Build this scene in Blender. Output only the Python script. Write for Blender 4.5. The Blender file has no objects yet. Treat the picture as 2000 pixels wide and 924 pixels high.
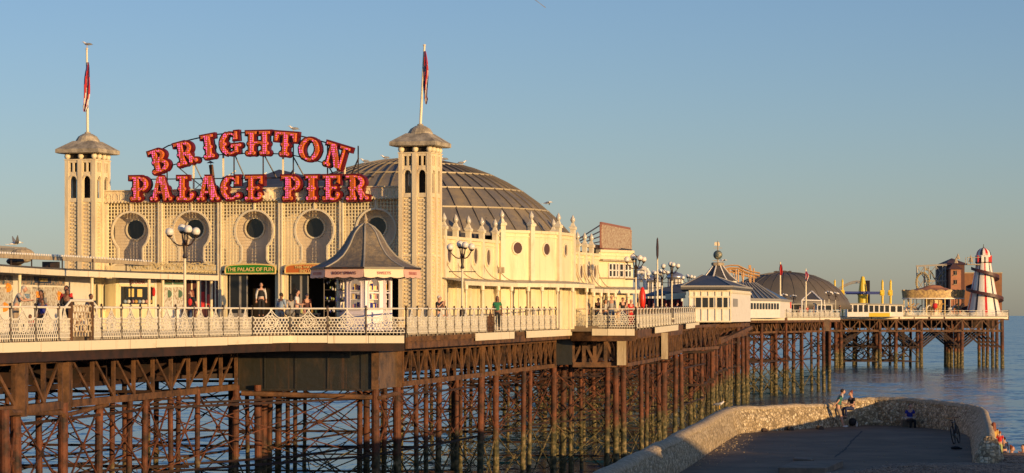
import bpy, bmesh, math, random
from mathutils import Vector, Matrix, noise as mnoise
random.seed(7)
R = math.radians
C = bpy.context.scene.collection
SC = bpy.context.scene

# ------------------------------------------------------------------ camera, world, sun
F = 4950.0; EYE = 9.7; CX = 1000.0; HY = 616.0
cam_d = bpy.data.cameras.new('camera'); cam = bpy.data.objects.new('camera', cam_d); C.objects.link(cam)
cam.location = (0, 0, EYE); cam.rotation_euler = (R(90), 0, 0)
cam_d.sensor_width = 36; cam_d.lens = 36*F/2000; cam_d.shift_y = 154/2000.0
cam_d.clip_start = 1; cam_d.clip_end = 60000
SC.camera = cam
SUN_AZ = 42.0      # degrees from -Y (behind the camera) towards +X
SUN_EL = 5.2
sdir = Vector((math.sin(R(SUN_AZ))*math.cos(R(SUN_EL)), -math.cos(R(SUN_AZ))*math.cos(R(SUN_EL)), math.sin(R(SUN_EL))))
w = bpy.data.worlds.new('World'); SC.world = w; w.use_nodes = True
nt = w.node_tree; bg = nt.nodes['Background']
sky = nt.nodes.new('ShaderNodeTexSky'); sky.sky_type = 'NISHITA'; sky.sun_disc = False
sky.sun_elevation = R(12.0); sky.sun_rotation = R(180-SUN_AZ)
sky.air_density = 1.0; sky.dust_density = 0.5; sky.ozone_density = 4.0
tint = nt.nodes.new('ShaderNodeMix'); tint.data_type = 'RGBA'; tint.blend_type = 'MULTIPLY'; tint.inputs['Factor'].default_value = 1.0
tint.inputs['B'].default_value = (1.03, .93, .975, 1); nt.links.new(sky.outputs[0], tint.inputs['A'])
nt.links.new(tint.outputs['Result'], bg.inputs[0]); bg.inputs[1].default_value = 0.116
sl = bpy.data.lights.new('sun', 'SUN'); so = bpy.data.objects.new('sun', sl); C.objects.link(so)
sl.energy = 5.0; sl.angle = R(0.5); sl.color = (1.0, 0.63, 0.27)
so.rotation_euler = sdir.to_track_quat('Z', 'Y').to_euler(); so.location = (60, -60, 60)
SC.view_settings.view_transform = 'Standard'; SC.view_settings.look = 'None'
SC.view_settings.exposure = 0.0; SC.view_settings.gamma = 1.0; SC.view_settings.use_curve_mapping = False

# ------------------------------------------------------------------ helpers
def PX(x, y, d): return Vector(((x-CX)/F*d, d, EYE+(HY-y)/F*d))
def WX(x, d): return (x-CX)/F*d
def zy(y, d): return EYE+(HY-y)/F*d
A = R(17.5); CA = math.cos(A); SA = math.sin(A)
def TF(u, v, z=0.0): return Vector((-5.96+u*CA+v*SA, 133-u*SA+v*CA, z))   # frame of the palace front
def ux(x, v):                                                         # pixel x on plane v -> u
    k = (x-CX)/F
    return (k*(133+v*CA)+5.96-v*SA)/(CA+k*SA)
def zf(y, u, v): return EYE+(HY-y)/F*(133-u*SA+v*CA)

class MB:
    def __init__(s): s.v = []; s.f = []; s.mi = []; s.cur = 0
    def add(s, vs, fs):
        o = len(s.v); s.v += [Vector(p) for p in vs]
        for f in fs: s.f.append([i+o for i in f]); s.mi.append(s.cur)
    def hexa(s, p):   # 8 points: bottom 4 (ccw), top 4
        s.add(p, [(3,2,1,0),(4,5,6,7),(0,1,5,4),(1,2,6,5),(2,3,7,6),(3,0,4,7)])
    def box(s, x0, x1, y0, y1, z0, z1):
        s.hexa([(x0,y0,z0),(x1,y0,z0),(x1,y1,z0),(x0,y1,z0),(x0,y0,z1),(x1,y0,z1),(x1,y1,z1),(x0,y1,z1)])
    def fbox(s, u0, u1, v0, v1, z0, z1, fr=None):
        fr = fr or TF
        s.hexa([fr(u0,v0,z0),fr(u1,v0,z0),fr(u1,v1,z0),fr(u0,v1,z0),fr(u0,v0,z1),fr(u1,v0,z1),fr(u1,v1,z1),fr(u0,v1,z1)])
    def bar(s, p, q, w, h=None, up=(0,0,1)):
        p = Vector(p); q = Vector(q); h = h or w; d = (q-p)
        if d.length < 1e-6: return
        d.normalize(); up = Vector(up)
        if abs(d.dot(up)) > .98: up = Vector((0,1,0)) if abs(d.y) < .9 else Vector((1,0,0))
        a = d.cross(up).normalized()*w/2; b = a.cross(d).normalized()*h/2
        s.hexa([p-a-b, p+a-b, q+a-b, q-a-b, p-a+b, p+a+b, q+a+b, q-a+b])
    def tube(s, p, q, r, r1=None, n=8, cap=True):
        p = Vector(p); q = Vector(q); r1 = r if r1 is None else r1; d = (q-p).normalized()
        a = d.orthogonal().normalized(); b = d.cross(a)
        vs = []
        for c, rr in ((p, r), (q, r1)):
            for i in range(n):
                t = 2*math.pi*i/n; vs.append(c+(a*math.cos(t)+b*math.sin(t))*rr)
        fs = [(i, (i+1) % n, n+(i+1) % n, n+i) for i in range(n)]
        if cap: fs += [tuple(range(n-1, -1, -1)), tuple(range(n, 2*n))]
        s.add(vs, fs)
    def path(s, pts, r, n=6):
        for a, b in zip(pts, pts[1:]): s.tube(a, b, r, n=n)
    def lathe(s, prof, c=(0,0,0), n=16, rot=0.0, cap=True, sx=1, sy=1):   # prof: (r,z)
        c = Vector(c); vs = []
        for r, z in prof:
            for i in range(n):
                t = rot+2*math.pi*i/n; vs.append(c+Vector((r*math.cos(t)*sx, r*math.sin(t)*sy, z)))
        fs = []
        for k in range(len(prof)-1):
            for i in range(n):
                j = (i+1) % n; fs.append((k*n+i, k*n+j, (k+1)*n+j, (k+1)*n+i))
        if cap: fs += [tuple(range(n-1, -1, -1)), tuple(range((len(prof)-1)*n, len(prof)*n))]
        s.add(vs, fs)
    def ball(s, c, r, n=10, m=6, sc=(1,1,1), M=None):
        c = Vector(c); vs = []
        def T(p):
            p = Vector((p[0]*sc[0], p[1]*sc[1], p[2]*sc[2]))
            return c+(M@p if M else p)
        vs.append(T((0,0,-r)))
        for k in range(1, m):
            ph = -math.pi/2+math.pi*k/m
            for i in range(n):
                t = 2*math.pi*i/n; vs.append(T((r*math.cos(ph)*math.cos(t), r*math.cos(ph)*math.sin(t), r*math.sin(ph))))
        vs.append(T((0,0,r))); fs = []
        for i in range(n):
            j = (i+1) % n; fs.append((0, 1+j, 1+i)); fs.append((len(vs)-1, 1+(m-2)*n+i, 1+(m-2)*n+j))
            for k in range(m-2): fs.append((1+k*n+i, 1+k*n+j, 1+(k+1)*n+j, 1+(k+1)*n+i))
        s.add(vs, fs)
    def prism(s, poly, f0, f1):      # poly 2d list, f0/f1: maps (a,b)->Vector for front and back
        n = len(poly); vs = [f0(a, b) for a, b in poly]+[f1(a, b) for a, b in poly]
        fs = [tuple(range(n)), tuple(range(2*n-1, n-1, -1))]
        fs += [(i, n+i, n+(i+1) % n, (i+1) % n) for i in range(n)]
        s.add(vs, fs)
    def build(s, name, mats, parent=None, smooth=False, local=False, origin=None):
        if not isinstance(mats, (list, tuple)): mats = [mats]
        o = Vector((0,0,0))
        if parent is not None and not local:
            o = parent.location.copy()
            if parent.parent is not None: o = o+parent.parent.location
        if origin is not None: o = Vector(origin)
        me = bpy.data.meshes.new(name); me.from_pydata([tuple(p-o) for p in s.v], [], s.f)
        for m in mats: me.materials.append(m)
        if len(mats) > 1: me.polygons.foreach_set('material_index', s.mi)
        if smooth: me.polygons.foreach_set('use_smooth', [True]*len(s.f))
        bm = bmesh.new(); bm.from_mesh(me); bmesh.ops.recalc_face_normals(bm, faces=bm.faces); bm.to_mesh(me); bm.free()
        me.update()
        ob = bpy.data.objects.new(name, me); C.objects.link(ob)
        if parent is not None: ob.parent = parent
        elif origin is not None: ob.location = o
        return ob

def tag(o, label=None, cat=None, group=None, kind=None):
    if label: o['label'] = label
    if cat: o['category'] = cat
    if group: o['group'] = group
    if kind: o['kind'] = kind
    return o
def thing(name, loc, label, cat, group=None, rz=0.0):
    o = bpy.data.objects.new(name, None); C.objects.link(o); o.location = Vector(loc); o.rotation_euler = (0,0,rz)
    o.empty_display_size = .3
    return tag(o, label, cat, group)
def kids(o): return [c for c in bpy.data.objects if c.parent == o]
KC = {}
def copy_tree(o, loc, rz=None, sc=None, label=None, group=None):
    if o.name not in KC: KC[o.name] = [(c, kids(c)) for c in kids(o)]
    r = o.copy(); C.objects.link(r); r.location = Vector(loc)
    if rz is not None: r.rotation_euler = (0,0,rz)
    if sc: r.scale = (sc,)*3
    for c, gs in KC[o.name]:
        k = c.copy(); C.objects.link(k); k.parent = r
        for g in gs: q = g.copy(); C.objects.link(q); q.parent = k
    if label: r['label'] = label
    if group: r['group'] = group
    return r

# ------------------------------------------------------------------ materials
def mat(name, col, rough=.7, col2=None, nscale=1.0, lo=.4, hi=.65, metal=0, bump=0, bscale=None, stretch=(1,1,1), emit=None, estr=0, spec=None, detail=6):
    m = bpy.data.materials.new(name); m.use_nodes = True; t = m.node_tree; b = t.nodes['Principled BSDF']
    b.inputs['Base Color'].default_value = (*col, 1); b.inputs['Roughness'].default_value = rough; b.inputs['Metallic'].default_value = metal
    if spec is not None: b.inputs['Specular IOR Level'].default_value = spec
    if emit: b.inputs['Emission Color'].default_value = (*emit, 1); b.inputs['Emission Strength'].default_value = estr
    if col2 or bump:
        g = t.nodes.new('ShaderNodeNewGeometry'); mp = t.nodes.new('ShaderNodeMapping'); mp.inputs['Scale'].default_value = stretch
        t.links.new(g.outputs['Position'], mp.inputs[0])
        n = t.nodes.new('ShaderNodeTexNoise'); n.inputs['Scale'].default_value = nscale; n.inputs['Detail'].default_value = detail; n.inputs['Roughness'].default_value = .65
        t.links.new(mp.outputs[0], n.inputs['Vector'])
        if col2:
            r = t.nodes.new('ShaderNodeValToRGB'); r.color_ramp.elements[0].position = lo; r.color_ramp.elements[1].position = hi
            r.color_ramp.elements[0].color = (*col, 1); r.color_ramp.elements[1].color = (*col2, 1)
            t.links.new(n.outputs[0], r.inputs[0]); t.links.new(r.outputs[0], b.inputs['Base Color'])
        if bump:
            n2 = t.nodes.new('ShaderNodeTexNoise'); n2.inputs['Scale'].default_value = bscale or nscale*4; n2.inputs['Detail'].default_value = 5
            t.links.new(g.outputs['Position'], n2.inputs['Vector'])
            bu = t.nodes.new('ShaderNodeBump'); bu.inputs['Strength'].default_value = bump; bu.inputs['Distance'].default_value = .05
            t.links.new(n2.outputs[0], bu.inputs['Height']); t.links.new(bu.outputs[0], b.inputs['Normal'])
    return m
M = {}
M['cream'] = mat('cream_paint', (.84,.74,.47), .55, (.62,.50,.29), .9, .50, .78, stretch=(2.2,2.2,.35), bump=.15, bscale=6)
M['trim'] = mat('cream_trim', (.82,.73,.52), .5, (.66,.55,.36), 1.5, .5, .75)
M['tower'] = mat('weathered_cream_render', (.82,.70,.46), .65, (.60,.48,.31), 1.0, .46, .74, stretch=(3,3,.5), bump=.2, bscale=8)
M['niche'] = mat('niche_boarding', (.78,.66,.48), .6, (.62,.52,.38), .8, .45, .7, stretch=(2,2,.6))
M['stone'] = mat('stained_roof_stone', (.50,.44,.33), .8, (.15,.13,.10), 1.6, .42, .70, bump=.4, bscale=7)
M['white'] = mat('white_paint', (.82,.78,.70), .5, (.66,.60,.50), 2, .5, .8)
M['rail'] = mat('railing_white_paint', (.83,.78,.64), .45, (.42,.26,.13), 1.1, .66, .86)
M['iron'] = mat('black_ironwork', (.035,.025,.02), .45, (.10,.04,.02), 3, .5, .7)
M['fascia'] = mat('fascia_board', (.82,.74,.55), .5, (.55,.38,.20), .8, .62, .85, stretch=(1,1,3))
M['slate'] = mat('dome_sheeting', (.17,.155,.14), .5, (.30,.24,.15), .55, .42, .62, bump=.25, bscale=3)
M['rib'] = mat('dome_ribs', (.42,.35,.22), .45); M['seam'] = mat('dome_seams', (.20,.17,.13), .45)
M['darkroof'] = mat('dark_slate_roof', (.062,.060,.062), .55, (.11,.10,.095), 1, .4, .7, bump=.2, bscale=5)
M['glass'] = mat('dark_window_glass', (.02,.022,.025), .08, spec=.6)
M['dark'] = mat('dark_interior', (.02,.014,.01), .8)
M['green'] = mat('green_signboard', (.03,.26,.02), .4)
M['orange'] = mat('orange_signboard', (.62,.17,.03), .4)
M['gold'] = mat('gold_lettering', (.85,.62,.22), .45)
M['red'] = mat('red_paint', (.60,.02,.015), .4)
M['deepred'] = mat('deep_red_letter_case', (.14,.004,.006), .45)
M['globe'] = mat('opal_glass_globe', (.80,.77,.70), .25)
M['clearglass'] = mat('finial_glass', (.62,.58,.48), .12, spec=.8)
M['concrete'] = mat('worn_concrete', (.125,.088,.054), .85, (.21,.152,.098), .55, .4, .7, bump=.5, bscale=2.5)
M['block'] = mat('concrete_block', (.23,.18,.13), .9, (.12,.10,.075), 1.5, .4, .7, bump=.6, bscale=4)
M['deck'] = mat('timber_deck', (.20,.15,.10), .8, (.12,.09,.06), 2, .4, .7)
M['wood'] = mat('bleached_timber', (.48,.40,.27), .8, (.25,.18,.11), 2, .4, .75, stretch=(3,3,.4), bump=.3)
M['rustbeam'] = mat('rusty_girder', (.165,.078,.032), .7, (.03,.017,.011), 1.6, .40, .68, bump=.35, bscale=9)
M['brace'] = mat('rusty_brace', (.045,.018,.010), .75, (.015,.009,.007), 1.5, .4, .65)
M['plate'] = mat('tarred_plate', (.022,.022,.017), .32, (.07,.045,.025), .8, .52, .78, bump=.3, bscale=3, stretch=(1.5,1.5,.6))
M['plate_lit'] = mat('sunlit_plate_brown', (.17,.10,.05), .45, (.06,.04,.025), 1.5, .4, .7, bump=.5, bscale=4)  # lighter brown puts the sunlit face of the plate girder into its colour
M['pinkawn'] = mat('pink_awning', (.70,.44,.35), .6)
M['creamawn'] = mat('cream_awning', (.84,.68,.46), .6)
M['lilac'] = mat('lilac_white_paint', (.72,.67,.74), .45)
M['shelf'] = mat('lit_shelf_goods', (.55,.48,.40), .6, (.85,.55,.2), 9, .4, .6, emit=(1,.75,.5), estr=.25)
M['kioskroof'] = mat('kiosk_lead_scales', (.15,.13,.105), .5, (.27,.21,.13), 4, .4, .66, bump=.7, bscale=9)
M['lead'] = mat('pale_lead_ridge', (.33,.31,.27), .45)
M['silver'] = mat('silver_dome_sheet', (.50,.50,.52), .28, metal=.75)
M['yellow'] = mat('ride_yellow', (.75,.52,.03), .4)
M['blue'] = mat('ride_blue', (.03,.05,.22), .4)
M['brick'] = mat('brown_ghost_house_wall', (.27,.125,.055), .8, (.18,.085,.045), 1, .4, .7)
M['terracotta'] = mat('terracotta_render', (.46,.20,.11), .8, (.30,.14,.08), 1, .4, .7)
M['tent'] = mat('grey_dome_cover', (.105,.095,.085), .5, (.15,.125,.10), .08, .45, .6)
M['orangetrack'] = mat('orange_track', (.58,.32,.12), .5)
M['carousel'] = mat('carousel_gilt', (.66,.46,.17), .45, (.32,.20,.10), 2.5, .42, .62)
M['skin'] = mat('skin_light', (.56,.31,.21), .6)
M['skin_b'] = mat('skin_brown', (.22,.10,.06), .6)
M['hair'] = mat('dark_hair', (.025,.016,.012), .6)
M['hair_grey'] = mat('grey_hair', (.52,.47,.40), .6)
M['hair_red'] = mat('auburn_hair', (.22,.06,.025), .6)
def cloth(n, c): M[n] = mat(n+'_cloth', c, .85, tuple(x*.75 for x in c), 6, .4, .7)
for n, c in dict(black=(.018,.018,.02), grey=(.22,.22,.22), lightgrey=(.42,.41,.39), navy=(.02,.03,.09), greenc=(.03,.22,.10), teal=(.05,.20,.15), redc=(.62,.03,.03), whitec=(.72,.70,.66), denim=(.09,.13,.22), khaki=(.36,.28,.20), pinkc=(.62,.34,.33), bluec=(.02,.03,.28), paleblue=(.30,.40,.55), ochre=(.62,.38,.10), limec=(.45,.52,.2)).items(): cloth(n, c)
M['gullw'] = mat('gull_white', (.80,.78,.74), .7)
M['gullg'] = mat('gull_grey', (.22,.23,.25), .7)
M['beak'] = mat('gull_beak', (.75,.42,.05), .5)
M['rubber'] = mat('rubber', (.02,.02,.02), .7)
M['awntext'] = mat('dark_plum_lettering', (.10,.02,.04), .6); M['awntext2'] = mat('soft_rose_lettering', (.52,.20,.18), .6)
M['gold_dull'] = mat('dull_gilt', (.52,.42,.22), .6); M['green_dull'] = mat('dull_green_board', (.08,.16,.11), .5); M['darkred'] = mat('dark_red_brown', (.07,.02,.018), .7); M['yellow_dull'] = mat('dull_yellow_rail', (.50,.36,.12), .5); M['brownroof'] = mat('brown_roof', (.14,.065,.05), .7); M['navystripe'] = mat('navy_stripe', (.025,.03,.05), .45)
M['shingle_stone'] = mat('shingle_stone', (.42,.31,.22), .8, (.16,.11,.08), 8, .4, .6)
M['pot'] = mat('pale_weathered_sign', (.52,.44,.31), .7, (.34,.22,.15), 7, .45, .55)

def streaks(m, col, sc=(5,5,.22), lo=.60, hi=.74, amt=.55):
    t = m.node_tree; b = t.nodes['Principled BSDF']; src = b.inputs['Base Color'].links[0].from_socket
    g = t.nodes.new('ShaderNodeNewGeometry'); mp = t.nodes.new('ShaderNodeMapping'); mp.inputs['Scale'].default_value = sc; t.links.new(g.outputs['Position'], mp.inputs[0])
    n = t.nodes.new('ShaderNodeTexNoise'); n.inputs['Scale'].default_value = 1.0; n.inputs['Detail'].default_value = 5; n.inputs['Roughness'].default_value = .6; t.links.new(mp.outputs[0], n.inputs['Vector'])
    r = t.nodes.new('ShaderNodeMapRange'); r.inputs['From Min'].default_value = lo; r.inputs['From Max'].default_value = hi; r.inputs['To Max'].default_value = amt; t.links.new(n.outputs[0], r.inputs['Value'])
    x = t.nodes.new('ShaderNodeMix'); x.data_type = 'RGBA'; x.inputs['B'].default_value = (*col,1); t.links.new(r.outputs[0], x.inputs['Factor']); t.links.new(src, x.inputs['A']); t.links.new(x.outputs['Result'], b.inputs['Base Color'])
for k_, c_, a_ in (('cream',(.36,.22,.10),.55),('trim',(.34,.22,.11),.4),('tower',(.30,.22,.12),.4),('white',(.40,.30,.20),.35),('niche',(.26,.22,.16),.4),('fascia',(.30,.14,.05),.7),('slate',(.07,.06,.05),.7),('plate',(.16,.07,.03),.5)): streaks(M[k_], c_, amt=a_)
def nodes(m): return m.node_tree, m.node_tree.nodes['Principled BSDF']
def pilemat():
    m = bpy.data.materials.new('pile_rust_and_tidal_crust'); m.use_nodes = True; t, b = nodes(m)
    g = t.nodes.new('ShaderNodeNewGeometry'); sep = t.nodes.new('ShaderNodeSeparateXYZ'); t.links.new(g.outputs['Position'], sep.inputs[0])
    n = t.nodes.new('ShaderNodeTexNoise'); n.inputs['Scale'].default_value = 1.3; n.inputs['Detail'].default_value = 8; n.inputs['Roughness'].default_value = .7
    t.links.new(g.outputs['Position'], n.inputs['Vector'])
    r1 = t.nodes.new('ShaderNodeValToRGB'); e = r1.color_ramp.elements
    e[0].position = .38; e[0].color = (.022,.012,.009,1); e[1].position = .68; e[1].color = (.20,.062,.024,1)
    t.links.new(n.outputs[0], r1.inputs[0])
    n2 = t.nodes.new('ShaderNodeTexNoise'); n2.inputs['Scale'].default_value = 4; n2.inputs['Detail'].default_value = 8
    t.links.new(g.outputs['Position'], n2.inputs['Vector'])
    r2 = t.nodes.new('ShaderNodeValToRGB'); e = r2.color_ramp.elements
    e[0].position = .38; e[0].color = (.025,.028,.012,1); e[1].position = .68; e[1].color = (.27,.20,.10,1)
    e = r2.color_ramp.elements.new(.53); e.color = (.10,.085,.03,1)
    t.links.new(n2.outputs[0], r2.inputs[0])
    ma = t.nodes.new('ShaderNodeMath'); ma.operation = 'MULTIPLY_ADD'; ma.inputs[1].default_value = 3.0; t.links.new(n.outputs[0], ma.inputs[0]); t.links.new(sep.outputs['Z'], ma.inputs[2])
    mr = t.nodes.new('ShaderNodeMapRange'); mr.inputs['From Min'].default_value = 5.2; mr.inputs['From Max'].default_value = 4.2
    mr.inputs['To Min'].default_value = 0; mr.inputs['To Max'].default_value = 1
    t.links.new(ma.outputs[0], mr.inputs['Value'])
    mx = t.nodes.new('ShaderNodeMix'); mx.data_type = 'RGBA'; t.links.new(mr.outputs[0], mx.inputs['Factor']); t.links.new(r1.outputs[0], mx.inputs['A']); t.links.new(r2.outputs[0], mx.inputs['B'])
    t.links.new(mx.outputs['Result'], b.inputs['Base Color']); b.inputs['Roughness'].default_value = .75
    bu = t.nodes.new('ShaderNodeBump'); bu.inputs['Strength'].default_value = .6; bu.inputs['Distance'].default_value = .05
    t.links.new(n2.outputs[0], bu.inputs['Height']); t.links.new(bu.outputs[0], b.inputs['Normal'])
    return m
M['pile'] = pilemat()
def cells(name, scale, cols, mortar, mlo=.0, mhi=.08, bump=1.0, dist=.06, rough=.8, rnd=1.0, wob=.5):
    m = bpy.data.materials.new(name); m.use_nodes = True; t, b = nodes(m)
    g = t.nodes.new('ShaderNodeNewGeometry')
    nz = t.nodes.new('ShaderNodeTexNoise'); nz.inputs['Scale'].default_value = scale*.8
    t.links.new(g.outputs['Position'], nz.inputs['Vector'])
    vm = t.nodes.new('ShaderNodeVectorMath'); vm.operation = 'MULTIPLY_ADD'; vm.inputs[1].default_value = (wob/scale,)*3
    t.links.new(nz.outputs['Color'], vm.inputs[0]); t.links.new(g.outputs['Position'], vm.inputs[2])
    v = t.nodes.new('ShaderNodeTexVoronoi'); v.feature = 'DISTANCE_TO_EDGE'; v.inputs['Scale'].default_value = scale; v.inputs['Randomness'].default_value = rnd
    v2 = t.nodes.new('ShaderNodeTexVoronoi'); v2.inputs['Scale'].default_value = scale; v2.inputs['Randomness'].default_value = rnd
    t.links.new(vm.outputs[0], v.inputs['Vector']); t.links.new(vm.outputs[0], v2.inputs['Vector'])
    r = t.nodes.new('ShaderNodeValToRGB'); r.color_ramp.interpolation = 'LINEAR'
    for i, c in enumerate(cols):
        e = r.color_ramp.elements[i] if i < 2 else r.color_ramp.elements.new(0.5)
        e.position = i/(len(cols)-1); e.color = (*c, 1)
    sp = t.nodes.new('ShaderNodeSeparateColor'); t.links.new(v2.outputs['Color'], sp.inputs[0]); t.links.new(sp.outputs[0], r.inputs[0])
    mr = t.nodes.new('ShaderNodeMapRange'); mr.inputs['From Min'].default_value = mlo; mr.inputs['From Max'].default_value = mhi; t.links.new(v.outputs['Distance'], mr.inputs['Value'])
    mx = t.nodes.new('ShaderNodeMix'); mx.data_type = 'RGBA'; mx.inputs['A'].default_value = (*mortar, 1)
    t.links.new(mr.outputs[0], mx.inputs['Factor']); t.links.new(r.outputs[0], mx.inputs['B']); t.links.new(mx.outputs['Result'], b.inputs['Base Color'])
    mr2 = t.nodes.new('ShaderNodeMapRange'); mr2.inputs['From Max'].default_value = mhi*3; t.links.new(v.outputs['Distance'], mr2.inputs['Value'])
    bu = t.nodes.new('ShaderNodeBump'); bu.inputs['Strength'].default_value = bump; bu.inputs['Distance'].default_value = dist
    t.links.new(mr2.outputs[0], bu.inputs['Height']); t.links.new(bu.outputs[0], b.inputs['Normal']); b.inputs['Roughness'].default_value = rough
    return m
M['flint'] = cells('flint_stone_wall', 7.5, [(.24,.18,.10),(.60,.46,.27),(.88,.75,.52)], (.26,.195,.115), .02, .10, 1.0, .05, .7, wob=.25)
M['flint_top'] = cells('flint_wall_top', 8, [(.34,.26,.16),(.48,.38,.24),(.64,.52,.35)], (.40,.31,.20), 0, .12, .7, .03, .8, wob=.3)
M['coping'] = mat('wall_coping', (.44,.34,.22), .85, (.28,.22,.15), 3, .4, .7, bump=.6, bscale=8)
M['shingle'] = cells('shingle_pebbles', 16, [(.10,.07,.05),(.30,.20,.13),(.52,.42,.32)], (.04,.03,.022), 0, .05, 1.0, .05, .8)
def watermat():
    m = bpy.data.materials.new('sea_water'); m.use_nodes = True; t, b = nodes(m)
    b.inputs['Base Color'].default_value = (.012,.115,.19,1); b.inputs['Roughness'].default_value = .17; b.inputs['IOR'].default_value = 1.31
    g = t.nodes.new('ShaderNodeNewGeometry'); acc = None
    for sc, amp, st in ((.09, .36, (1,.8,1)), (.33, .58, (.8,1.1,1)), (1.3, .56, (1,1,1))):      # swell, chop and ripples tilt the surface
        mp = t.nodes.new('ShaderNodeMapping'); mp.inputs['Scale'].default_value = st; mp.inputs['Rotation'].default_value = (0,0,R(14))
        t.links.new(g.outputs['Position'], mp.inputs[0])
        n = t.nodes.new('ShaderNodeTexNoise'); n.inputs['Scale'].default_value = sc; n.inputs['Detail'].default_value = 2; n.inputs['Distortion'].default_value = .5
        t.links.new(mp.outputs[0], n.inputs['Vector'])
        v = t.nodes.new('ShaderNodeVectorMath'); v.operation = 'SUBTRACT'; v.inputs[1].default_value = (.5,.5,.5); t.links.new(n.outputs['Color'], v.inputs[0])
        q = t.nodes.new('ShaderNodeVectorMath'); q.operation = 'MULTIPLY_ADD'; q.inputs[1].default_value = (amp,amp,0); t.links.new(v.outputs[0], q.inputs[0])
        if acc: t.links.new(acc.outputs[0], q.inputs[2])
        else: q.inputs[2].default_value = (0,0,1)
        acc = q
    nn = t.nodes.new('ShaderNodeVectorMath'); nn.operation = 'NORMALIZE'; t.links.new(acc.outputs[0], nn.inputs[0]); t.links.new(nn.outputs[0], b.inputs['Normal'])
    return m
M['water'] = watermat()
def bulbmat():
    m = bpy.data.materials.new('orange_face_with_pink_bulbs'); m.use_nodes = True; t, b = nodes(m)
    b.inputs['Base Color'].default_value = (.75,.20,.03,1); b.inputs['Roughness'].default_value = .4
    tc = t.nodes.new('ShaderNodeTexCoord'); v = t.nodes.new('ShaderNodeTexVoronoi'); v.inputs['Scale'].default_value = 8.5; v.inputs['Randomness'].default_value = .25
    t.links.new(tc.outputs['Object'], v.inputs['Vector'])
    lt = t.nodes.new('ShaderNodeMath'); lt.operation = 'LESS_THAN'; lt.inputs[1].default_value = .36; t.links.new(v.outputs['Distance'], lt.inputs[0])
    mx = t.nodes.new('ShaderNodeMix'); mx.data_type = 'RGBA'; mx.inputs['A'].default_value = (.55,.12,.012,1); mx.inputs['B'].default_value = (.80,.10,.35,1)
    t.links.new(lt.outputs[0], mx.inputs['Factor']); t.links.new(mx.outputs['Result'], b.inputs['Base Color'])
    b.inputs['Emission Color'].default_value = (1,.12,.55,1)
    mu = t.nodes.new('ShaderNodeMath'); mu.operation = 'MULTIPLY'; mu.inputs[1].default_value = .7; t.links.new(lt.outputs[0], mu.inputs[0])
    t.links.new(mu.outputs[0], b.inputs['Emission Strength'])
    return m
M['bulb'] = bulbmat()

def text_mesh(name, s, mtl, p0, ax, az, size, parent, ext=.01, align='CENTER', spacing=1.0):
    """lettering: p0 = world position of centre, ax = reading direction, az = up"""
    cu = bpy.data.curves.new(name, 'FONT'); cu.body = s; cu.size = size; cu.align_x = align; cu.align_y = 'CENTER'; cu.extrude = ext; cu.space_character = spacing
    cu.offset = size*.018
    to = bpy.data.objects.new('t', cu); C.objects.link(to)
    bpy.context.view_layer.update()
    me = bpy.data.meshes.new_from_object(to.evaluated_get(bpy.context.evaluated_depsgraph_get()))
    bpy.data.objects.remove(to); bpy.data.curves.remove(cu)
    ax = Vector(ax).normalized(); az = Vector(az).normalized(); an = ax.cross(az)
    o = Vector((0,0,0))
    if parent is not None:
        o = parent.location.copy()
        if parent.parent is not None: o += parent.parent.location
    p0 = Vector(p0)
    for v in me.vertices: v.co = p0-o+ax*v.co.x+az*v.co.y+an*v.co.z
    me.materials.clear(); me.materials.append(mtl); me.name = name
    ob = bpy.data.objects.new(name, me); C.objects.link(ob); ob.parent = parent
    return ob
# ------------------------------------------------------------------ sea and pier edge
mb = MB(); mb.add([(-30000,-3000,0),(30000,-3000,0),(30000,50000,0),(-30000,50000,0)], [(0,1,2,3)])
tag(mb.build('sea', M['water']), kind='structure')

RP = [(-110,80.1,-.90),(0,84,-.88),(490,108,-.86),(566,112,-.86),(793,112,-.86),(1114,152,-.78),(1156,151,-.78),(1188,150.6,-.78),(1242,150.3,-.78),(1357,200,-.53)]
RP2 = [(1465,290,-.26),(1640,330,-.27)]
RP3 = [(1640,466,-.28),(1970,470,-.28)]
def P3(t): return Vector((WX(t[0],t[1]), t[1], EYE+t[2]))
def edge_x(x, RPs=RP, off=0.0):
    """point on the edge polyline seen at pixel x"""
    for a, b in zip(RPs, RPs[1:]):
        if a[0] <= x <= b[0]:
            p, q = P3(a), P3(b); k = (x-CX)/F
            den = (q.x-p.x)-k*(q.y-p.y); t = (k*p.y-p.x)/den if abs(den) > 1e-9 else 0
            t = max(0, min(1, t)); return p.lerp(q, t)
    return P3(RPs[-1])
def poly_x(x0, x1, RPs=RP):
    return [edge_x(x0, RPs)]+[P3(r) for r in RPs if x0 < r[0] < x1]+[edge_x(x1, RPs)]

pier = thing('pier', (-10,120,0), 'long victorian pleasure pier on rusty iron piles, running out from the shore into the sea', 'pier')
mb = MB(); und = MB()
def slab(pts, wid, inset=.28, up=.14, th=.32):
    for p, q in zip(pts, pts[1:]):
        a = Vector((p.x-inset, p.y+.25, p.z+up)); b = Vector((q.x-inset, q.y+.25, q.z+up))
        if (b.x-a.x) < .05 and b.y <= a.y: continue
        l0 = Vector((p.x-wid, p.y+wid*.14+.25, p.z+up)); l1 = Vector((q.x-wid, q.y+wid*.14+.25, q.z+up))
        dz = Vector((0,0,-th)); mb.hexa([l0+dz, a+dz, b+dz, l1+dz, l0, a, b, l1])
slab([P3(r) for r in RP[:4]], 22); 
slab([P3(RP[3]), P3(RP[4])], .6)
slab([P3(r) for r in RP[4:6]], 21)
slab([P3(r) for r in RP[8:10]], 24)
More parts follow.
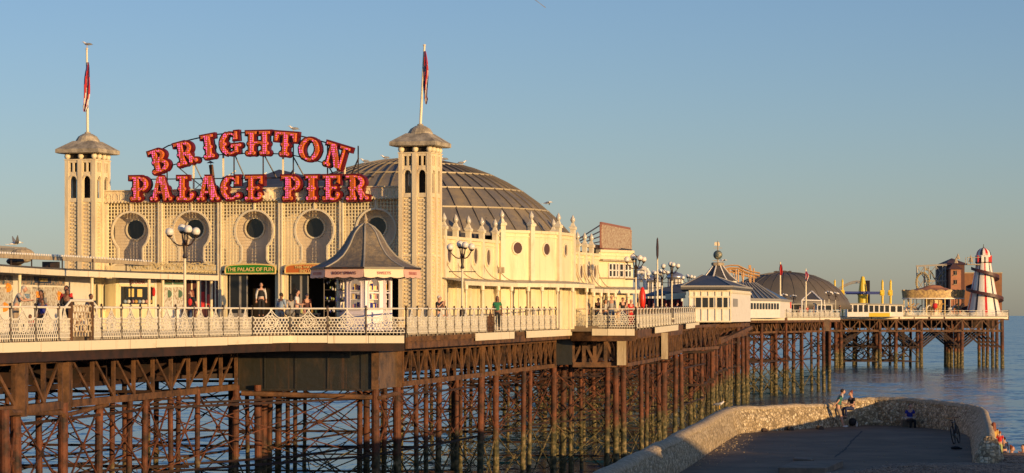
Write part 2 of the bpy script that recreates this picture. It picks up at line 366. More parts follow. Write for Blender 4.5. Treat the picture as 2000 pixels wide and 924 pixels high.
# bays projecting in front of the straight edge
def bay(a, b, back):
    pa, pb = P3(a), P3(b); z = pa.z+.137
    mb.hexa([(pa.x+.2,pa.y+.25,z-.32),(pb.x-.2,pb.y+.25,z-.32),(pb.x-.2,back,z-.32),(pa.x+.2,back,z-.32),(pa.x+.2,pa.y+.25,z),(pb.x-.2,pb.y+.25,z),(pb.x-.2,back,z),(pa.x+.2,back,z)])
bay(RP[3], RP[4], 150); bay(RP[5], RP[8], 175)
slab([P3(RP[9]), Vector((19.5,235,EYE-.45)), P3(RP2[0])], 26)
slab([P3(r) for r in RP2], 32)
slab([P3(RP2[1]), Vector((46,400,EYE-.27)), P3(RP3[0])], 50)
z = EYE-.14; mb.hexa([(20,466.3,z-.35),(P3(RP3[1]).x-.2,470.3,z-.35),(94.6,500,z-.35),(20,500,z-.35),(20,466.3,z),(P3(RP3[1]).x-.2,470.3,z),(94.6,500,z),(20,500,z)])
mb.build('deck', M['deck'], pier)

# fascia boards and the edge beam below
def fascia(pts, name, m, z0, z1, out, th, lift=0.0):
    b = MB()
    for p, q in zip(pts, pts[1:]):
        d = (q-p); d.z = 0; d.normalize(); n = Vector((d.y, -d.x, 0))*out
        e = n+Vector((d.y, -d.x, 0))*th
        b.hexa([p+n+Vector((0,0,z0)), p+e+Vector((0,0,z0)), q+e+Vector((0,0,z0)), q+n+Vector((0,0,z0)),
                p+n+Vector((0,0,z1)), p+e+Vector((0,0,z1)), q+e+Vector((0,0,z1)), q+n+Vector((0,0,z1))])
    return b.build(name, m, pier)
xs = [-110,-60,0,75,150,225,300,372,440,490,528,566,640,720,790]
for a, b in zip(xs, xs[1:]):
    fascia(poly_x(a+.4, b-.4), 'fascia_board', M['fascia'], -.36+random.uniform(-.015,.015), -.03, .06+random.uniform(0,.015), .04)
for a, b in ((923,998),(1023,1111)):
    fascia(poly_x(a,b), 'fascia_board', M['fascia'], -.42, -.05, .14, .05)
fascia(poly_x(1158,1240), 'fascia_board', M['fascia'], -.42, -.02, .10, .05)
for a, b in ((1270,1315),(1332,1357)): fascia(poly_x(a,b), 'fascia_board', M['fascia'], -.40, -.02, .30, .06)
for a, b in ((1465,1530),(1536,1598),(1600,1639)): fascia(poly_x(a,b,RP2), 'fascia_board', M['fascia'], -.32, -.02, .10, .06)
for a, b in ((1640,1700),(1702,1754),(1757,1784),(1786,1812),(1816,1842),(1845,1968)): fascia(poly_x(a,b,RP3), 'fascia_board', M['fascia'], -.33+random.uniform(-.1,.02), -.02, .10+random.uniform(0,.1), .08)
fascia(poly_x(-110,790), 'edge_beam', M['brace'], -.72, -.18, -.12, .1)  # darker rust here stands in for the shadow under the fascia
fascia(poly_x(794,1112), 'edge_beam', M['rustbeam'], -.62, -.10, -.05, .1)
fascia(poly_x(1116,1242), 'edge_beam', M['rustbeam'], -.75, -.10, -.10, .12)
fascia(poly_x(1243,1357), 'edge_beam', M['rustbeam'], -.55, -.10, -.05, .12)
fascia(poly_x(1465,1640,RP2), 'edge_beam', M['rustbeam'], -.60, -.06, -.05, .12)
fascia(poly_x(1640,1970,RP3), 'edge_beam', M['rustbeam'], -.62, -.06, -.05, .12)
# joist ends under the right run
for i in range(0, 46):
    x = 800+i*6.9
    p = edge_x(x)
    if 918 < x < 1000 or 1019 < x < 1113: continue
    jb = MB(); jb.box(p.x-.02, p.x+.26, p.y-.1, p.y+.12, p.z-.30, p.z-.08); jb.build('joist_end', M['rustbeam'], pier)

# longitudinal edge line used for girders and piles: d -> X
EL = [(60,-22.5),(80,-18.4),(86.5,-17.2),(92.4,-16.3),(114.8,-12.6),(115.8,-6.6),(118.6,-5.4),(134.5,-1.8),(152.6,2.3),(153.4,6.4),(168,9.5),(176,11.5),(206,16.4),(235,19),(290,26.6),(328,41.0)]
def EX(d):
    for a, b in zip(EL, EL[1:]):
        if a[0] <= d <= b[0]: return a[1]+(b[1]-a[1])*(d-a[0])/(b[0]-a[0])
    return EL[-1][1]

def truss(p, q, zt, zb, n, style, th=.16, ch=.24, posts=(), m='rustbeam', vert=True, seed=0):
    """girder between plan points p and q; zt/zb are tops and bottoms at both ends"""
    b = MB(); p = Vector((p[0],p[1],0)); q = Vector((q[0],q[1],0))
    def pt(t, k): 
        c = p.lerp(q, t); z0 = zb[0]+(zb[1]-zb[0])*t; z1 = zt[0]+(zt[1]-zt[0])*t
        return Vector((c.x, c.y, z0+(z1-z0)*k))
    b.bar(pt(0,1), pt(1,1), ch*.8, ch); b.bar(pt(0,0), pt(1,0), ch*.8, ch)
    side = (q-p).normalized(); nrm = Vector((side.y,-side.x,0))
    for i in range(n+1):
        if vert: b.bar(pt(i/n, 0.03), pt(i/n, .97), th, th*.8, up=nrm)
    for i in range(n):
        t0, t1 = i/n, (i+1)/n
        s = style(i) if callable(style) else style
        off = nrm*.05
        if s in '\\x': b.bar(pt(t0,.97)+off, pt(t1,.03)+off, th*.75, th*.4, up=nrm)
        if s in '/x': b.bar(pt(t0,.03)-off, pt(t1,.97)-off, th*.75, th*.4, up=nrm)
    return b.build('girder', M[m], pier)
# near left girders, given by pixels
def gd(x, d): return (WX(x, d), d)
g0, g1, g2, g3 = 83.0, 87.0, 95.0, 114.0
zt, zb = EYE-1.55, EYE-3.22
truss(gd(-120,80.5), gd(28,86.5), (zt,zt), (zb,zb), 3, '\\', .20, .3)
truss(gd(50,87.0), gd(118,91.2), (zt,zt), (zb,zb), 2, lambda i: '\\/'[i%2], .18, .28)
truss(gd(137,92.4), gd(461,114), (zt,zt), (zb,zb), 9, lambda i: '\\' if i < 5 else '/', .16, .26)
b = MB()
for x, d, wd in ((39,86.8,.42),(127,91.8,.36)):
    X = WX(x,d); b = MB(); b.box(X-wd/2, X+wd/2, d-.2, d+.25, zb-.25, zt+.14); b.build('girder_post', M['rustbeam'], pier)
# tarred plate girder under the kiosk bay
zt2, zb2 = EYE-1.58, EYE-3.34
b = MB(); X0, X1, X2 = WX(466,115), WX(727,115.2), WX(776,118.6)
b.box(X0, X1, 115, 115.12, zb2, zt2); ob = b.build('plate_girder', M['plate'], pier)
b = MB()
for x in (466.5, 517, 577, 640, 706): b.box(WX(x,115)-.03, WX(x,115)+.03, 114.93, 115-.001, zb2+.02, zt2-.02)
b.box(X0-.1, X1+.05, 114.86, 115.2, zb2-.08, zb2-.002); b.box(X0-.1, X1+.05, 114.86, 115.2, zt2+.002, zt2+.07)
b.build('girder_flange', M['plate'], pier)
b = MB(); b.box(WX(726,115), WX(740,115.1), 114.82, 115.1, zb2-.02, zt2+.05); b.build('girder_post', M['rustbeam'], pier); b = MB(); b.box(WX(776,118.6), WX(785,118.9), 118.4, 118.9, zb2-.02, zt2+.05)
b.build('girder_post', M['rustbeam'], pier)
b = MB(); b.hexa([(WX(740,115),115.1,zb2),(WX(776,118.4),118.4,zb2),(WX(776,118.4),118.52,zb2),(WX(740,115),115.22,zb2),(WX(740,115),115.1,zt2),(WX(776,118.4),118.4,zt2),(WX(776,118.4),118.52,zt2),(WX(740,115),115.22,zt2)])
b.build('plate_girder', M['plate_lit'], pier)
# right run girder
truss(gd(786,119), gd(940,134.5), (EYE-1.58,EYE-1.55), (EYE-3.22,EYE-3.15), 11, lambda i: '/' if i%2 == 0 else '\\', .15, .24)
truss(gd(943,135), gd(970,138), (EYE-1.55,EYE-1.55), (EYE-3.15,EYE-3.12), 2, '\\', .2, .24)
truss(gd(973,138.5), gd(1084,152.5), (EYE-1.55,EYE-1.48), (EYE-3.1,EYE-3.02), 11, lambda i: '/x'[i%2], .15, .24)
b = MB()
for x, d in ((941.5,134.8),(971.5,138.2)): X = WX(x,d); b = MB(); b.box(X-.16, X+.16, d-.2, d+.2, EYE-3.3, EYE-1.5); b.build('girder_post', M['rustbeam'], pier)
b = MB(); b.box(WX(1085,153), WX(1118,153), 152.9, 153.05, EYE-2.98, EYE-1.42); b.build('plate_girder', M['plate'], pier)
truss(gd(1119,153), gd(1204,153), (EYE-1.42,EYE-1.42), (EYE-2.98,EYE-2.98), 4, lambda i: '/\\'[i%2], .22, .3)
b = MB(); b.box(WX(1205,152.6), WX(1223,152.6), 152.5, 153.2, EYE-3.0, EYE-1.35); b.build('timber_facing', M['wood'], pier); b = MB(); b.box(WX(1291,168), WX(1304,168), 167.6, 168.3, EYE-2.9, EYE-1.15); b.build('timber_facing', M['wood'], pier)
truss(gd(1224,153.5), gd(1290,168), (EYE-1.4,EYE-1.25), (EYE-3.0,EYE-2.85), 9, '/', .14, .22)
truss(gd(1305,169), gd(1331,176), (EYE-1.25,EYE-1.2), (EYE-2.6,EYE-2.5), 6, '/', .14, .22)
truss(gd(1331,190), gd(1403,206), (EYE-.9,EYE-.8), (EYE-2.6,EYE-2.6), 8, 'x', .14, .22)
# raking bracket under the white cabin
b = MB()
for k in range(9):
    d = 206+k*1.9; x0 = WX(1360+k*11, d)
    b.bar((x0, d, EYE-.55), (x0-1.5, d+.4, EYE-2.9+k*.11), .16, .2)
b.bar(PX(1405,662,206), PX(1455,652,226), .25, .3); b.bar(PX(1360,640,204), PX(1462,634,226), .25, .3)
b.bar(PX(1405,668,206), PX(1466,640,226), .3, .3); b.build('cabin_bracket', M['rustbeam'], pier)
truss(gd(1450,300), gd(1515,306), (EYE-.62,EYE-.62), (EYE-2.05,EYE-2.02), 7, '\\', .2, .25)
truss(gd(1520,308), gd(1607,322), (EYE-.64,EYE-.66), (EYE-2.05,EYE-2.0), 11, lambda i: '\\/'[i%2], .2, .25)
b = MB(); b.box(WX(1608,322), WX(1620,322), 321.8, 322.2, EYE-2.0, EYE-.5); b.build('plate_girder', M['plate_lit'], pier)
# pier head girder: panels with one upright and crossed rakers
hd = 467.5
px = [1632,1642,1718,1750,1799,1879,1957]
b = MB(); zT, zB = EYE-.75, EYE-2.85
b.bar((WX(1622,hd),hd,zB), (WX(1957,hd),hd,zB), .3, .4); b.bar((WX(1622,hd),hd,zT), (WX(1957,hd),hd,zT), .3, .3)
span = [1640,1679,1718,1750,1799,1839,1879,1918,1957]
for x0, x1 in zip(span, span[1:]):
    xm = (x0+x1)/2
    b.bar((WX(x0,hd),hd-.1,zT), (WX(xm,hd),hd-.1,zB), .22, .2); b.bar((WX(xm,hd),hd-.1,zB), (WX(x1,hd),hd-.1,zT), .22, .2)
    b.bar((WX(xm,hd),hd-.05,zT), (WX(xm,hd),hd-.05,zB), .18, .2); b.bar((WX(x1,hd),hd-.05,zT), (WX(x1,hd),hd-.05,zB), .24, .2)
    for t in (.25,.75): b.bar((WX(x0+(x1-x0)*t,hd),hd+.1,zT), (WX(x0+(x1-x0)*t,hd),hd+.1,zB), .1, .1)
b.build('girder', M['rustbeam'], pier)
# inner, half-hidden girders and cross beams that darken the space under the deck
b = MB()
def inner(off, d0, d1, zt_, zb_, step=3.5):
    d = d0
    while d < d1:
        e = min(d+step, d1); p = Vector((EX(d)-off, d+off*.1, 0)); q = Vector((EX(e)-off, e+off*.1, 0))
        b.bar(p+Vector((0,0,zb_)), q+Vector((0,0,zb_)), .2, .22); b.bar(p+Vector((0,0,zt_)), q+Vector((0,0,zt_)), .2, .22)
        b.bar(p+Vector((0,0,zt_)), p+Vector((0,0,zb_)), .14, .14, up=(1,0,0)); b.bar(p+Vector((0,0,zt_)), q+Vector((0,0,zb_)), .12, .12, up=(1,0,0))
        b.bar(p+Vector((0,0,zb_)), q+Vector((0,0,zt_)), .09, .09, up=(1,0,0))
        d = e
for off in (2.2, 7, 13, 20): inner(off, 72, 200, EYE-1.45, EYE-2.75)
for off in (2.5, 8, 14, 20): inner(off, 200, 326, EYE-1.0, EYE-2.3, 5)
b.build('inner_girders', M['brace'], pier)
d = 76
while d < 330:
    X = EX(d); k = 1.0 if d < 200 else .72
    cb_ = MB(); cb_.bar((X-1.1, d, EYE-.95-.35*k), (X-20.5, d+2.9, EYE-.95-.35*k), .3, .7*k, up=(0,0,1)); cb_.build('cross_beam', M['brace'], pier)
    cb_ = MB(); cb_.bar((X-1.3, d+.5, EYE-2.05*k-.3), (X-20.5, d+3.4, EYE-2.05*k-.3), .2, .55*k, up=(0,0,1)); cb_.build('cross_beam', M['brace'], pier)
    d += 3.1 if d < 200 else 5
for y_ in (478,490,499): b = MB(); b.box(38, 91.5, y_, y_+1, EYE-2.4, EYE-.6); b.build('cross_beam', M['brace'], pier)

# ---- piles: listed by how near they stand, the first hundred as parts
piles = []   # (x, y, r, ztop)
def addp(X, d, r, zt_): piles.append((X, d, r, zt_))
near = [(-60,82,.2),(8,84.5,.22),(30,86.8,.24),(123,91.6,.23),(75,92,.15),(194,97,.19),(254,101,.15),(284,102,.16),(243,118,.15),(332,106,.14),(349,110,.13),(386,108,.14),(461,114,.20),(450,119,.13),(482,121,.13),
        (503,114.6,.21),(515,117,.24),(528,121,.17),(545,125,.2),(562,129,.14),(577,131,.14),(703,117,.16),(716,121,.2),(733,115.4,.24),(775,118.6,.24),(752,121,.15),(812,124,.15),(832,126,.15),(858,131,.19),(892,133,.15),
        (940,134.6,.22),(968,138.2,.22),(900,140,.14),(1023,143,.18),(1036,147,.15),(1082,152.6,.22),(1101,155,.24),(1117,158,.15),(1134,160,.13),(1187,153,.20),(1202,153.4,.24),(1217,154,.22),(1252,160,.18),(1264,163,.17),(1286,168,.2),(1297,168.4,.27),(1320,175,.2),(1330,177,.2)]
for x, d, r in near: addp(WX(x,d), d, r*.80, EYE-3.15 if d < 170 else EYE-2.7)
for d0 in list(range(92, 200, 16)):
    for k, off in enumerate((3.2, 8, 14, 20)):
        d = d0+random.uniform(-.6,.6)+off*.12; X = EX(d)-off+random.uniform(-.4,.4)
        addp(X, d, random.choice((.10,.115,.13)), EYE-1.5)
for d0 in range(200, 330, 9):
    for k, off in enumerate((.6, 1.6, 4.5, 9, 14, 20)):
        if off == 1.6 and (d0//9) % 2: continue
        d = d0+random.uniform(-1,1); addp(EX(d)-off+random.uniform(-.3,.3), d, random.choice((.14,.165,.19)), EYE-.9)
for x, d in ((1412,266),(1424,268),(1441,276),(1450,277),(1458,279),(1515,306),(1533,312),(1550,315),(1565,318),(1608,322),(1620,326)): addp(WX(x,d), d, .22, EYE-.8)
for x in px:
    d = hd+.2; addp(WX(x,d), d, .34, EYE-.6)
for x in (1642,1718,1799,1879,1957):
    X = WX(x,hd)
    for k in range(1, 6 if x > 1860 else 2): addp(X-.25*k, hd+.4+k*(3.2 if x == 1957 else 2.0), .3, EYE-.8)
for k in range(14): addp(random.uniform(59,78), random.uniform(475,505), .26, EYE-.9)
piles.sort(key=lambda p: p[1])
def pile_mesh(b, X, d, r, zt_):
    s = random.uniform(-.1,.1)
    b.tube((X+s,d,-.8), (X,d,zt_), r*1.02, r, n=12)
    for z in (random.uniform(2.2,3.4), random.uniform(5,6)): b.tube((X+s*.3,d,z), (X+s*.3,d,z+.12), r*1.22, r*1.22, n=12)
    b.tube((X+s,d,-.5), (X+s,d,random.uniform(.8,2.2)), r*1.18, r*1.05, n=10)
rest = MB()
vis = 0
for X, d, r, z_ in piles:
    xp = CX+X/d*F
    if vis < 98 and -12 < xp < 2010:
        b = MB(); pile_mesh(b, X, d, r, z_); b.build('pile', M['pile'], pier, smooth=False); vis += 1
    else: pile_mesh(rest, X, d, r, z_)
tag(rest.build('distant_piles', M['pile'], pier), kind='stuff')

# ---- bracing rods and struts
rod = MB(); strut = MB()
cols = [.1, 3.2, 8, 14, 20]
for d0 in range(92, 200, 16):
    for a, c in zip(cols, cols[1:]):
        Xa, Xc = EX(d0)-a, EX(d0)-c; da, dc = d0+a*.12, d0+c*.12
        for z0, z1 in ((.6,3.3),(3.3,6.4)):
            if random.random() < .9: rod.tube((Xa,da,z0), (Xc,dc,z1), .03, n=5)
            if random.random() < .9: rod.tube((Xa,da+.1,z1), (Xc,dc+.1,z0), .03, n=5)
    for z_ in (1.3, 3.25, 6.45):
        if random.random() < .7: strut.bar((EX(d0)-.05, d0, z_), (EX(d0)-20, d0+2.4, z_), .09, .12)
        if z_ in (1.3,): strut.bar((EX(d0)-.05, d0-.25, z_-.25), (EX(d0)-20, d0+2.15, z_-.25), .08, .1)
for off in (.2, 3.2, 8, 14):
    for d0 in range(80, 200, 12):
        e = d0+12; o = off*.12
        if e > 200: continue
        Xa, Xc = EX(d0)-off, EX(e)-off
        for z0, z1 in ((.5,3.3),(3.3,6.4)):
            rod.tube((Xa,d0+o,z0), (Xc,e+o,z1), .03, n=5); rod.tube((Xa,d0+o,z1), (Xc,e+o,z0), .03, n=5)
        for z_ in (3.25, 5.9): strut.bar((Xa,d0+o,z_), (Xc,e+o,z_), .08, .1)
for d0 in range(200, 326, 9):
    for off in (.6, 4.5, 9, 14):
        Xa, Xc = EX(d0)-off, EX(min(d0+9,328))-off
        for z0, z1 in ((.4,4.2),(4.2,7.6)):
            rod.tube((Xa,d0,z0), (Xc,d0+9,z1), .07, n=5); rod.tube((Xa,d0,z1), (Xc,d0+9,z0), .07, n=5)
            rod.tube((Xa,d0,z0), (Xa-4.6,d0,z1), .06, n=5); rod.tube((Xa,d0,z1), (Xa-4.6,d0,z0), .06, n=5)
        strut.bar((Xa,d0,4.2), (Xc,d0+9,4.2), .14, .18)
    strut.bar((EX(d0),d0,4.2), (EX(d0)-20,d0,4.2), .14, .18); strut.bar((EX(d0),d0,6.8), (EX(d0)-20,d0,6.8), .14, .18)
nr = [(8,84.5),(30,86.8),(123,91.6),(194,97),(284,102),(332,106),(386,108),(461,114.2),(515,117),(733,115.6),(775,118.6),(832,126),(892,133),(940,134.6),(968,138.2),(1036,147),(1082,152.6),(1187,153),(1217,154),(1264,163),(1297,168.4)]
for (x0,d0_),(x1,d1_) in zip(nr, nr[1:]):
    Xa, Xc = WX(x0,d0_), WX(x1,d1_)
    for z0, z1 in ((.2,3.2),(3.3,6.3)):
        rod.tube((Xa,d0_+.2,z0), (Xc,d1_+.2,z1), .04, n=6); rod.tube((Xa,d0_+.3,z1), (Xc,d1_+.3,z0), .04, n=6)
        m_ = Vector(((Xa+Xc)/2,(d0_+d1_)/2+.25,(z0+z1)/2)); rod.tube(m_-Vector((0,.12,0)), m_+Vector((0,.12,0)), .10, n=8)
# fallen and bent rods in the tangle
for i in range(60):
    d = random.uniform(90, 200); X = EX(d)-random.uniform(0,16); z_ = random.uniform(.5,4.5)
    rod.tube((X,d,z_), (X+random.uniform(-2.4,2.4), d+random.uniform(-2,2), z_+random.uniform(-2,2)), .03, n=5)
for i in range(60):
    d = random.uniform(88, 200); X = EX(d)-random.choice((-.1,2.2,5.5,9.5)); z_ = random.uniform(1.2,3.3)
    for k in range(random.randint(3,7)):      # weed hanging from the struts
        rod.tube((X+random.uniform(-.3,.3),d,z_), (X+random.uniform(-.4,.4),d+random.uniform(-.2,.2),z_-random.uniform(.3,1.0)), .03, .015, n=4)
tag(rod.build('brace_rods', M['pile'], pier), kind='stuff'); tag(strut.build('struts', M['brace'], pier), kind='stuff')
# pier-head knee braces and ties
b = MB()
for x, s in ((1642,1),(1799,-1),(1799,1),(1879,-1),(1879,1),(1957,-1)):
    X = WX(x,hd)
    for k in range(5):
        d = hd+.2+k*(3.2 if x == 1957 else 2.0); xs = X-.25*k
        kb = MB(); kb.bar((xs, d, 3.6), (xs+s*3.9, d, EYE-2.8), .3, .3); kb.build('knee_brace', M['brace'], pier)
for x0, x1 in ((1642,1718),(1718,1750),(1750,1799)):
    X0, X1 = WX(x0,hd), WX(x1,hd)
    for k in range(4):
        d = hd+.3+k*7
        b.bar((X0-k*.6,d,1.3), (X1-k*.6,d,EYE-3), .16, .16); b.bar((X0-k*.6,d,EYE-3), (X1-k*.6,d,1.3), .16, .16); b.bar((X0-k*.6,d,3.9), (X1-k*.6,d,3.9), .16, .16)
        b.bar((X0-k*.6,d,1.2), (X1-k*.6,d,1.2), .16, .16)
for k in range(70):
    X = random.uniform(59,76); d = random.uniform(472,505); b.bar((X,d,random.uniform(1,6)), (X+random.uniform(-6,6),d,random.uniform(1,6)), .14, .14)
b.build('ties', M['brace'], pier)
# big pipe struts under the near girders
b = MB(); b.tube(PX(20,806,85.4), PX(118,806,91.4), .11); b.tube(PX(471,768,114.4), PX(727,776,114.9), .12); b.tube(PX(742,777,115.2), PX(775,768,118.4), .11); b.tube(PX(125,812,91.4), PX(210,790,97), .08)
b.build('pipe_strut', M['rustbeam'], pier)

# ------------------------------------------------------------------ railings
def panel_mesh(L=1.65):
    b = MB(); z0, z1 = .12, .76
    def top(x): 
        t = abs(x/L-.5)*2; return z1+(.32*(1-t/.42)**1.5 if t < .42 else 0)+(.05 if t > .9 else 0)
    w = .026
    def seg(x0, za, x1, zb): b.bar((x0,0,za), (x1,0,zb), w, w, up=(0,1,0))
    s = .083; hx = s*math.sqrt(3)
    r = 0; z = z0
    while z < 1.1:
        x = (hx/2 if r % 2 else 0)-hx
        while x < L+hx:
            A_ = [(x, z+s/2*1), (x+hx/2, z+s), (x+hx/2, z)]
            for (xa, za), (xb, zb) in (((x, z), (x, z+s)), ((x, z+s), (x+hx/2, z+s*1.5)), ((x, z+s), (x-hx/2, z+s*1.5))):
                if .03 < xa < L-.03 and .03 < xb < L-.03 and max(za,zb) < min(top(xa),top(xb)) and min(za,zb) >= z0-.001: seg(xa, za, xb, zb)
            x += hx
        z += s*1.5; r += 1
    n = 22
    pts = [(.03+(L-.06)*i/n, top(.03+(L-.06)*i/n)) for i in range(n+1)]
    for (xa, za), (xb, zb) in zip(pts, pts[1:]): b.bar((xa,0,za), (xb,0,zb), w*1.3, w*1.3, up=(0,1,0))
    for zz in (.10,): b.bar((.02,0,zz), (L-.02,0,zz), .035, .035)
    for i in range(11): x = .06+(L-.12)*i/10; b.bar((x,0,0), (x,0,.1), .022, .022)
    for rr in (.10,.19,.27):
        q = [(L/2+rr*math.cos(t*math.pi/8), .56+rr*math.sin(t*math.pi/8)) for t in range(17)]
        for (xa, za), (xb, zb) in zip(q, q[1:]): b.bar((xa,-.012,za), (xb,-.012,zb), w*1.1, w, up=(0,1,0))
    for sx in (-1,1):
        q = [(L/2+sx*(.30+.12*math.cos(t*math.pi/6)), .42+.12*math.sin(t*math.pi/6)) for t in range(13)]
        for (xa, za), (xb, zb) in zip(q, q[1:]): b.bar((xa,-.012,za), (xb,-.012,zb), w, w, up=(0,1,0))
    b.ball((L/2,0,1.1), .045, 6, 4)
    me = b.build('t', M['rail'])
    d = me.data; bpy.data.objects.remove(me); d.name = 'railing_panel'; return d
PANEL = panel_mesh()
def post_data(h=1.2):
    b = MB(); b.lathe([(.075,-.12),(.075,.06),(.045,.10),(.045,.35),(.06,.40),(.04,.46),(.04,h-.12),(.065,h-.08),(.065,h),(.03,h+.02),(.05,h+.05),(.02,h+.10)], n=8)
    me = b.build('t', M['iron'], smooth=False); d = me.data; bpy.data.objects.remove(me); return d
POST = post_data()
def railing(pts, label, h=1.2, step=None, ends=True, skip=None, fixed=True):
    root = thing('railing', pts[0], label, 'railing', 'ornate white railings along the pier edge')
    if step:
        q = []
        for p, e in zip(pts, pts[1:]):
            n = max(1, round((e-p).length/step)); q += [p.lerp(e, i/n) for i in range(n)]
        pts = q+[pts[-1]]
    k = h/1.2
    b = MB()
    for p, e in zip(pts, pts[1:]): b.tube(p+Vector((0,0,h-.04)), e+Vector((0,0,h-.04)), .038*max(1,k), n=8)
    b.build('handrail', M['rail'], root)
    fb = MB()
    for i, (p, e) in enumerate(zip(pts, pts[1:])):
        if skip and i in skip: continue
        d = e-p; L = d.length
        o = bpy.data.objects.new('railing_panel', PANEL); C.objects.link(o); o.parent = root; o.location = p-root.location; o.rotation_euler = (0,-math.atan2(d.z,math.hypot(d.x,d.y)),math.atan2(d.y,d.x)); o.scale = (L/1.65,1,k)
    for p in pts if ends else pts[1:-1]:
        o = bpy.data.objects.new('post', POST); C.objects.link(o); o.parent = root; o.location = p-root.location; o.scale = (1,1,k)
    return root
lx = [-110,-72,-28,20,69,114,138]
railing([edge_x(x) for x in lx], 'ornate white railing at the left edge of the photo, before the rusty lattice panel')
# rusty lattice panel taller than the railing
p, q = edge_x(138), edge_x(179)
root = thing('lattice_panel', p, 'taller rusty honeycomb iron panel set between the white railings on the left', 'iron panel')
b = MB(); d = (q-p); L = d.length; u = d.normalized(); s = .15; hx = s*math.sqrt(3); z = .12; r = 0
while z < 1.3:
    x = (hx/2 if r % 2 else 0)
    while x < L:
        for a, c in (((x, z), (x, z+s)), ((x, z+s), (x+hx/2, z+s*1.5)), ((x, z+s), (x-hx/2, z+s*1.5))):
            if 0 <= a[0] <= L and 0 <= c[0] <= L and max(a[1],c[1]) < 1.32: b.bar(p+u*a[0]+Vector((0,0,a[1])), p+u*c[0]+Vector((0,0,c[1])), .045, .04, up=(u.y,-u.x,0))
        x += hx
    z += s*1.5; r += 1
for i in range(5): b.path([p+u*(L*(i+.5)/5+.09*math.cos(t*math.pi/4))+Vector((u.y,-u.x,0))*.03+Vector((0,0,.35+.22*(i%3)+.09*math.sin(t*math.pi/4))) for t in range(9)], .02, 4)
b.build('lattice', mat('rust_stained_white_iron', (.70,.58,.38), .6, (.25,.10,.03), 5, .52, .66), root)
for e in (p, q): b = MB(); b.box(e.x-.07, e.x+.07, e.y-.07, e.y+.07, e.z-.15, e.z+1.36); b.build('frame_post', M['rustbeam'], root)
b = MB(); b.tube(p+Vector((0,0,1.4)), q+Vector((0,0,1.4)), .05); b.tube(p+Vector((0,0,1.4)), edge_x(128)+Vector((0,0,1.18)), .04); b.tube(q+Vector((0,0,1.4)), edge_x(190)+Vector((0,0,1.18)), .04)
b.build('handrail', M['rail'], root)
lx = [179,198,237,274,309,343,377,407,435,466,492]
railing([edge_x(x) for x in lx], 'ornate white railing between the rusty lattice panel and the kiosk bay')
railing([edge_x(x) for x in (492,566,640,715,793)], 'wide panelled white railing round the kiosk bay')
lx = [793,815,835,853,870,887,902,918,934,950,965,979,991,1004,1016,1027,1040,1052,1063,1074,1085,1095,1105,1114]
railing([edge_x(x) for x in lx], 'long receding white railing in front of the yellow-lit arcade wall', skip=(9,))
p, q = edge_x(950), edge_x(965); 
o = bpy.data.objects.new('rusty_railing_panel', PANEL.copy()); o.data.materials.clear(); o.data.materials.append(M['rustbeam']); C.objects.link(o)
rr = [x for x in bpy.data.objects if x.name.startswith('railing') and x.get('label','').startswith('long receding')][0]
o.parent = rr; o.location = p-rr.location; dd = q-p; o.rotation_euler = (0,0,math.atan2(dd.y,dd.x)); o.scale = (dd.length/1.65,1,1); o.name = 'railing_panel'; o['label'] = 'rust brown railing panel'
railing([edge_x(x) for x in (1114,1156,1188,1242)], 'openwork white railing round the small bay where strollers lean')
railing(poly_x(1242,1357), 'white railing running past the red lifebuoy case to the white cabin', step=2.2)
railing(poly_x(1465,1640,RP2), 'white railing in front of the two red flags beyond the cabin', h=.95, step=2.6)
railing(poly_x(1640,1970,RP3), 'white railing along the pier head below the rides', h=1.2, step=2.4)
e = P3(RP3[1]); railing([e, Vector((e.x+3, 500, e.z))], 'end railing turning the far corner of the pier head', h=1.2, step=2.4)
# ------------------------------------------------------------------ palace front
DZ = EYE-.72
def arch_poly(x0, x1, z0, z1, n=8):     # opening with a round head
    r = (x1-x0)/2; cx = (x0+x1)/2
    return [(x0,z0),(x1,z0)]+[(cx+r*math.cos(math.pi*i/n), z1-r+r*math.sin(math.pi*i/n)) for i in range(n+1)]

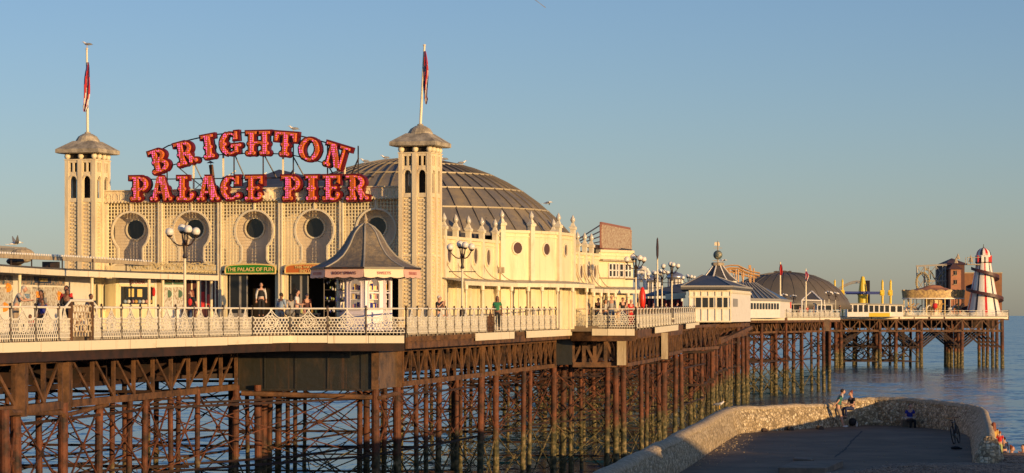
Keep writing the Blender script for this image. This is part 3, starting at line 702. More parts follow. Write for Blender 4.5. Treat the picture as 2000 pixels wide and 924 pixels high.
def tower(u0, v0, wd, label):
    def fr(u, v, z): return TF(u0+u, v0+v, z)
    root = thing('tower', fr(wd/2, wd/2, DZ), label, 'tower', 'twin square towers of the pier front')
    d = fr(wd/2, 0, 0).y; s = d/133.0
    Z = lambda y: EYE+(HY-y)/F*133.0       # heights read off the right tower
    zb, zs, zt = DZ-.15, Z(378), Z(300)
    faces = []
    def face(k):     # map (a along face 0..wd, outward o, z)
        if k == 0: return lambda a, o, z: fr(a, -o, z)
        if k == 1: return lambda a, o, z: fr(wd+o, a, z)
        if k == 2: return lambda a, o, z: fr(wd-a, wd+o, z)
        return lambda a, o, z: fr(-o, wd-a, z)
    b = MB(); b.fbox(.12, wd-.12, .12, wd-.12, zb, zs, fr); b.build('shaft', M['tower'], root)
    tr = MB(); pn = MB(); dk = MB()
    for k in range(4):
        g = face(k)
        def bx(B, a0, a1, o0, o1, z0, z1): B.hexa([g(a0,o1,z0),g(a1,o1,z0),g(a1,o0,z0),g(a0,o0,z0),g(a0,o1,z1),g(a1,o1,z1),g(a1,o0,z1),g(a0,o0,z1)])
        # corner and centre pilasters
        cw = .23*wd/1.8; mid = .16*wd/1.8
        e = .003 if k % 2 else 0
        bx(tr, 0+(.0 if k%2==0 else .02), cw, -.14, e, zb, zt); bx(tr, wd-cw, wd-(.0 if k%2==0 else .02), -.14, e, zb, zt)
        bx(tr, wd/2-mid/2-.05, wd/2+mid/2+.05, -.13, .03, zb, zt)
        L = ((cw, wd/2-mid/2-.05), (wd/2+mid/2+.05, wd-cw))
        for a0, a1 in L:
            # thin strips
            bx(tr, a0+.02, a0+.06, -.12, -.05, zb, zs); bx(tr, a1-.06, a1-.02, -.12, -.05, zb, zs)
            # studded panel
            zz = Z(600)
            n = 28
            for i in range(n):
                z0 = zz+(zs-.25-zz)*i/n
                if i == 13: bx(tr, a0, a1, -.12, -.02, z0, z0+.12); continue
                for j in range(2):
                    aw = (a1-a0-.16)/2; ax0 = a0+.08+j*aw
                    bx(pn, ax0+.03, ax0+aw-.03, -.12, -.04, z0+.03, z0+.15)
            bx(tr, a0, a1, -.12, -.03, zs-.2, zs+.02)
            # arched opening head
            za, zh = Z(375), Z(332)
            P = arch_poly(a0+.07, a1-.07, za, zh, 8)
            rr = (a1-a0)/2; cx = (a0+a1)/2
            arc = [(cx+rr*.99*math.cos(math.pi*i/8), zh-rr+.07+rr*math.sin(math.pi*i/8)) for i in range(9)]
            inn = [(cx+(rr-.08)*math.cos(math.pi*i/8), zh-rr+.07+(rr-.08)*math.sin(math.pi*i/8)) for i in range(9)]
            for i in range(8):
                q = [arc[i],arc[i+1],inn[i+1],inn[i]]
                tr.add([g(x,.0,z) for x, z in q]+[g(x,-.14,z) for x, z in q], [(0,1,2,3),(7,6,5,4),(0,4,5,1),(1,5,6,2),(2,6,7,3),(3,7,4,0)])
            for i in range(8):  # spandrel
                q = [arc[i],arc[i+1],(arc[i+1][0],zh+.22),(arc[i][0],zh+.22)]
                tr.add([g(x,-.04,z) for x, z in q]+[g(x,-.13,z) for x, z in q], [(0,1,2,3),(7,6,5,4),(0,4,5,1),(1,5,6,2),(2,6,7,3),(3,7,4,0)])
            bx(tr, a0, a0+.07, -.14, -.02, zs, zh-rr+.08); bx(tr, a1-.07, a1, -.14, -.02, zs, zh-rr+.08)
            # slots
            zz0, zz1 = zh+.22, Z(305)
            bx(tr, a0, a0+.06, -.13, -.02, zz0, zz1); bx(tr, a1-.06, a1, -.13, -.02, zz0, zz1); bx(tr, cx-.05, cx+.05, -.13, -.02, zz0, zz1)
            bx(tr, a0, a1, -.13, -.02, zz1, zt)
    pnl = pn.build('stud_panel', M['tower'], root); tr.build('pilasters', M['tower'], root)
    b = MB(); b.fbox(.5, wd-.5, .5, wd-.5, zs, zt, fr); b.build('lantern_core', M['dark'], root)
    b = MB(); b.fbox(-.03, wd+.03, -.03, wd+.03, zt, zt+.06, fr); b.build('string_course', M['tower'], root)
    for k in range(4):
        g = face(k)
        for a in ((.12, wd/2, wd-.12) if k % 2 == 0 else (wd*.36, wd*.67)):
            c = g(a, -.1, zt+.06+.16); q = MB(); q.ball(c, .17, 10, 7); q.build('ball_bracket', M['trim'], root, smooth=True)
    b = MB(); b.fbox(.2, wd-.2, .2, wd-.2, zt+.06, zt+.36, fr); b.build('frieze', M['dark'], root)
    o = .38; ze = zt+.36
    b = MB(); cx = wd/2
    def sq(h, z): return [fr(cx-h, cx-h, z), fr(cx+h, cx-h, z), fr(cx+h, cx+h, z), fr(cx-h, cx+h, z)]
    H = wd/2+o
    rings = [sq(H-.12, ze), sq(H, ze+.04), sq(H, ze+.24), sq(.60, ze+.72)]
    for q0, q1 in zip(rings, rings[1:]):
        b.add(q0+q1, [(0,1,5,4),(1,2,6,5),(2,3,7,6),(3,0,4,7)])
    b.add(rings[0], [(3,2,1,0)]); b.add(rings[-1], [(0,1,2,3)])
    b.build('roof', M['stone'], root)
    b = MB(); c = fr(cx, cx, ze+.52)
    b.lathe([(.70,0),(.70,.06),(.66,.25),(.52,.46),(.28,.60),(.16,.64),(.16,.70),(.02,.74)], c, 16); b.build('cupola', M['stone'], root, smooth=False)
    return c+Vector((0,0,.72))
t1 = tower(-19.45, 0, 1.85, 'left square cream tower of the pier front with a gull on its flagpole')
t2 = tower(0, 0, 1.8, 'right square cream tower, between the big name sign and the grey dome')

def flagpole(base, top, r, label, finial=.08):
    root = thing('flagpole', base, label, 'flagpole', 'flagpoles on the pier')
    b = MB(); b.tube(base, top, r, r*.7, 8); b.build('pole', M['trim'], root)
    b = MB(); b.ball(Vector(top)+Vector((0,0,finial*.6)), finial, 8, 6, (1,1,.7)); b.build('finial', M['trim'], root)
    return root
def flag(top, h, wd, label, lean=(0,0), cols='uj', seed=1):
    """a flag hanging limp in folds from near the top of its pole"""
    rnd = random.Random(seed); b = MB(); n, m = 18, 9
    mats = [M['flag_red'], M['flag_white'], M['flag_blue']]
    vs = []
    for i in range(n+1):
        t = i/n
        for j in range(m+1):
            s = j/m
            f = wd*(.25+.75*math.sin(math.pi*min(1,t*1.05))**.7) if t < .85 else wd*(1-(t-.85)*4.5)
            f = max(f, .05)
            x = (s-.35)*f+lean[0]*t*h+.02*math.sin(9*t+seed); y = .10*math.sin(s*9+t*3+seed)*f/wd-.12+lean[1]*t*h
            vs.append(Vector(top)+Vector((x, y, -t*h-.10*s*math.sin(t*3))))
    for i in range(n):
        for j in range(m):
            a = i*(m+1)+j
            if cols == 'uj':
                k = (j*1.0+i*.42+seed) % 6
                b.cur = 0 if k < 2.4 else (1 if k < 4.1 else 2)
                if j in (0,): b.cur = 2 if i % 5 < 2 else 0
            else: b.cur = cols if isinstance(cols, int) else 0
            q = [vs[a], vs[a+1], vs[a+m+2], vs[a+m+1]]; off = Vector((0,.012,0))
            b.add(q+[p+off for p in q], [(0,1,2,3),(7,6,5,4)])
    o = b.build('flag', mats, origin=Vector(top)-Vector((0,0,h)), smooth=False); tag(o, label, 'flag', 'limp flags on the pier'); return o
M['flag_red'] = mat('flag_red_cloth', (.50,.03,.03), .8); M['flag_white'] = mat('flag_white_cloth', (.72,.68,.64), .8); M['flag_blue'] = mat('flag_blue_cloth', (.03,.035,.16), .8); M['flag_dark'] = mat('flag_dark_cloth', (.05,.03,.04), .8)
p = PX(169.5, 97, t1.y); flagpole(t1-Vector((0,0,.1)), p, .075, 'white flagpole on the left tower')
flag(PX(171.5,122,t1.y), 2.72, .34, 'union flag hanging limp from the pole of the left tower', (-.055,0), 'uj', 2)
p = PX(829, 90, t2.y); flagpole(t2-Vector((0,0,.1)), p, .075, 'white flagpole on the right tower, rising beside the dome')
flag(PX(831,100,t2.y), 2.8, .24, 'union flag hanging limp from the pole of the right tower', (.0,0), 'uj', 5)

# ---- facade between the towers
W0, W1 = -17.62, 0.02; VF = 1.25; VR = 2.06
root = thing('amusement_palace', TF(-8.8, VF, DZ), 'cream amusement arcade front with keyhole niches and white lattice, between the two towers', 'arcade building')
def fz(y): return EYE+(HY-y)*.02782
zL0, zL1 = fz(518), fz(394); pil = [ux(x, VF) for x in (314.5, 430.5, 549.5, 668.5)]
bays = list(zip([W0]+pil, pil+[W1])); cen = [ux(x, VF) for x in (256, 375, 497.5, 615, 735)]
zc = fz(452); RK = 1.12; nk = .74
def khw(z):
    """half width of the keyhole at height z"""
    h = 0
    if abs(z-zc) < RK: h = math.sqrt(RK*RK-(z-zc)**2)
    if z < zc:
        zf0 = fz(506)
        k = nk if z > zf0 else nk+.66*(1-math.sqrt(max(0,1-min(1,(zf0-z)/.36)**2)))
        h = max(h, k)
    return h
for bi, ((a0, a1), c) in enumerate(zip(bays, cen)):
    b = MB(); g = .18; w_ = .024
    n = int((a1-a0)/g); gg = (a1-a0)/n
    for i in range(n+1):           # uprights
        u = a0+gg*i; z = zL0; start = None; st = .05
        while z <= zL1+st:
            ins = abs(u-c) < khw(z)+.04 or z > zL1
            if not ins and start is None: start = z
            if ins and start is not None:
                if z-start > .06: b.fbox(u-w_, u+w_, VF-.03, VF+.03, start, z, TF)
                start = None
            z += st
    m_ = int((zL1-zL0)/g); gz = (zL1-zL0)/m_
    for i in range(m_+1):
        z = zL0+gz*i; h = khw(z)+.04 if abs(z-zc) < 3 else 0
        if h <= .05: b.fbox(a0, a1, VF-.024, VF+.026, z-w_, z+w_, TF)
        else:
            if c-h-a0 > .05: b.fbox(a0, c-h, VF-.024, VF+.026, z-w_, z+w_, TF)
            if a1-c-h > .05: b.fbox(c+h, a1, VF-.024, VF+.026, z-w_, z+w_, TF)
    b.build('lattice_screen', M['cream'], root)
    b = MB()
    out = []; z = zL0
    pr = [(khw(zL0+(zc+RK-zL0)*i/60), zL0+(zc+RK-zL0)*i/60) for i in range(61)]
    for sgn in (-1,1):
        for (h0, z0), (h1, z1) in zip(pr, pr[1:]):
            b.bar(TF(c+sgn*h0, VF-.04, z0), TF(c+sgn*h1, VF-.04, z1), .10, .09, up=TF(0,-1,0)-TF(0,0,0))
    b.fbox(c-.04, c+.04, VF-.1, VF+.05, zc+RK, zL1+.02, TF)
    b.build('keyhole_frame', M['trim'], root)
    # round window on the boarded wall behind
    wc = TF(ux(266+0*bi, VR) if bi == 0 else ux((266,382,498.5,616,737)[bi], VR), VR, fz(446))
    nf = (TF(0,-1,0)-TF(0,0,0)).normalized(); uf = (TF(1,0,0)-TF(0,0,0)).normalized()
    b = MB(); n = 24
    ring = [wc+uf*math.cos(2*math.pi*i/n)*.56+Vector((0,0,math.sin(2*math.pi*i/n)*.56)) for i in range(n)]
    for i in range(n): b.bar(ring[i]+nf*.04, ring[(i+1)%n]+nf*.04, .08, .07, up=nf)
    fo = b.build('window', M['trim'], root)
    b = MB(); b.add([wc+nf*.03+uf*math.cos(2*math.pi*i/n)*.55+Vector((0,0,math.sin(2*math.pi*i/n)*.55)) for i in range(n)], [tuple(range(n))])
    b.build('pane', M['glass'], fo)
b = MB(); z = zL0-.3; i = 0
while z < zL1: b.fbox(W0, W1, VR+(.0), VR+.12, z, z+.155, TF); z += .165; i += 1
b.fbox(W0, W1, VR+.05, VR+.2, zL0-.3, zL1+.1, TF)
b.build('boarded_wall', M['niche'], root)
b = MB()
for u in pil:
    b.fbox(u-.12, u-.04, VF-.16, VF+.1, DZ, zL1+.02, TF); b.fbox(u+.04, u+.12, VF-.16, VF+.1, DZ, zL1+.02, TF); b.fbox(u-.05, u+.05, VF-.08, VF+.1, DZ, zL1+.02, TF)
for u in (W0+.1, W1-.1): b.fbox(u-.1, u+.1, VF-.1, VF+.1, DZ, zL1, TF)
b.build('pilasters', M['trim'], root)
b = MB()      # cornice, dentils, parapet with little blind arches
b.fbox(W0, W1, VF-.22, VR+.2, zL1+.02, zL1+.14, TF); b.fbox(W0, W1, VF-.05, VR+.1, zL1+.14, fz(371), TF); b.fbox(W0, W1, VF-.15, VR+.1, fz(371), fz(369), TF)
u = W0+.1
while u < W1-.1: b.fbox(u, u+.07, VF-.27, VF-.222, zL1-.02, zL1+.08, TF); u += .2
u = W0+.1
while u < W1-.35:
    for k in range(6):
        t0, t1_ = math.pi*k/6, math.pi*(k+1)/6; r_ = .14; zz = fz(381)
        b.bar(TF(u+.17+r_*math.cos(t0), VF-.06, zz+r_*math.sin(t0)), TF(u+.17+r_*math.cos(t1_), VF-.06, zz+r_*math.sin(t1_)), .04, .04)
    b.fbox(u+.01, u+.05, VF-.08, VF-.05, zL1+.14, zz, TF); b.fbox(u+.29, u+.33, VF-.08, VF-.05, zL1+.14, zz, TF); u += .4
b.build('parapet', M['tower'], root)
# carved shield in the middle of the parapet
b = MB(); c0 = TF(ux(523,VF-.2), VF-.2, fz(383)); b.ball(c0, .30, 10, 7, (1,.4,1.1)); b.ball(c0+Vector((0,-.05,.22)), .14, 8, 6); b.ball(c0+Vector((-.22,-.03,-.1)), .12, 8, 6); b.ball(c0+Vector((.22,-.03,-.1)), .12, 8, 6)
b.build('carved_emblem', M['tower'], root)
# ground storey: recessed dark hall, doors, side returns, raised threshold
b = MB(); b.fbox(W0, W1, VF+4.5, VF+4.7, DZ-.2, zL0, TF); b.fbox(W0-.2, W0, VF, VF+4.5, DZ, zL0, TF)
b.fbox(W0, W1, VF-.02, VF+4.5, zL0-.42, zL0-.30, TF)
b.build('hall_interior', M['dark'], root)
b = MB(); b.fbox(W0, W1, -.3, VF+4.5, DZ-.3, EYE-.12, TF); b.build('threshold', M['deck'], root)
b = MB(); b.fbox(W0, W1, VF-.1, VF+.1, zL0-.30, zL0, TF)
for u0_, u1_ in bays: b.fbox(u0_, u0_+.36, VF, VF+.12, DZ, zL0-.3, TF); b.fbox(u1_-.36, u1_, VF, VF+.12, DZ, zL0-.3, TF)
b.build('shopfront_piers', M['cream'], root)
for u0_, u1_ in bays[1:4]:
    for k, (f0, f1) in enumerate(((.12,.30),(.30,.42))):
        a0 = u0_+(u1_-u0_)*f0; a1 = u0_+(u1_-u0_)*f1; b = MB()
        for q in (a0, a1-.06): b.fbox(q, q+.06, VF+.2, VF+.26, EYE-.12, zL0-.42, TF)
        b.fbox(a0+.06, a1-.06, VF+.2, VF+.26, zL0-.5, zL0-.42, TF); b.fbox(a0+.06, a1-.06, VF+.2, VF+.26, EYE-.1, EYE+.12, TF)
        do = b.build('door', M['lead'], root)
        b = MB(); b.fbox(a0+.06, a1-.06, VF+.22, VF+.235, EYE+.12, zL0-.5, TF); b.build('pane', M['glass'], do)
b = MB(); b.fbox(W0, W1, VR+.15, 7, zL1-.3, zL1+.1, TF); b.fbox(W0, W0+.2, VF+.2, 7, DZ, zL1, TF); b.fbox(W0, W1, 6.8, 7, DZ, zL1, TF); b.fbox(W0+2, W1, 7, 18, zL1-1.9, zL1-1.5, TF); b.build('flat_roof', M['darkroof'], root)

def signboard(x0, x1, lines, m, label, cat='sign'):
    v = VF-.32; a0, a1 = ux(x0, v), ux(x1, v); z0, z1 = fz(534), fz(519); zm = fz(535)
    root = thing('signboard', TF((a0+a1)/2, v, z0), label, cat)
    n = 14; h = (a1-a0)/2; c = (a0+a1)/2
    poly = [(a0, zm), (a1, zm)]+[(c+h*math.cos(math.pi*i/n)*(1 if 0 < i < n else 1), fz(527)+(fz(517)-fz(527))*math.sin(math.pi*i/n)**.45) for i in range(n+1)]
    b = MB(); b.prism(poly, lambda a, z: TF(a, v, z), lambda a, z: TF(a, v+.12, z)); b.build('board', m, root)
    b = MB()
    for (xa, za), (xb, zb_) in zip(poly[1:]+[poly[0]], poly[2:]+[poly[0], poly[1]]): b.bar(TF(xa, v, za), TF(xb, v, zb_), .07, .07)
    b.build('frame', M['gold'], root)
    ax = TF(1,0,0)-TF(0,0,0)
    for i, (s, sz, zz, off) in enumerate(lines): text_mesh('lettering', s, M['gold'], TF(c+off, v-.03, zz), ax, (0,0,1), sz, root, .012)
signboard(440, 538, [('THE PALACE OF FUN', .285, fz(527.3), 0)], M['green'], 'green arched sign reading THE PALACE OF FUN over the doorway')
signboard(557, 655, [('THIS WAY TO THE', .21, fz(523.4), 0), ('END OF PIER', .21, fz(530.8), 0)], M['orange'], 'orange sign reading THIS WAY over the doorway behind the kiosk')
b = MB()     # green cross-road marker on the orange board is part of it: small green tab
# dark hipped roof seen between the two rows of letters
rf = thing('hipped_roof_block', (WX(548,150),150,fz(392)), 'dark low hipped roof seen behind the name sign', 'roof block')
b = MB(); d = 150; ap = PX(545,331,d+3)
base = [PX(440,370,d-2), PX(668,366,d-4), PX(700,366,d+10), PX(470,370,d+12)]; bb = [Vector((p.x,p.y,EYE+6.1)) for p in base]
b.add(base+[ap], [(0,1,4),(1,2,4),(2,3,4),(3,0,4)]); b.add(base+bb, [(0,4,5,1),(1,5,6,2),(2,6,7,3),(3,7,4,0)]); b.build('roof', M['darkroof'], rf)
b = MB(); b.bar(base[0]+Vector((0,-.1,0)), base[1]+Vector((0,-.1,0)), .15, .15); b.build('gutter', M['lead'], rf)
# flue
fl = thing('flue', PX(418,372,139), 'rusty metal flue with a conical cap leaning behind the letters', 'chimney flue')
b = MB(); b.tube(PX(420,385,139), PX(412,322,139), .12, n=10); b.build('pipe', M['rustbeam'], fl); b = MB(); b.lathe([(.22,0),(.02,.12)], PX(411,318.5,139), 8); b.tube(PX(412,322,139),PX(411,317,139),.02); b.build('cap', M['darkroof'], fl)

# ---- the great sign: slab letters with bulging waists
def letter_prims(ch):
    P = []
    def q(*pts): P.append(('poly', pts))
    def disc(x, y, r): P.append(('disc', x, y, r))
    def stem(x, y0=.05, y1=.95, w=.21):
        q((x-w/2,y0),(x+w/2,y0),(x+w/2,y1),(x-w/2,y1)); disc(x-w*.45,.48,.085); disc(x+w*.45,.48,.085)
    def foot(x): disc(x-.13,.09,.085); disc(x+.13,.09,.085); q((x-.13,.02),(x+.13,.02),(x+.1,.15),(x-.1,.15))
    def head(x, w=.44): q((x-w/2,.88),(x+w/2,.88),(x+w/2,1),(x-w/2,1))
    def arc(cx, cy, rx, ry, a0, a1, w0, w1=None, n=12):
        P.append(('arc', cx, cy, rx, ry, a0, a1, w0, w1 if w1 is not None else w0, n))
    if ch == 'I': stem(.24); head(.24); foot(.24); W = .48
    elif ch == 'B': stem(.26); head(.2,.38); foot(.22); arc(.36,.74,.26,.19,90,-90,.09,.09); arc(.30,.74,.28,.19,60,-60,.16); arc(.36,.27,.30,.20,90,-90,.10); arc(.34,.27,.30,.20,60,-60,.17); W = .8
    elif ch == 'P': stem(.26); head(.2,.38); foot(.24); arc(.34,.68,.29,.25,90,-90,.10); arc(.34,.68,.28,.25,60,-60,.17); W = .78
    elif ch == 'R': stem(.26); head(.2,.38); foot(.22); arc(.34,.72,.28,.22,90,-90,.10); arc(.34,.72,.27,.22,60,-60,.16); q((.36,.50),(.56,.50),(.76,.12),(.56,.05)); disc(.78,.10,.09); disc(.58,.09,.085); disc(.55,.42,.08); W = .9
    elif ch in 'GC':
        arc(.44,.5,.33,.42,50,310,.10); arc(.42,.5,.31,.40,110,250,.20); q((.60,.66),(.78,.66),(.78,1.0),(.66,1.0)); disc(.10,.5,.08); disc(.24,.5,.08)
        if ch == 'G': q((.52,.34),(.84,.34),(.84,.46),(.52,.46)); q((.62,.1),(.78,.1),(.78,.42),(.62,.42)); disc(.54,.38,.075); disc(.86,.40,.075)
        else: disc(.74,.20,.10)
        W = .88
    elif ch == 'H': stem(.24); stem(.78); head(.24,.44); head(.78,.44); foot(.22); foot(.78); q((.3,.46),(.7,.46),(.7,.57),(.3,.57)); W = 1.02
    elif ch == 'T': stem(.45); foot(.45); q((.0,.86),(.9,.86),(.9,1),(.0,1)); q((.0,.62),(.12,.62),(.18,.9),(.0,.9)); q((.78,.62),(.9,.62),(.9,.9),(.72,.9)); W = .9
    elif ch == 'O': arc(.46,.5,.32,.42,0,360,.12,n=24); arc(.44,.5,.31,.40,120,240,.18); arc(.48,.5,.31,.40,-60,60,.18); disc(.10,.5,.085); disc(.82,.5,.085); W = .92
    elif ch == 'N': q((.14,.05),(.24,.05),(.24,.95),(.14,.95)); q((.12,.98),(.34,.98),(.78,.02),(.56,.02)); q((.66,.1),(.76,.1),(.76,.98),(.66,.98)); head(.16,.36); head(.74,.40); disc(.12,.09,.085); disc(.26,.09,.085); disc(.42,.48,.09); W = .92
    elif ch == 'A': q((.36,1.0),(.60,1.0),(.86,.1),(.62,.1)); q((.36,1.0),(.48,1.0),(.24,.1),(.13,.1)); q((.22,.30),(.66,.30),(.66,.40),(.22,.40)); disc(.10,.09,.085); disc(.26,.09,.085); disc(.64,.09,.09); disc(.86,.09,.09); disc(.68,.50,.08); disc(.56,.62,.07); W = .96
    elif ch == 'L': stem(.26); head(.26); foot(.22); arc(.48,.18,.20,.12,-150,20,.13); disc(.68,.24,.10); W = .80
    elif ch == 'E': stem(.26); head(.26); foot(.22); q((.3,.88),(.78,.88),(.78,1),(.3,1)); q((.62,.70),(.78,.66),(.78,.9),(.70,.9)); q((.3,.46),(.56,.46),(.56,.56),(.3,.56)); disc(.58,.51,.07); arc(.48,.18,.20,.12,-150,20,.13); disc(.68,.24,.10); W = .84
    else: W = .5
    return P, W
def letter(ch, root, org, rot, size, wpx, nf, uf):
    """org: centre; rot in degrees in the sign's plane"""
    P, W = letter_prims(ch); ca, sa = math.cos(R(rot)), math.sin(R(rot)); sx = wpx/W
    zf_ = Vector((0,0,1))
    def mk(inf, dfront, dback, bld):
        for i, p in enumerate(P):
            if p[0] == 'poly':
                pts = p[1]; cx = sum(a for a, _ in pts)/len(pts); cy = sum(b for _, b in pts)/len(pts)
                pl = []
                for a, b in pts:
                    da, db = a-cx, b-cy; l = 1.0
                    pl.append((a+(inf if da > 0 else -inf), b+(inf if db > 0 else -inf)))
                polys = [pl]
            elif p[0] == 'disc':
                r = p[3]+inf
                polys = [[(p[1]+r*math.cos(2*math.pi*k/12)/sx*size, p[2]+r*math.sin(2*math.pi*k/12)) for k in range(12)]]
            else:
                _, cx, cy, rx, ry, a0, a1, w0, w1, n = p; polys = []
                w = w0+2*inf
                for k in range(n):
                    t0, t1_ = R(a0+(a1-a0)*k/n), R(a0+(a1-a0)*(k+1)/n)
                    polys.append([(cx+(rx-w/2)*math.cos(t0), cy+(ry-w/2)*math.sin(t0)), (cx+(rx+w/2)*math.cos(t0), cy+(ry+w/2)*math.sin(t0)), (cx+(rx+w/2)*math.cos(t1_), cy+(ry+w/2)*math.sin(t1_)), (cx+(rx-w/2)*math.cos(t1_), cy+(ry-w/2)*math.sin(t1_))])
            for pl in polys:
                def mp(dd):
                    def f(a, b):
                        x = (a-W/2)*sx; y = (b-.5)*size
                        return org+uf*(x*ca-y*sa)+zf_*(x*sa+y*ca)+nf*dd
                    return f
                bld.prism(pl, mp(dfront+.003*i), mp(dback))
    b = MB(); mk(.070, .10, -.22, b); o = b.build('letter', M['deepred'], root); o['label'] = 'deep red bulb-lit letter '+ch
    b = MB(); mk(-.006, .20, .14, b); b.build('rim', M['orangerim'], o)
    b = MB(); mk(-.030, .262, .20, b); b.build('bulb_face', M['bulb'], o)
M['orangerim'] = mat('orange_letter_rim', (.80,.24,.03), .4)
nf = (TF(0,-1,0)-TF(0,0,0)).normalized(); uf = (TF(1,0,0)-TF(0,0,0)).normalized(); VS = 1.0
def s_org(x, y): u = ux(x, VS); return TF(u, VS, zf(y, u, VS))
sg = thing('name_sign', s_org(486,318), 'arched upper row of bulb-lit red and orange letters reading BRIGHTON on the roof', 'roof sign', 'bulb-lit rows of the pier name')
mpp = .0277*1.05
for ch, x, y, rot, wpx in (('B',314,314,16,40),('R',366,299,13,46),('I',409,287,9,27),('G',451,281,4,42),('H',506,280,0,50),('T',559,282,-5,44),('O',606,292,-9,44),('N',658,306,-17,46)):
    letter(ch, sg, s_org(x,y), rot, 46*.0277, wpx*mpp, nf, uf)
arc_pts = [s_org(x, y)+nf*-.25 for x, y in ((290,303),(325,284),(366,273),(409,263),(451,259),(506,258),(559,260),(606,270),(640,280),(686,292))]
b = MB(); b.path(arc_pts, .035); b.path([p-Vector((0,0,1.12)) for p in arc_pts[1:-1]], .03); b.build('arched_rail', M['iron'], sg)
s2 = thing('name_sign', s_org(488,392), 'straight lower row of bulb-lit red and orange letters reading PALACE PIER on the parapet', 'roof sign', 'bulb-lit rows of the pier name')
for ch, x, wpx in (('P',275.5,44),('A',317,48),('L',364.5,38),('A',409,49),('C',453,42),('E',499,38),('P',572,42),('I',610.5,26),('E',650,38),('R',701,48)):
    letter(ch, s2, s_org(x,368-(x-488)*.0035), 0, 48*.0277, wpx*mpp, nf, uf)
b = MB(); b.path([s_org(252,350)-nf*.3, s_org(726,345)-nf*.3], .03); b.path([s_org(252,390)-nf*.25, s_org(726,388)-nf*.25], .04); b.build('rail', M['iron'], s2)
fr_ = thing('sign_scaffold', s_org(488,392)-nf*.6, 'thin dark steel frame and stays holding up the arched letters', 'steel frame')
b = MB(); b2 = MB()
for x, yt, wht in ((321,300,0),(373,285,1),(431,262,1),(452,262,0),(509,262,0),(548,262,1),(568,262,0),(635,284,0),(669,296,1),(695,284,0)):
    (b2 if wht else b).bar(s_org(x,yt)-nf*.35, s_org(x,384)-nf*.35, .07 if not wht else .10, .06)
for xa, ya, xb, yb in ((341,325,395,375),(372,315,392,372),(452,300,468,352),(512,305,527,345),(567,305,583,345),(637,325,652,362),(695,308,672,345),(568,330,545,352)):
    b.bar(s_org(xa,ya)-nf*.4, s_org(xb,yb)-nf*.9, .06, .05)
for xa, ya, xb, yb in ((431,350,452,332),(495,350,512,336),(548,352,568,336),(373,372,392,350)): b2.bar(s_org(xa,ya)-nf*.3, s_org(xb,yb)-nf*.6, .05, .05)
b.build('dark_posts', M['iron'], fr_); b2.build('pale_posts', M['trim'], fr_)

# ------------------------------------------------------------------ dome
DC = Vector((WX(800,156.5), 156.5, EYE+4.85)); DRm = 10.0; DH = 4.75
dome = thing('dome', DC, 'low grey sheeted dome with ribs, behind the right tower', 'dome')
Rs = (DRm**2+DH**2)/(2*DH)
def dz(r): return math.sqrt(max(0, Rs*Rs-r*r))-(Rs-DH)
NS = 52
prof = [(DRm*(1-i/14)+.02, dz(DRm*(1-i/14))) for i in range(15)]
b = MB(); b.lathe(prof, DC, NS, cap=False); b.lathe([(DRm+.1,-2.2),(DRm,0)], DC, NS, cap=False); b.build('sheeting', M['slate'], dome)
b = MB()
for k in range(NS):
    t = 2*math.pi*k/NS; pts = [DC+Vector((r*math.cos(t), r*math.sin(t), dz(r)+.06)) for r in [DRm*(1-i/10) for i in range(10)]]
    for p, q in zip(pts, pts[1:]): b.bar(p, q, .05, .10)
b.build('ribs', M['seam'], dome)
for r in (DRm*.86, DRm*.70, DRm*.52, DRm*.34, DRm*.18):
    b = MB(); pts = [DC+Vector((r*math.cos(2*math.pi*k/NS), r*math.sin(2*math.pi*k/NS), dz(r)+.06)) for k in range(NS+1)]
    for p, q in zip(pts, pts[1:]): b.bar(p, q, .09, .09)
    b.build('ring_flashing', M['rib'], dome)
b = MB(); b.lathe([(1.5,0),(1.3,.1),(1.2,.12)], DC+Vector((0,0,DH-.12)), 16); b.build('crown', M['slate'], dome)

# ------------------------------------------------------------------ long side wall of the arcade
side = thing('amusement_hall', (WX(865,136),136,DZ), 'long yellow-lit cream side wall of the arcade with pilasters and round windows', 'arcade building')
SW = [(WX(863,134.6),134.6)]
p = Vector((WX(863,134.6),134.6,0)); dirA = Vector((SA,CA,0))
def adv(p, x, dr):       # go from p along dr until it is seen at pixel x
    k = (x-CX)/F; t = (k*p.y-p.x)/(dr.x-k*dr.y); return p+dr*t
pA = adv(p, 973, dirA)
th1, th2, th3 = R(41), R(57), R(74)
d1 = Vector((math.cos(th1),math.sin(th1),0)); d2 = Vector((math.cos(th2),math.sin(th2),0)); d3 = Vector((math.cos(th3),math.sin(th3),0))
pB1 = adv(pA, 1037, d1); pB2 = adv(pB1, 1090, d2); pB3 = adv(pB2, 1120, d3)
dirC = Vector((math.sin(R(18)), math.cos(R(18)), 0)); pC = adv(pB3, 1170, dirC)
dD = Vector((math.cos(R(52)), math.sin(R(52)), 0)); pD = adv(pC, 1236, dD)
def wall(p, q, ztop, name='wall', z0=None, m='cream', th=.25):
    z0 = z0 if z0 is not None else DZ-.1
    d = (q-p).normalized(); n = Vector((d.y,-d.x,0)); i = -n*th; b = MB()
    b.hexa([Vector((*p.xy,z0)), Vector((*q.xy,z0)), Vector((*(q+i).xy,z0)), Vector((*(p+i).xy,z0)), Vector((*p.xy,ztop)), Vector((*q.xy,ztop)), Vector((*(q+i).xy,ztop)), Vector((*(p+i).xy,ztop))])
    # plinth band, cornice and shallow panel mouldings
    def band(z, h, o, a=p, c=q): b.bar(Vector((*a.xy,z))+n*o/2, Vector((*c.xy,z))+n*o/2, o, h)
    band(ztop-.08, .16, .12); band(ztop-.35, .06, .06); band(zy(560,145)+.0, .07, .05)
    return b.build(name, M[m], side), n
zA, zB_, zC_, zD_ = zy(464, 138), zy(451, 146), zy(493, 153), zy(490, 160)
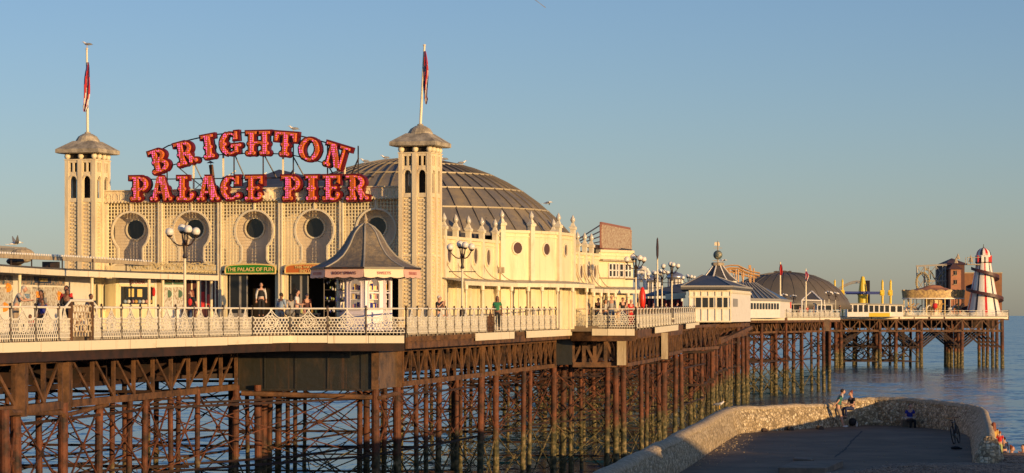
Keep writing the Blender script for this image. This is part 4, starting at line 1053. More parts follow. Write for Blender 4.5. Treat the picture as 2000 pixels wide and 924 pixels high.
walls = [(p,pA,zA),(pA,pB1,zB_),(pB1,pB2,zB_),(pB2,pB3,zB_),(pB3,pC,zC_),(pC,pD,zD_)]
norms = []
for a, c, z in walls: _, n = wall(a, c, z); norms.append(n)
b = MB()   # roofs behind the walls
def roofpoly(pts, z): n = len(pts); b.add([Vector((q.x,q.y,z)) for q in pts], [tuple(range(n))])
roofpoly([p, pA, TF(-6,9), TF(-6,3)], zA-.3); roofpoly([pA, pB1, pB2, pB3, Vector((DC.x,DC.y,0))], zB_-.3)
roofpoly([pB3, pC, Vector((-2,168,0)), Vector((-4,160,0))], zC_-.3); roofpoly([pC, pD, Vector((4,175,0)), Vector((-2,168,0))], zD_-.05)
b.add([Vector((pD.x,pD.y,DZ)),Vector((4,175,DZ)),Vector((4,175,zD_)),Vector((pD.x,pD.y,zD_))],[(0,1,2,3)])
b.build('roof', M['darkroof'], side)
M['roundglass'] = mat('brown_round_glass', (.10,.05,.035), .25)
def pilaster(pt, n, ztop, cap=True, w=.3, hgt=.9):
    c = Vector((*pt.xy, 0)); t = Vector((n.y*-1, n.x, 0)); b = MB()
    def bb(hw, o, z0, z1): 
        a = c-t*hw+n*o; e = c+t*hw+n*o; f = c+t*hw-n*.1; g = c-t*hw-n*.1
        b.hexa([Vector((*a.xy,z0)),Vector((*e.xy,z0)),Vector((*f.xy,z0)),Vector((*g.xy,z0)),Vector((*a.xy,z1)),Vector((*e.xy,z1)),Vector((*f.xy,z1)),Vector((*g.xy,z1))])
    bb(w/2, .16, DZ-.1, ztop+hgt-.5)
    if not cap: return b.build('pilaster', M['trim'], side)
    bb(w/2+.05, .22, ztop+hgt-.5, ztop+hgt-.4)
    o = b.build('pilaster', M['trim'], side)
    b = MB(); cc = Vector((c.x+n.x*.03, c.y+n.y*.03, ztop+hgt-.4))
    b.lathe([(.29,0),(.28,.04),(.17,.12),(.11,.25),(.08,.30)], cc, 4, rot=math.atan2(n.y,n.x)+math.pi/4); b.build('ogee_cap', M['trim'], o)
    b = MB(); b.lathe([(.05,.28),(.11,.36),(.155,.46),(.12,.58),(.04,.72),(.01,.78)], cc, 10); b.build('glass_flame', M['clearglass'], o, smooth=True)
def pilx(a, c, x): return adv(a, x, (c-a).normalized())
for x in (866,889,914,940,966): pilaster(pilx(p,pA,x), norms[0], zA, hgt=.85)
for pt, n in ((pA+d1*.25,norms[1]),(pB1,(norms[1]+norms[2]).normalized()),(pB2,(norms[2]+norms[3]).normalized()),(pB3-d3*.25,norms[3])): pilaster(pt, n, zB_, w=.36, hgt=.75)
pilaster(pB3-d3*1.6+Vector((-.8,.6,0)), norms[3], zB_-.2, hgt=.7)
for x in (1127,1141,1154): pilaster(pilx(pB3,pC,x), norms[4], zC_, hgt=.85, w=.26)
def roundwin(a, c, x, y, r, n, rz=None):
    q = pilx(a, c, x); cc = Vector((q.x, q.y, zy(y, q.y)))+n*.04; t = Vector((-n.y, n.x, 0)); b = MB(); N = 20; rz = rz or r
    P = lambda rr, i: cc+t*rr*math.cos(2*math.pi*i/N)+Vector((0,0,rr*rz/r*math.sin(2*math.pi*i/N)))
    for i in range(N): b.bar(P(r+.04,i), P(r+.04,i+1), .08, .09, up=n)
    o = b.build('window', M['trim'], side); b = MB(); b.add([P(r,i) for i in range(N)], [tuple(range(N))]); b.build('pane', M['roundglass'], o)
for x, y in ((875.5,497),(927,500),(952,503)): roundwin(p,pA,x,y,.34,norms[0],.43)
roundwin(pA,pB1,1009.5,484.5,.33,norms[1]); roundwin(pB1,pB2,1066,487,.33,norms[2]); roundwin(pB2,pB3,1103,489,.33,norms[3])
for x in (1133.5,1147,1160): roundwin(pB3,pC,x,531,.30,norms[4],.38)
# upper-storey windows of the annex and ledge
b0 = norms[5]
for xa, xb in ((1188,1194),(1195,1201),(1202,1206),(1208.5,1216),(1219,1225),(1226,1231)):
    a = pilx(pC,pD,xa); c = pilx(pC,pD,xb); b = MB(); z0, z1 = zy(541,158), zy(515,158)
    for q0, q1 in (((a,z0),(c,z0)),((a,z1),(c,z1)),((a,z0),(a,z1)),((c,z0),(c,z1)),((a,(z0+z1)/2),(c,(z0+z1)/2))):
        b.bar(Vector((*q0[0].xy,q0[1]))+b0*.05, Vector((*q1[0].xy,q1[1]))+b0*.05, .07, .06, up=b0)
    o = b.build('window', M['white'], side); b = MB(); b.add([Vector((*a.xy,z0))+b0*.03, Vector((*c.xy,z0))+b0*.03, Vector((*c.xy,z1))+b0*.03, Vector((*a.xy,z1))+b0*.03], [(0,1,2,3)]); b.build('pane', M['glass'], o)
b = MB(); b.bar(Vector((*pC.xy,zy(508,157)))+b0*.15, Vector((*pD.xy,zy(511,160)))+b0*.15, .3, .12); b.bar(Vector((*pC.xy,zy(543,157)))+b0*.08, Vector((*pD.xy,zy(544,160)))+b0*.08, .16, .08); b.build('ledge', M['wood'], side)
# canopies along the wall with posts and curved stays
def canopy(line, zt_, out, posts, name='canopy'):
    b = MB(); ps = []
    for i, (q, n) in enumerate(line):
        ps.append((Vector((q.x,q.y,zt_+.18))+n*.02, Vector((q.x,q.y,zt_))+n*out))
    for (a, e), (c, f) in zip(ps, ps[1:]):
        D = Vector((0,0,.06)); b.hexa([a, e, f, c, a+D, e+D, f+D, c+D])
    b.build('canopy', M['lead'], side)
    b = MB()
    for (a, e), (c, f) in zip(ps, ps[1:]): b.bar(e-Vector((0,0,.07)), f-Vector((0,0,.07)), .06, .22)
    b.build('canopy_fascia', M['trim'], side)
    return ps
n0 = norms[0]
zc1 = zy(553,140)
L1 = [(p,n0),(pA,(n0+norms[1]).normalized()),(pB1,(norms[1]+norms[2]).normalized()),(pB2,(norms[2]+norms[3]).normalized()),(pB3,norms[3])]
ps = canopy(L1, zc1, 1.3, None)
zc2 = zy(566,153)
ps2 = canopy([(pB3,norms[4]),(pC,(norms[4]+norms[5]).normalized()),(pD,norms[5])], zc2, 1.1, None)
def along(ps, t):
    k = min(int(t), len(ps)-2); return ps[k][1].lerp(ps[k+1][1], t-k)
for t in (.02,.32,.62,.88,1.35,1.8,2.3,2.8,3.5): 
    q = along(ps, t); b = MB(); b.tube((q.x,q.y,DZ), (q.x,q.y,q.z-.1), .05, n=8); b.lathe([(.05,0),(.11,.06),(.11,.3),(.07,.34)], (q.x,q.y,q.z-.46), 8); b.build('canopy_post', M['trim'], side)
for t in (.1,.4,.7,1.0,1.4,1.75): 
    q = along(ps2, t); b = MB(); b.tube((q.x,q.y,DZ), (q.x,q.y,q.z-.1), .045, n=8); b.lathe([(.05,0),(.11,.06),(.11,.3),(.07,.34)], (q.x,q.y,q.z-.46), 8); b.build('canopy_post', M['trim'], side)
b = MB()
def stay(q, n, z0, z1, out):
    pts = []
    for i in range(11):
        t = i/10; pts.append(Vector((*q.xy,0))+n*(.05+out*(1-math.cos(t*math.pi/2)))+Vector((0,0,z1+(z0-z1)*math.sin(t*math.pi/2))))
    b.path(pts, .028, 5)
for x in (867,889,914,940,966): q = pilx(p,pA,x); stay(q, n0, zc1+.15, zc1+1.6, 1.25)
for x in (1125,1139,1152,1166): q = pilx(pB3,pC,x); stay(q, norms[4], zc2+.1, zc2+1.55, 1.05)
b.build('curved_stays', M['wood'], side)
for a, c, z in walls[:5]:
    for k in range(4): 
        q = a.lerp(c,(k+.5)/4); n = norms[walls.index((a,c,z))]; b = MB(); b.bar(Vector((*q.xy,DZ))+n*.03, Vector((*q.xy,zc1 if z!=zC_ else zc2))+n*.03, .05, .05, up=n); b.build('wall_batten', M['trim'], side)
q = pilx(pA,pB1,979.5); b = MB(); b.box(q.x-.15,q.x+.17,q.y-.35,q.y-.02,zy(533,q.y),zy(522,q.y)); b.build('speaker_box', M['wood'], side)

# hoarding on the annex roof
hd_ = thing('hoarding', PX(1190,487,163), 'weathered red-edged billboard on a steel frame on the annex roof', 'billboard')
a, c = PX(1173,463,160), PX(1230,468,168); b = MB()
def hz(x, y0, y1, d): return (WX(x,d), d, zy(y1,d), zy(y0,d))
P0, P1, P2, P3_ = PX(1173,484,160), PX(1230,487,168), PX(1230,449,168), PX(1173,438,160); off = Vector((.15,.25,0))
b.add([P0,P1,P2,P3_,P0+off,P1+off,P2+off,P3_+off], [(0,1,2,3),(7,6,5,4),(0,4,5,1),(1,5,6,2),(2,6,7,3),(3,7,4,0)]); b.build('board', M['pot'], hd_)
b = MB()
for e, f in ((P0,P1),(P1,P2),(P2,P3_),(P3_,P0)): b.bar(e, f, .12, .3)
b.build('frame', mat('faded_red_frame', (.30,.13,.09), .6), hd_)
b = MB()
rows = 5
for k in range(26):
    t = (k+.5)/26; e = P0.lerp(P1,t)-Vector((.03,.06,0)); f = P3_.lerp(P2,t)-Vector((.03,.06,0))
    for j in range(9):
        if random.random() < .75: s = (j+.15)/9; b.bar(e.lerp(f,s), e.lerp(f,s+.07), .05, .06)
b.build('bulb_rows', mat('grimy_bulbs', (.30,.17,.09), .5), hd_)
b = MB()
for y0, y1 in ((472,440),(476,452),(480,462),(484,472)): b.bar(PX(1122,y0,154), PX(1172,y1,160), .06, .06)
for k in range(9): b.bar(P0.lerp(P1,k/8)+Vector((-.2,-.1,-.02)), P0.lerp(P1,k/8)+Vector((.5,.6,-.5)), .09, .09)
b.bar(PX(1150,480,158), PX(1232,491,168), .2, .25); b.build('stays', M['iron'], hd_)
b = MB()
for i in range(14): x = 1150+i*2.2; b.bar(PX(x,482+i*.3,158), PX(x+random.uniform(-2,2),490,158), .08, .08)
b.build('roof_railing', M['iron'], hd_)

# ------------------------------------------------------------------ sweets and body-spray kiosk in the bay
KC0 = Vector((WX(714,117.5), 117.5, DZ))
kiosk = thing('kiosk', KC0, 'octagonal lilac kiosk with a bell-shaped scaled roof and scalloped awnings', 'kiosk')
ks = 117.5/F
def oct_pt(r, k, z, c=KC0): t = -math.pi/2+k*math.pi/4+R(1.5); return Vector((c.x+r*math.cos(t), c.y+r*math.sin(t), z))
prof = [(6,438),(17,444),(28,455),(35,467),(41,478),(49,489),(60,501),(75,511),(92,519),(107,525)]
b = MB(); rd = MB()
for (r0, y0), (r1, y1) in zip(prof, prof[1:]):
    z0, z1 = zy(y0,117.5), zy(y1,117.5)
    for k in range(8): b.add([oct_pt(r0*ks,k,z0),oct_pt(r0*ks,k+1,z0),oct_pt(r1*ks,k+1,z1),oct_pt(r1*ks,k,z1)], [(0,1,2,3)])
    for k in range(8): rd.bar(oct_pt(r0*ks,k,z0+.01), oct_pt(r1*ks,k,z1+.01), .07, .08)
b.build('roof', M['kioskroof'], kiosk); rd.build('roof_ridges', M['lead'], kiosk)
b = MB()
for k in range(8): b.bar(oct_pt(107*ks,k,zy(525,117.5)), oct_pt(107*ks,k+1,zy(525,117.5)), .1, .09)
b.build('eaves', M['iron'], kiosk)
b = MB(); b.lathe([(.10,0),(.13,.08),(.07,.14),(.11,.22),(.05,.34),(.01,.52)], (KC0.x,KC0.y,zy(438,117.5)), 8); b.build('finial', M['wood'], kiosk)
b = MB(); b.add([oct_pt(100*ks,k,zy(527,117.5)) for k in range(8)], [tuple(range(8))]); b.build('soffit', M['wood'], kiosk)
# awnings: one scalloped panel per side
for k in range(8):
    b = MB(); N = 12; mid = (oct_pt(1,k,0,Vector((0,0,0)))+oct_pt(1,k+1,0,Vector((0,0,0)))).normalized()
    top = [oct_pt(106*ks,k,zy(527,117.5)).lerp(oct_pt(106*ks,k+1,zy(527,117.5)), i/N) for i in range(N+1)]
    bot = [Vector((q.x,q.y,zy(542,117.5)-.05*abs(math.sin(math.pi*3*i/N))))+mid*.06 for i, q in enumerate(top)]
    for i in range(N):
        b.add([top[i],bot[i],bot[i+1],top[i+1],top[i]-mid*.02,bot[i]-mid*.02,bot[i+1]-mid*.02,top[i+1]-mid*.02], [(0,1,2,3),(7,6,5,4),(1,5,6,2),(0,3,7,4)])
    o = b.build('awning', M['pinkawn'] if k in (7,6,1) else M['creamawn'], kiosk)
    t_ = {7:'BODY SPRAYS', 6:'BATH BOMBS', 0:'SWEETS', 1:'PERFUMES'}.get(k)
    if t_:
        ax = (oct_pt(1,k+1,0,KC0)-oct_pt(1,k,0,KC0)); cc = (top[0]+top[-1])/2+mid*.065; cc.z = zy(535,117.5)
        text_mesh('lettering', t_, M['awntext'] if k == 7 else M['awntext2'], cc, ax, (0,0,1), .19, kiosk, .004)
# body
r_ = 50*ks; z0, z1 = DZ, zy(538,117.5)
for k in range(8):
    b = MB(); q0, q1 = oct_pt(r_,k,0), oct_pt(r_,k+1,0); a = (q1-q0); L = a.length; a.normalize(); n = Vector((a.y,-a.x,0)); mid = (q0+q1)/2
    wv = L*.60; s0, s1 = (L-wv)/2, (L+wv)/2; zs_, zh = EYE+.28, zy(546,117.5)
    def F_(s, z, o=0): return Vector((q0.x,q0.y,z))+a*s+n*o
    def pan(sa_, sb_, za, zb_): b.hexa([F_(sa_,za,0),F_(sb_,za,0),F_(sb_,za,-.06),F_(sa_,za,-.06),F_(sa_,zb_,0),F_(sb_,zb_,0),F_(sb_,zb_,-.06),F_(sa_,zb_,-.06)])
    pan(0,s0,z0,z1); pan(s1,L,z0,z1); pan(s0,s1,z0,zs_)
    rr = wv/2; cx = L/2; zspr = zh-rr; N = 8
    arc_ = [(cx-rr*math.cos(math.pi*i/N), zspr+rr*1.1*math.sin(math.pi*i/N)) for i in range(N+1)]
    for (xa, za), (xb, zb_) in zip(arc_, arc_[1:]):
        b.add([F_(xa,za),F_(xb,zb_),F_(xb,z1),F_(xa,z1),F_(xa,za,-.06),F_(xb,zb_,-.06),F_(xb,z1,-.06),F_(xa,z1,-.06)], [(0,1,2,3),(7,6,5,4),(0,4,5,1),(2,6,7,3)])
        b.bar(F_(xa,za,.02), F_(xb,zb_,.02), .05, .05, up=n)
    for s in (s0,s1): b.bar(F_(s,zs_,.02), F_(s,zspr,.02), .05, .05, up=n)
    b.bar(F_(s0-.05,zs_,.04), F_(s1+.05,zs_,.04), .09, .06); b.bar(F_(s0,zspr-.35,.0), F_(s1,zspr-.35,.0), .04, .06); b.bar(F_(.03,z0,.02), F_(.03,z1,.02), .06, .06, up=n)
    for zz in (z0+.08, zs_-.22): b.bar(F_(.08,zz,.015), F_(L-.08,zz,.015), .03, .06)
    o = b.build('wall_panel', M['lilac'], kiosk)
    b = MB(); b.cur = 0
    b.add([F_(s0,zs_,-.35),F_(s1,zs_,-.35),F_(s1,zh,-.35),F_(s0,zh,-.35)], [(0,1,2,3)])
    b.cur = 1
    for j in range(3):
        zz = zs_+.02+j*.42; b.hexa([F_(s0,zz,-.30),F_(s1,zz,-.30),F_(s1,zz,-.05),F_(s0,zz,-.05),F_(s0,zz+.03,-.30),F_(s1,zz+.03,-.30),F_(s1,zz+.03,-.05),F_(s0,zz+.03,-.05)])
    for j in range(3):
        for i in range(6):
            b.cur = random.choice((2,3,4,1)); s = s0+.05+i*(wv-.1)/6; zz = zs_+.052+j*.42; h = random.uniform(.14,.30)
            q = [F_(s,zz,-.25),F_(s+.09,zz,-.25),F_(s+.09,zz,-.13),F_(s,zz,-.13)]; b.hexa(q+[e+Vector((0,0,h)) for e in q])
    b.build('goods_display', [M['shelf'], M['white'], M['pinkc'], M['gold'], M['bluec']], o)
# ------------------------------------------------------------------ shelter canopy and booths on the left
sh = thing('shelter_canopy', (WX(155,112),112,DZ), 'long low cream-edged shelter roof over the food booths at the left', 'shelter')
SP = [(-70,92,528,.0),(0,99.5,530.5,0),(90,106,534,0),(155,110,537,0),(300,117,541,0),(425,123,546.5,0)]
front = [PX(x,y,d) for x,d,y,_ in SP]
zt_s = EYE+1.71
front = [Vector((q.x,q.y,zt_s)) for q in front]
b = MB(); t = MB()
for a, c in zip(front, front[1:]):
    d = (c-a).normalized(); n = Vector((d.y,-d.x,0)); back = -n*2.4
    t.hexa([a+Vector((0,0,.22)), c+Vector((0,0,.22)), c+back+Vector((0,0,.25)), a+back+Vector((0,0,.25)), a+Vector((0,0,.30)), c+Vector((0,0,.30)), c+back+Vector((0,0,.36)), a+back+Vector((0,0,.36))])
    b.bar(a+Vector((0,0,.1)), c+Vector((0,0,.1)), .06, .24)
b.build('fascia', M['fascia'], sh); t.build('roof_sheet', M['darkroof'], sh)
b = MB(); c = front[-1]; b.hexa([c, c+Vector((.05,0,0)), c+Vector((-.55,2.4,0)), c+Vector((-.6,2.4,0)), c+Vector((0,0,.24)), c+Vector((.05,0,.24)), c+Vector((-.55,2.4,.24)), c+Vector((-.6,2.4,.24))]); b.build('end_fascia', M['fascia'], sh)
for x, d in ((177,111.5),(289,117),(316,118.5),(385,121.8),(411,122.8),(35,103)):
    b = MB(); X = WX(x,d)+.0; b.tube((X,d+.35,DZ),(X,d+.35,zt_s+.2),.07,n=10); b.lathe([(.07,0),(.11,.04),(.11,.3),(.07,.36)],(X,d+.35,DZ+.6),10)
    b.build('post', M['trim'], sh)
# cable trough, bulb strip and floodlights along the roof edge
tr = thing('cable_trough', (WX(155,112),111,zt_s+.35), 'tan cable trough with small bulbs running along the top of the shelter roof', 'cable trough')
b = MB(); pts = [PX(-60,497,96),PX(0,500,101),PX(155,507,112),PX(300,516,121)]; 
for a, c in zip(pts, pts[1:]): b.bar(a, c, .14, .16)
b.build('trough', M['wood'], tr); b = MB()
for a, c in zip(pts, pts[1:]):
    n = int((c-a).length/.32)
    for i in range(n): b.ball(a.lerp(c,i/n)+Vector((0,-.05,.13)), .05, 6, 4)
b.build('bulbs', M['globe'], tr); b = MB()
for x, d in ((20,103),(60,106),(120,109),(180,113),(245,118)): q = PX(x,510,d); b.bar(q+Vector((0,.2,.1)), Vector((q.x,q.y+.2,zt_s+.3)), .05, .05)
b.build('brackets', M['iron'], tr)
b = MB(); q = PX(98,516,110); b.box(q.x-.35,q.x+.35,q.y,q.y+.4,zt_s+.33,zt_s+.62); o = b.build('speaker_case', M['iron'], origin=(q.x,q.y,zt_s+.33)); tag(o, 'black box-shaped loudspeaker case on the shelter roof', 'speaker')
b = MB(); q = PX(30,511,106); b.ball((q.x,q.y,zt_s+.55), .30, 10, 6, (1.3,.8,.6)); b.tube((q.x,q.y,zt_s+.3),(q.x,q.y,zt_s+.5),.05); o = b.build('floodlight', M['iron'], origin=(q.x,q.y,zt_s+.33)); tag(o, 'dark rounded floodlight on the left end of the shelter roof', 'floodlight')
# ride gondola arm at the extreme left
ra = thing('gondola_ride', PX(22,505,118), 'grey ride beam with a round housing poking in at the left edge', 'ride')
b = MB(); b.bar(PX(-60,485,118), PX(50,492,118), .3, .42); b.build('beam', M['lead'], ra); b = MB(); b.ball(PX(44,499,118), .45, 12, 8, (1.3,1,.8)); b.bar(PX(40,500,118),PX(38,520,118),.15,.15); b.build('housing', M['wood'], ra)
b = MB(); b.box(WX(2,117.7), WX(28,117.7), 117.8, 117.82, zy(489,117.8), zy(484,117.8)); b.build('plate', M['grey'], ra)
# cresting of scrolls above the shelter
cr = thing('scroll_cresting', PX(340,528,124.5), 'gilt scroll cresting standing on the shelter roof between the lamp and the towers', 'cresting')
b = MB(); 
for i in range(22):
    x = 258+i*7.4; d = 119.5+i*.2; c = PX(x,522,d); r0 = .19+.05*(i%3)
    b.path([c+Vector((r0*(1-k/14)*math.cos(k*.9), 0, r0*(1-k/14)*math.sin(k*.9))) for k in range(12)], .03, 4)
    b.path([c+Vector((.1*k-.1,0,-.25+.1*math.sin(k*2))) for k in range(4)], .03, 4)
b.bar(PX(255,528,119.4), PX(421,531,124), .08, .08); b.bar(PX(255,515,119.4), PX(421,519,124), .04, .04); b.build('scrolls', M['gold_dull'], cr)
# booths behind
def board_axes(a, c): 
    d = (c-a).normalized(); return d, Vector((d.y,-d.x,0))
def booth(name, label, x0, d0, x1, d1, zt_, m='cream'):
    a = Vector((WX(x0,d0),d0,DZ)); c = Vector((WX(x1,d1),d1,DZ)); r = thing(name, (a+c)/2, label, 'food booth')
    u, n = board_axes(a, c); b = MB(); H = Vector((0,0,zt_-DZ)); bk = -n*1.8
    b.hexa([a,c,c+bk,a+bk,a+H,c+H,c+bk+H,a+bk+H]); b.build('booth_body', M[m], r)
    return r, a, c, u, n, (c-a).length
def rect(r, a, u, n, s0, s1, z0, z1, o, m, name, parent=None, th=.03):
    b = MB(); P = lambda s, z, q: Vector((a.x,a.y,z))+u*s+n*q
    b.hexa([P(s0,z0,o-th),P(s1,z0,o-th),P(s1,z0,o),P(s0,z0,o),P(s0,z1,o-th),P(s1,z1,o-th),P(s1,z1,o),P(s0,z1,o)])
    return b.build(name, m if not isinstance(m,str) else M[m], parent or r)
M['menu'] = mat('menu_poster_print', (.60,.58,.52), .5, (.30,.22,.14), 9, .48, .6); M['banner'] = mat('slush_banner_print', (.40,.30,.22), .5, (.05,.10,.16), 7, .45, .55)
M['slush'] = mat('orange_slush_print', (.78,.28,.03), .5); M['navyprint'] = mat('navy_print', (.02,.04,.10), .5); M['bluep'] = mat('blue_print', (.12,.30,.55), .5)
r, a, c, u, n, L = booth('booth', 'slush and drinks booth covered in posters behind the people at the left', -60, 103, 183, 116, EYE+1.85, 'white')
def sx(x): k = (x-CX)/F; return (k*a.y-a.x)/(u.x-k*u.y)
def yz(y, s): return EYE+(HY-y)/F*(a.y+u.y*s)
def R_(x0,x1,y0,y1,o,m,nm='poster'): s0, s1 = sx(x0), sx(x1); sm = (s0+s1)/2; return rect(r,a,u,n,s0,s1,yz(y1,sm),yz(y0,sm),o,m,nm)
def TXT(s,x,y,size,m,o=.04,spacing=1.0): sm = sx(x); return text_mesh('lettering', s, M[m] if isinstance(m,str) else m, Vector((a.x,a.y,yz(y,sm)))+u*sm+n*o, u, (0,0,1), size, r, .004, spacing=spacing)
R_(37,126,540,557,.03,'banner','banner'); R_(66,98,541,553,.05,'navyprint','sign_panel'); TXT('SLUSH BAR', 82, 547, .19, 'gold', .065)
R_(0,24,538,556,.03,'banner','banner'); TXT('DR', 10, 546, .22, 'white', .05)
for x0,x1 in ((-20,24),(37,60),(62,84),(86,102),(103,126)): R_(x0,x1,561,600,.03,'menu')
TXT('COOL!', 49, 578.5, .26, 'bluep', .05)
for x, y in ((12,562),(70,578),(112,578),(6,600)): 
    s = sx(x); b = MB(); cc = Vector((a.x,a.y,yz(y,s)))+u*s+n*.05; b.ball(cc, .20, 12, 8, (1,.15,1)); b.build('printed_badge', M['slush'], r); b = MB(); b.ball(cc+n*.02, .13, 12, 8, (1,.2,.6)); b.build('printed_badge', M['navyprint'], r)
TXT('SLUSH', 12, 561, .13, 'gold', .11); TXT('SLUSH', 70, 578, .10, 'gold', .11); TXT('SLUSH', 112, 578, .10, 'gold', .11)
r, a, c, u, n, L = booth('booth', 'cream booth with a row of narrow pointed-arch panels behind the seated people', 128, 113.5, 208, 118, EYE+1.75, 'cream')
for i, x in enumerate((138,153,172,187,202)):
    s = sx(x); b = MB(); P = [(s+p_, z) for p_, z in arch_poly(-.20,.20,yz(606,s),yz(553,s),8)]
    b.prism(P, lambda s_, z: Vector((a.x,a.y,z))+u*s_+n*.03, lambda s_, z: Vector((a.x,a.y,z))+u*s_+n*.0); b.build('arched_panel', M['glass'], r)
    b = MB()
    for (s0, z0), (s1, z1) in zip(P, P[1:]+P[:1]): b.bar(Vector((a.x,a.y,z0))+u*s0+n*.04, Vector((a.x,a.y,z1))+u*s1+n*.04, .06, .05, up=n)
    b.build('arch_moulding', M['trim'], r)
R_(126,160,541,548,.04,'menu','banner')
r, a, c, u, n, L = booth('booth', 'ice cream booth with a dark serving window and two paper notices', 226, 117.5, 302, 120.2, EYE+1.72, 'cream')
R_(236,297,560,594,.03,'glass','serving_window'); R_(250,260,564,580,.05,'gold','notice'); R_(267,276,565,580,.05,'gold','notice')
R_(232,300,546,556,.035,'white','sign_panel'); TXT('ICE CREAM', 266, 551, .24, 'awntext2', .05); 
for y in (558,596): R_(233,299,y,y+2,.06,'trim','window_trim')
for i in range(8): 
    s = sx(242+i*7); b = MB(); b.ball(Vector((a.x,a.y,yz(589,s)))+u*s+n*.07, .09, 8, 5); b.build('ice_cream_tub', M[('paleblue','whitec','pinkc','ochre')[i%4]], r)
b = MB(); s = sx(297); b.ball(Vector((a.x,a.y,yz(570,s)))+u*s+n*.1, .14, 8, 6, (.6,.3,1.6)); b.build('cone_sign', M['redc'], r)
r, a, c, u, n, L = booth('booth', 'coffee and ice cream kiosk with round poster boards beside the lamp post', 303, 120.2, 362, 122.3, EYE+1.72, 'white')
R_(306,318,545,600,.03,'wood','menu_board'); R_(319,336,545,556,.03,'green_dull','sign_panel'); TXT('COFFEE', 327.5, 550, .15, 'gold', .05); R_(338,361,545,556,.03,'green_dull','sign_panel'); TXT('ICE CREAM', 349.5, 550, .14, 'gold', .05)
for x0, x1 in ((320,335),(338,359)): R_(x0,x1,561,604,.03,'menu','poster')
for x in (327,348): 
    s = sx(x); b = MB(); b.ball(Vector((a.x,a.y,yz(574,s)))+u*s+n*.04, .19, 14, 8, (1,.1,1)); b.build('printed_badge', M['green_dull'], r)
r, a, c, u, n, L = booth('booth', 'dark open-fronted stall between the coffee kiosk and the green-signed doorway', 366, 123, 426, 125.2, EYE+1.72, 'darkred')
for x in (372,389,400,418): R_(x,x+2.2,545,604,.05,'trim','upright')
R_(391,398,570,604,.04,'redc','red_curtain'); R_(404,411,575,604,.04,'red','red_curtain')

# string of small scalloped lights on left of deck edge already in trough

# ------------------------------------------------------------------ globe lamps
def make_lamp(loc, label, n_side=2):
    g = 'white four-globe lamp standards along the pier'
    root = thing('street_lamp', loc, label, 'street lamp', g)
    b = MB(); b.lathe([(.17,0),(.17,.25),(.10,.4),(.10,.9),(.075,1.0),(.06,1.1),(.05,3.0)], n=10); b.build('column', M['trim'], root, local=True)
    b = MB(); b.lathe([(.20,-.001),(.20,.18),(.14,.30),(.14,.95),(.09,1.05)], n=8); b.lathe([(.06,3.0),(.10,3.06),(.06,3.2),(.09,3.5),(.12,3.6),(.05,3.75),(.05,4.0),(.08,4.05),(.02,4.15)], n=8)
    b.tube((-.62,0,2.86),(.62,0,2.86),.02); b.ball((-.62,0,2.86),.04,6,4); b.ball((.62,0,2.86),.04,6,4); b.build('ironwork', M['iron'], root, local=True)
    for x, y, z in ((-.60,-.1,4.06),(.45,-.12,4.08),(-.12,.25,4.22),(.14,-.35,4.16)):
        b = MB(); pts = []
        for i in range(9):
            t = i/8; pts.append(Vector((x*t, y*t, 3.55+(z-.2-3.55)*t-.16*math.sin(t*math.pi))))
        b.path(pts, .03, 5); b.lathe([(.05,-.22),(.11,-.16),(.12,-.12)], (x,y,z), 8)
        o = b.build('arm', M['iron'], root, local=True)
        b = MB(); b.ball((x,y,z), .17, 16, 10); b.build('globe', M['globe'], o, local=True, smooth=True)
    return root
ll = [(361,101.6,'nearest four-globe lamp standard, in front of the white keyhole niches',1),
      (903,124.2,'four-globe lamp standard in front of the long yellow wall, right of the tower',1),
      (1242,151.6,'four-globe lamp standard at the corner of the yellow arcade, left of the red case',1),
      (1312,177,'four-globe lamp standard just left of the white cabin, beside the silver dome',1),
      (1293,203,'smaller four-globe lamp standard between the dark-flag pole and the silver dome',1),
      (1346,225,'four-globe lamp standard directly in front of the white cabin windows',1),
      (1279,215,'four-globe lamp standard farther back, touching the dark-flag pole',1),
      (1532,372,'small distant lamp standard right of the first red-flag pole',1),
      (1550,378,'small distant lamp standard between the two red-flag poles',1),
      (1619,392,'small distant lamp standard left of the yellow ride posts',1),
      (1632,398,'small distant lamp standard touching the leftmost yellow ride post',1)]
lamp0 = None
for x, d, lb, s in ll:
    zb = {372:EYE-.25,378:EYE-.25,392:EYE-.25,398:EYE-.25}.get(d, DZ if d < 160 else EYE-.5)
    top = {1312:518,1293:531.5,1346:541,1279:534,1532:576,1550:578,1619:571,1632:573}.get(x)
    if lamp0 is None: lamp0 = make_lamp((WX(x,d),d,zb), lb); lamp0.rotation_euler = (0,0,R(5))
    else:
        sc = 1.0
        if top: sc = (zy(top,d)-zb)/4.12
        copy_tree(lamp0, (WX(x,d),d,zb), rz=R(random.uniform(-15,15)), sc=sc, label=lb)

flagpole(PX(1284,640,185), PX(1284,470,185), .07, 'tall white flagpole with a dark furled flag, left of the silver dome')

b = MB(); b.lathe([(.02,-1.6),(.085,-1.3),(.095,-.7),(.06,-.15),(.02,0)], PX(1284,464,184.9), 8); o = b.build('flag', M['flag_dark'], origin=PX(1284,500,184.9)); tag(o, 'dark furled flag wound round the top of the pole left of the silver dome', 'flag', 'limp flags on the pier')
flagpole(PX(1524,612,345), PX(1524,513,345), .12, 'thin pole with a red flag, right of the long cabin')
flag(PX(1524.4,516,344.8), 1.5, .45, 'narrow red flag on the pole right of the long cabin', (0,0), 0, 1)
flagpole(PX(1574,610,360), PX(1574,526,360), .12, 'thin pole with a red flag, in front of the dark grey dome cover')
flag(PX(1574.6,530,359.8), 1.4, .5, 'red and white flag on the pole in front of the dark grey dome cover', (0.06,0), 'uj', 4)

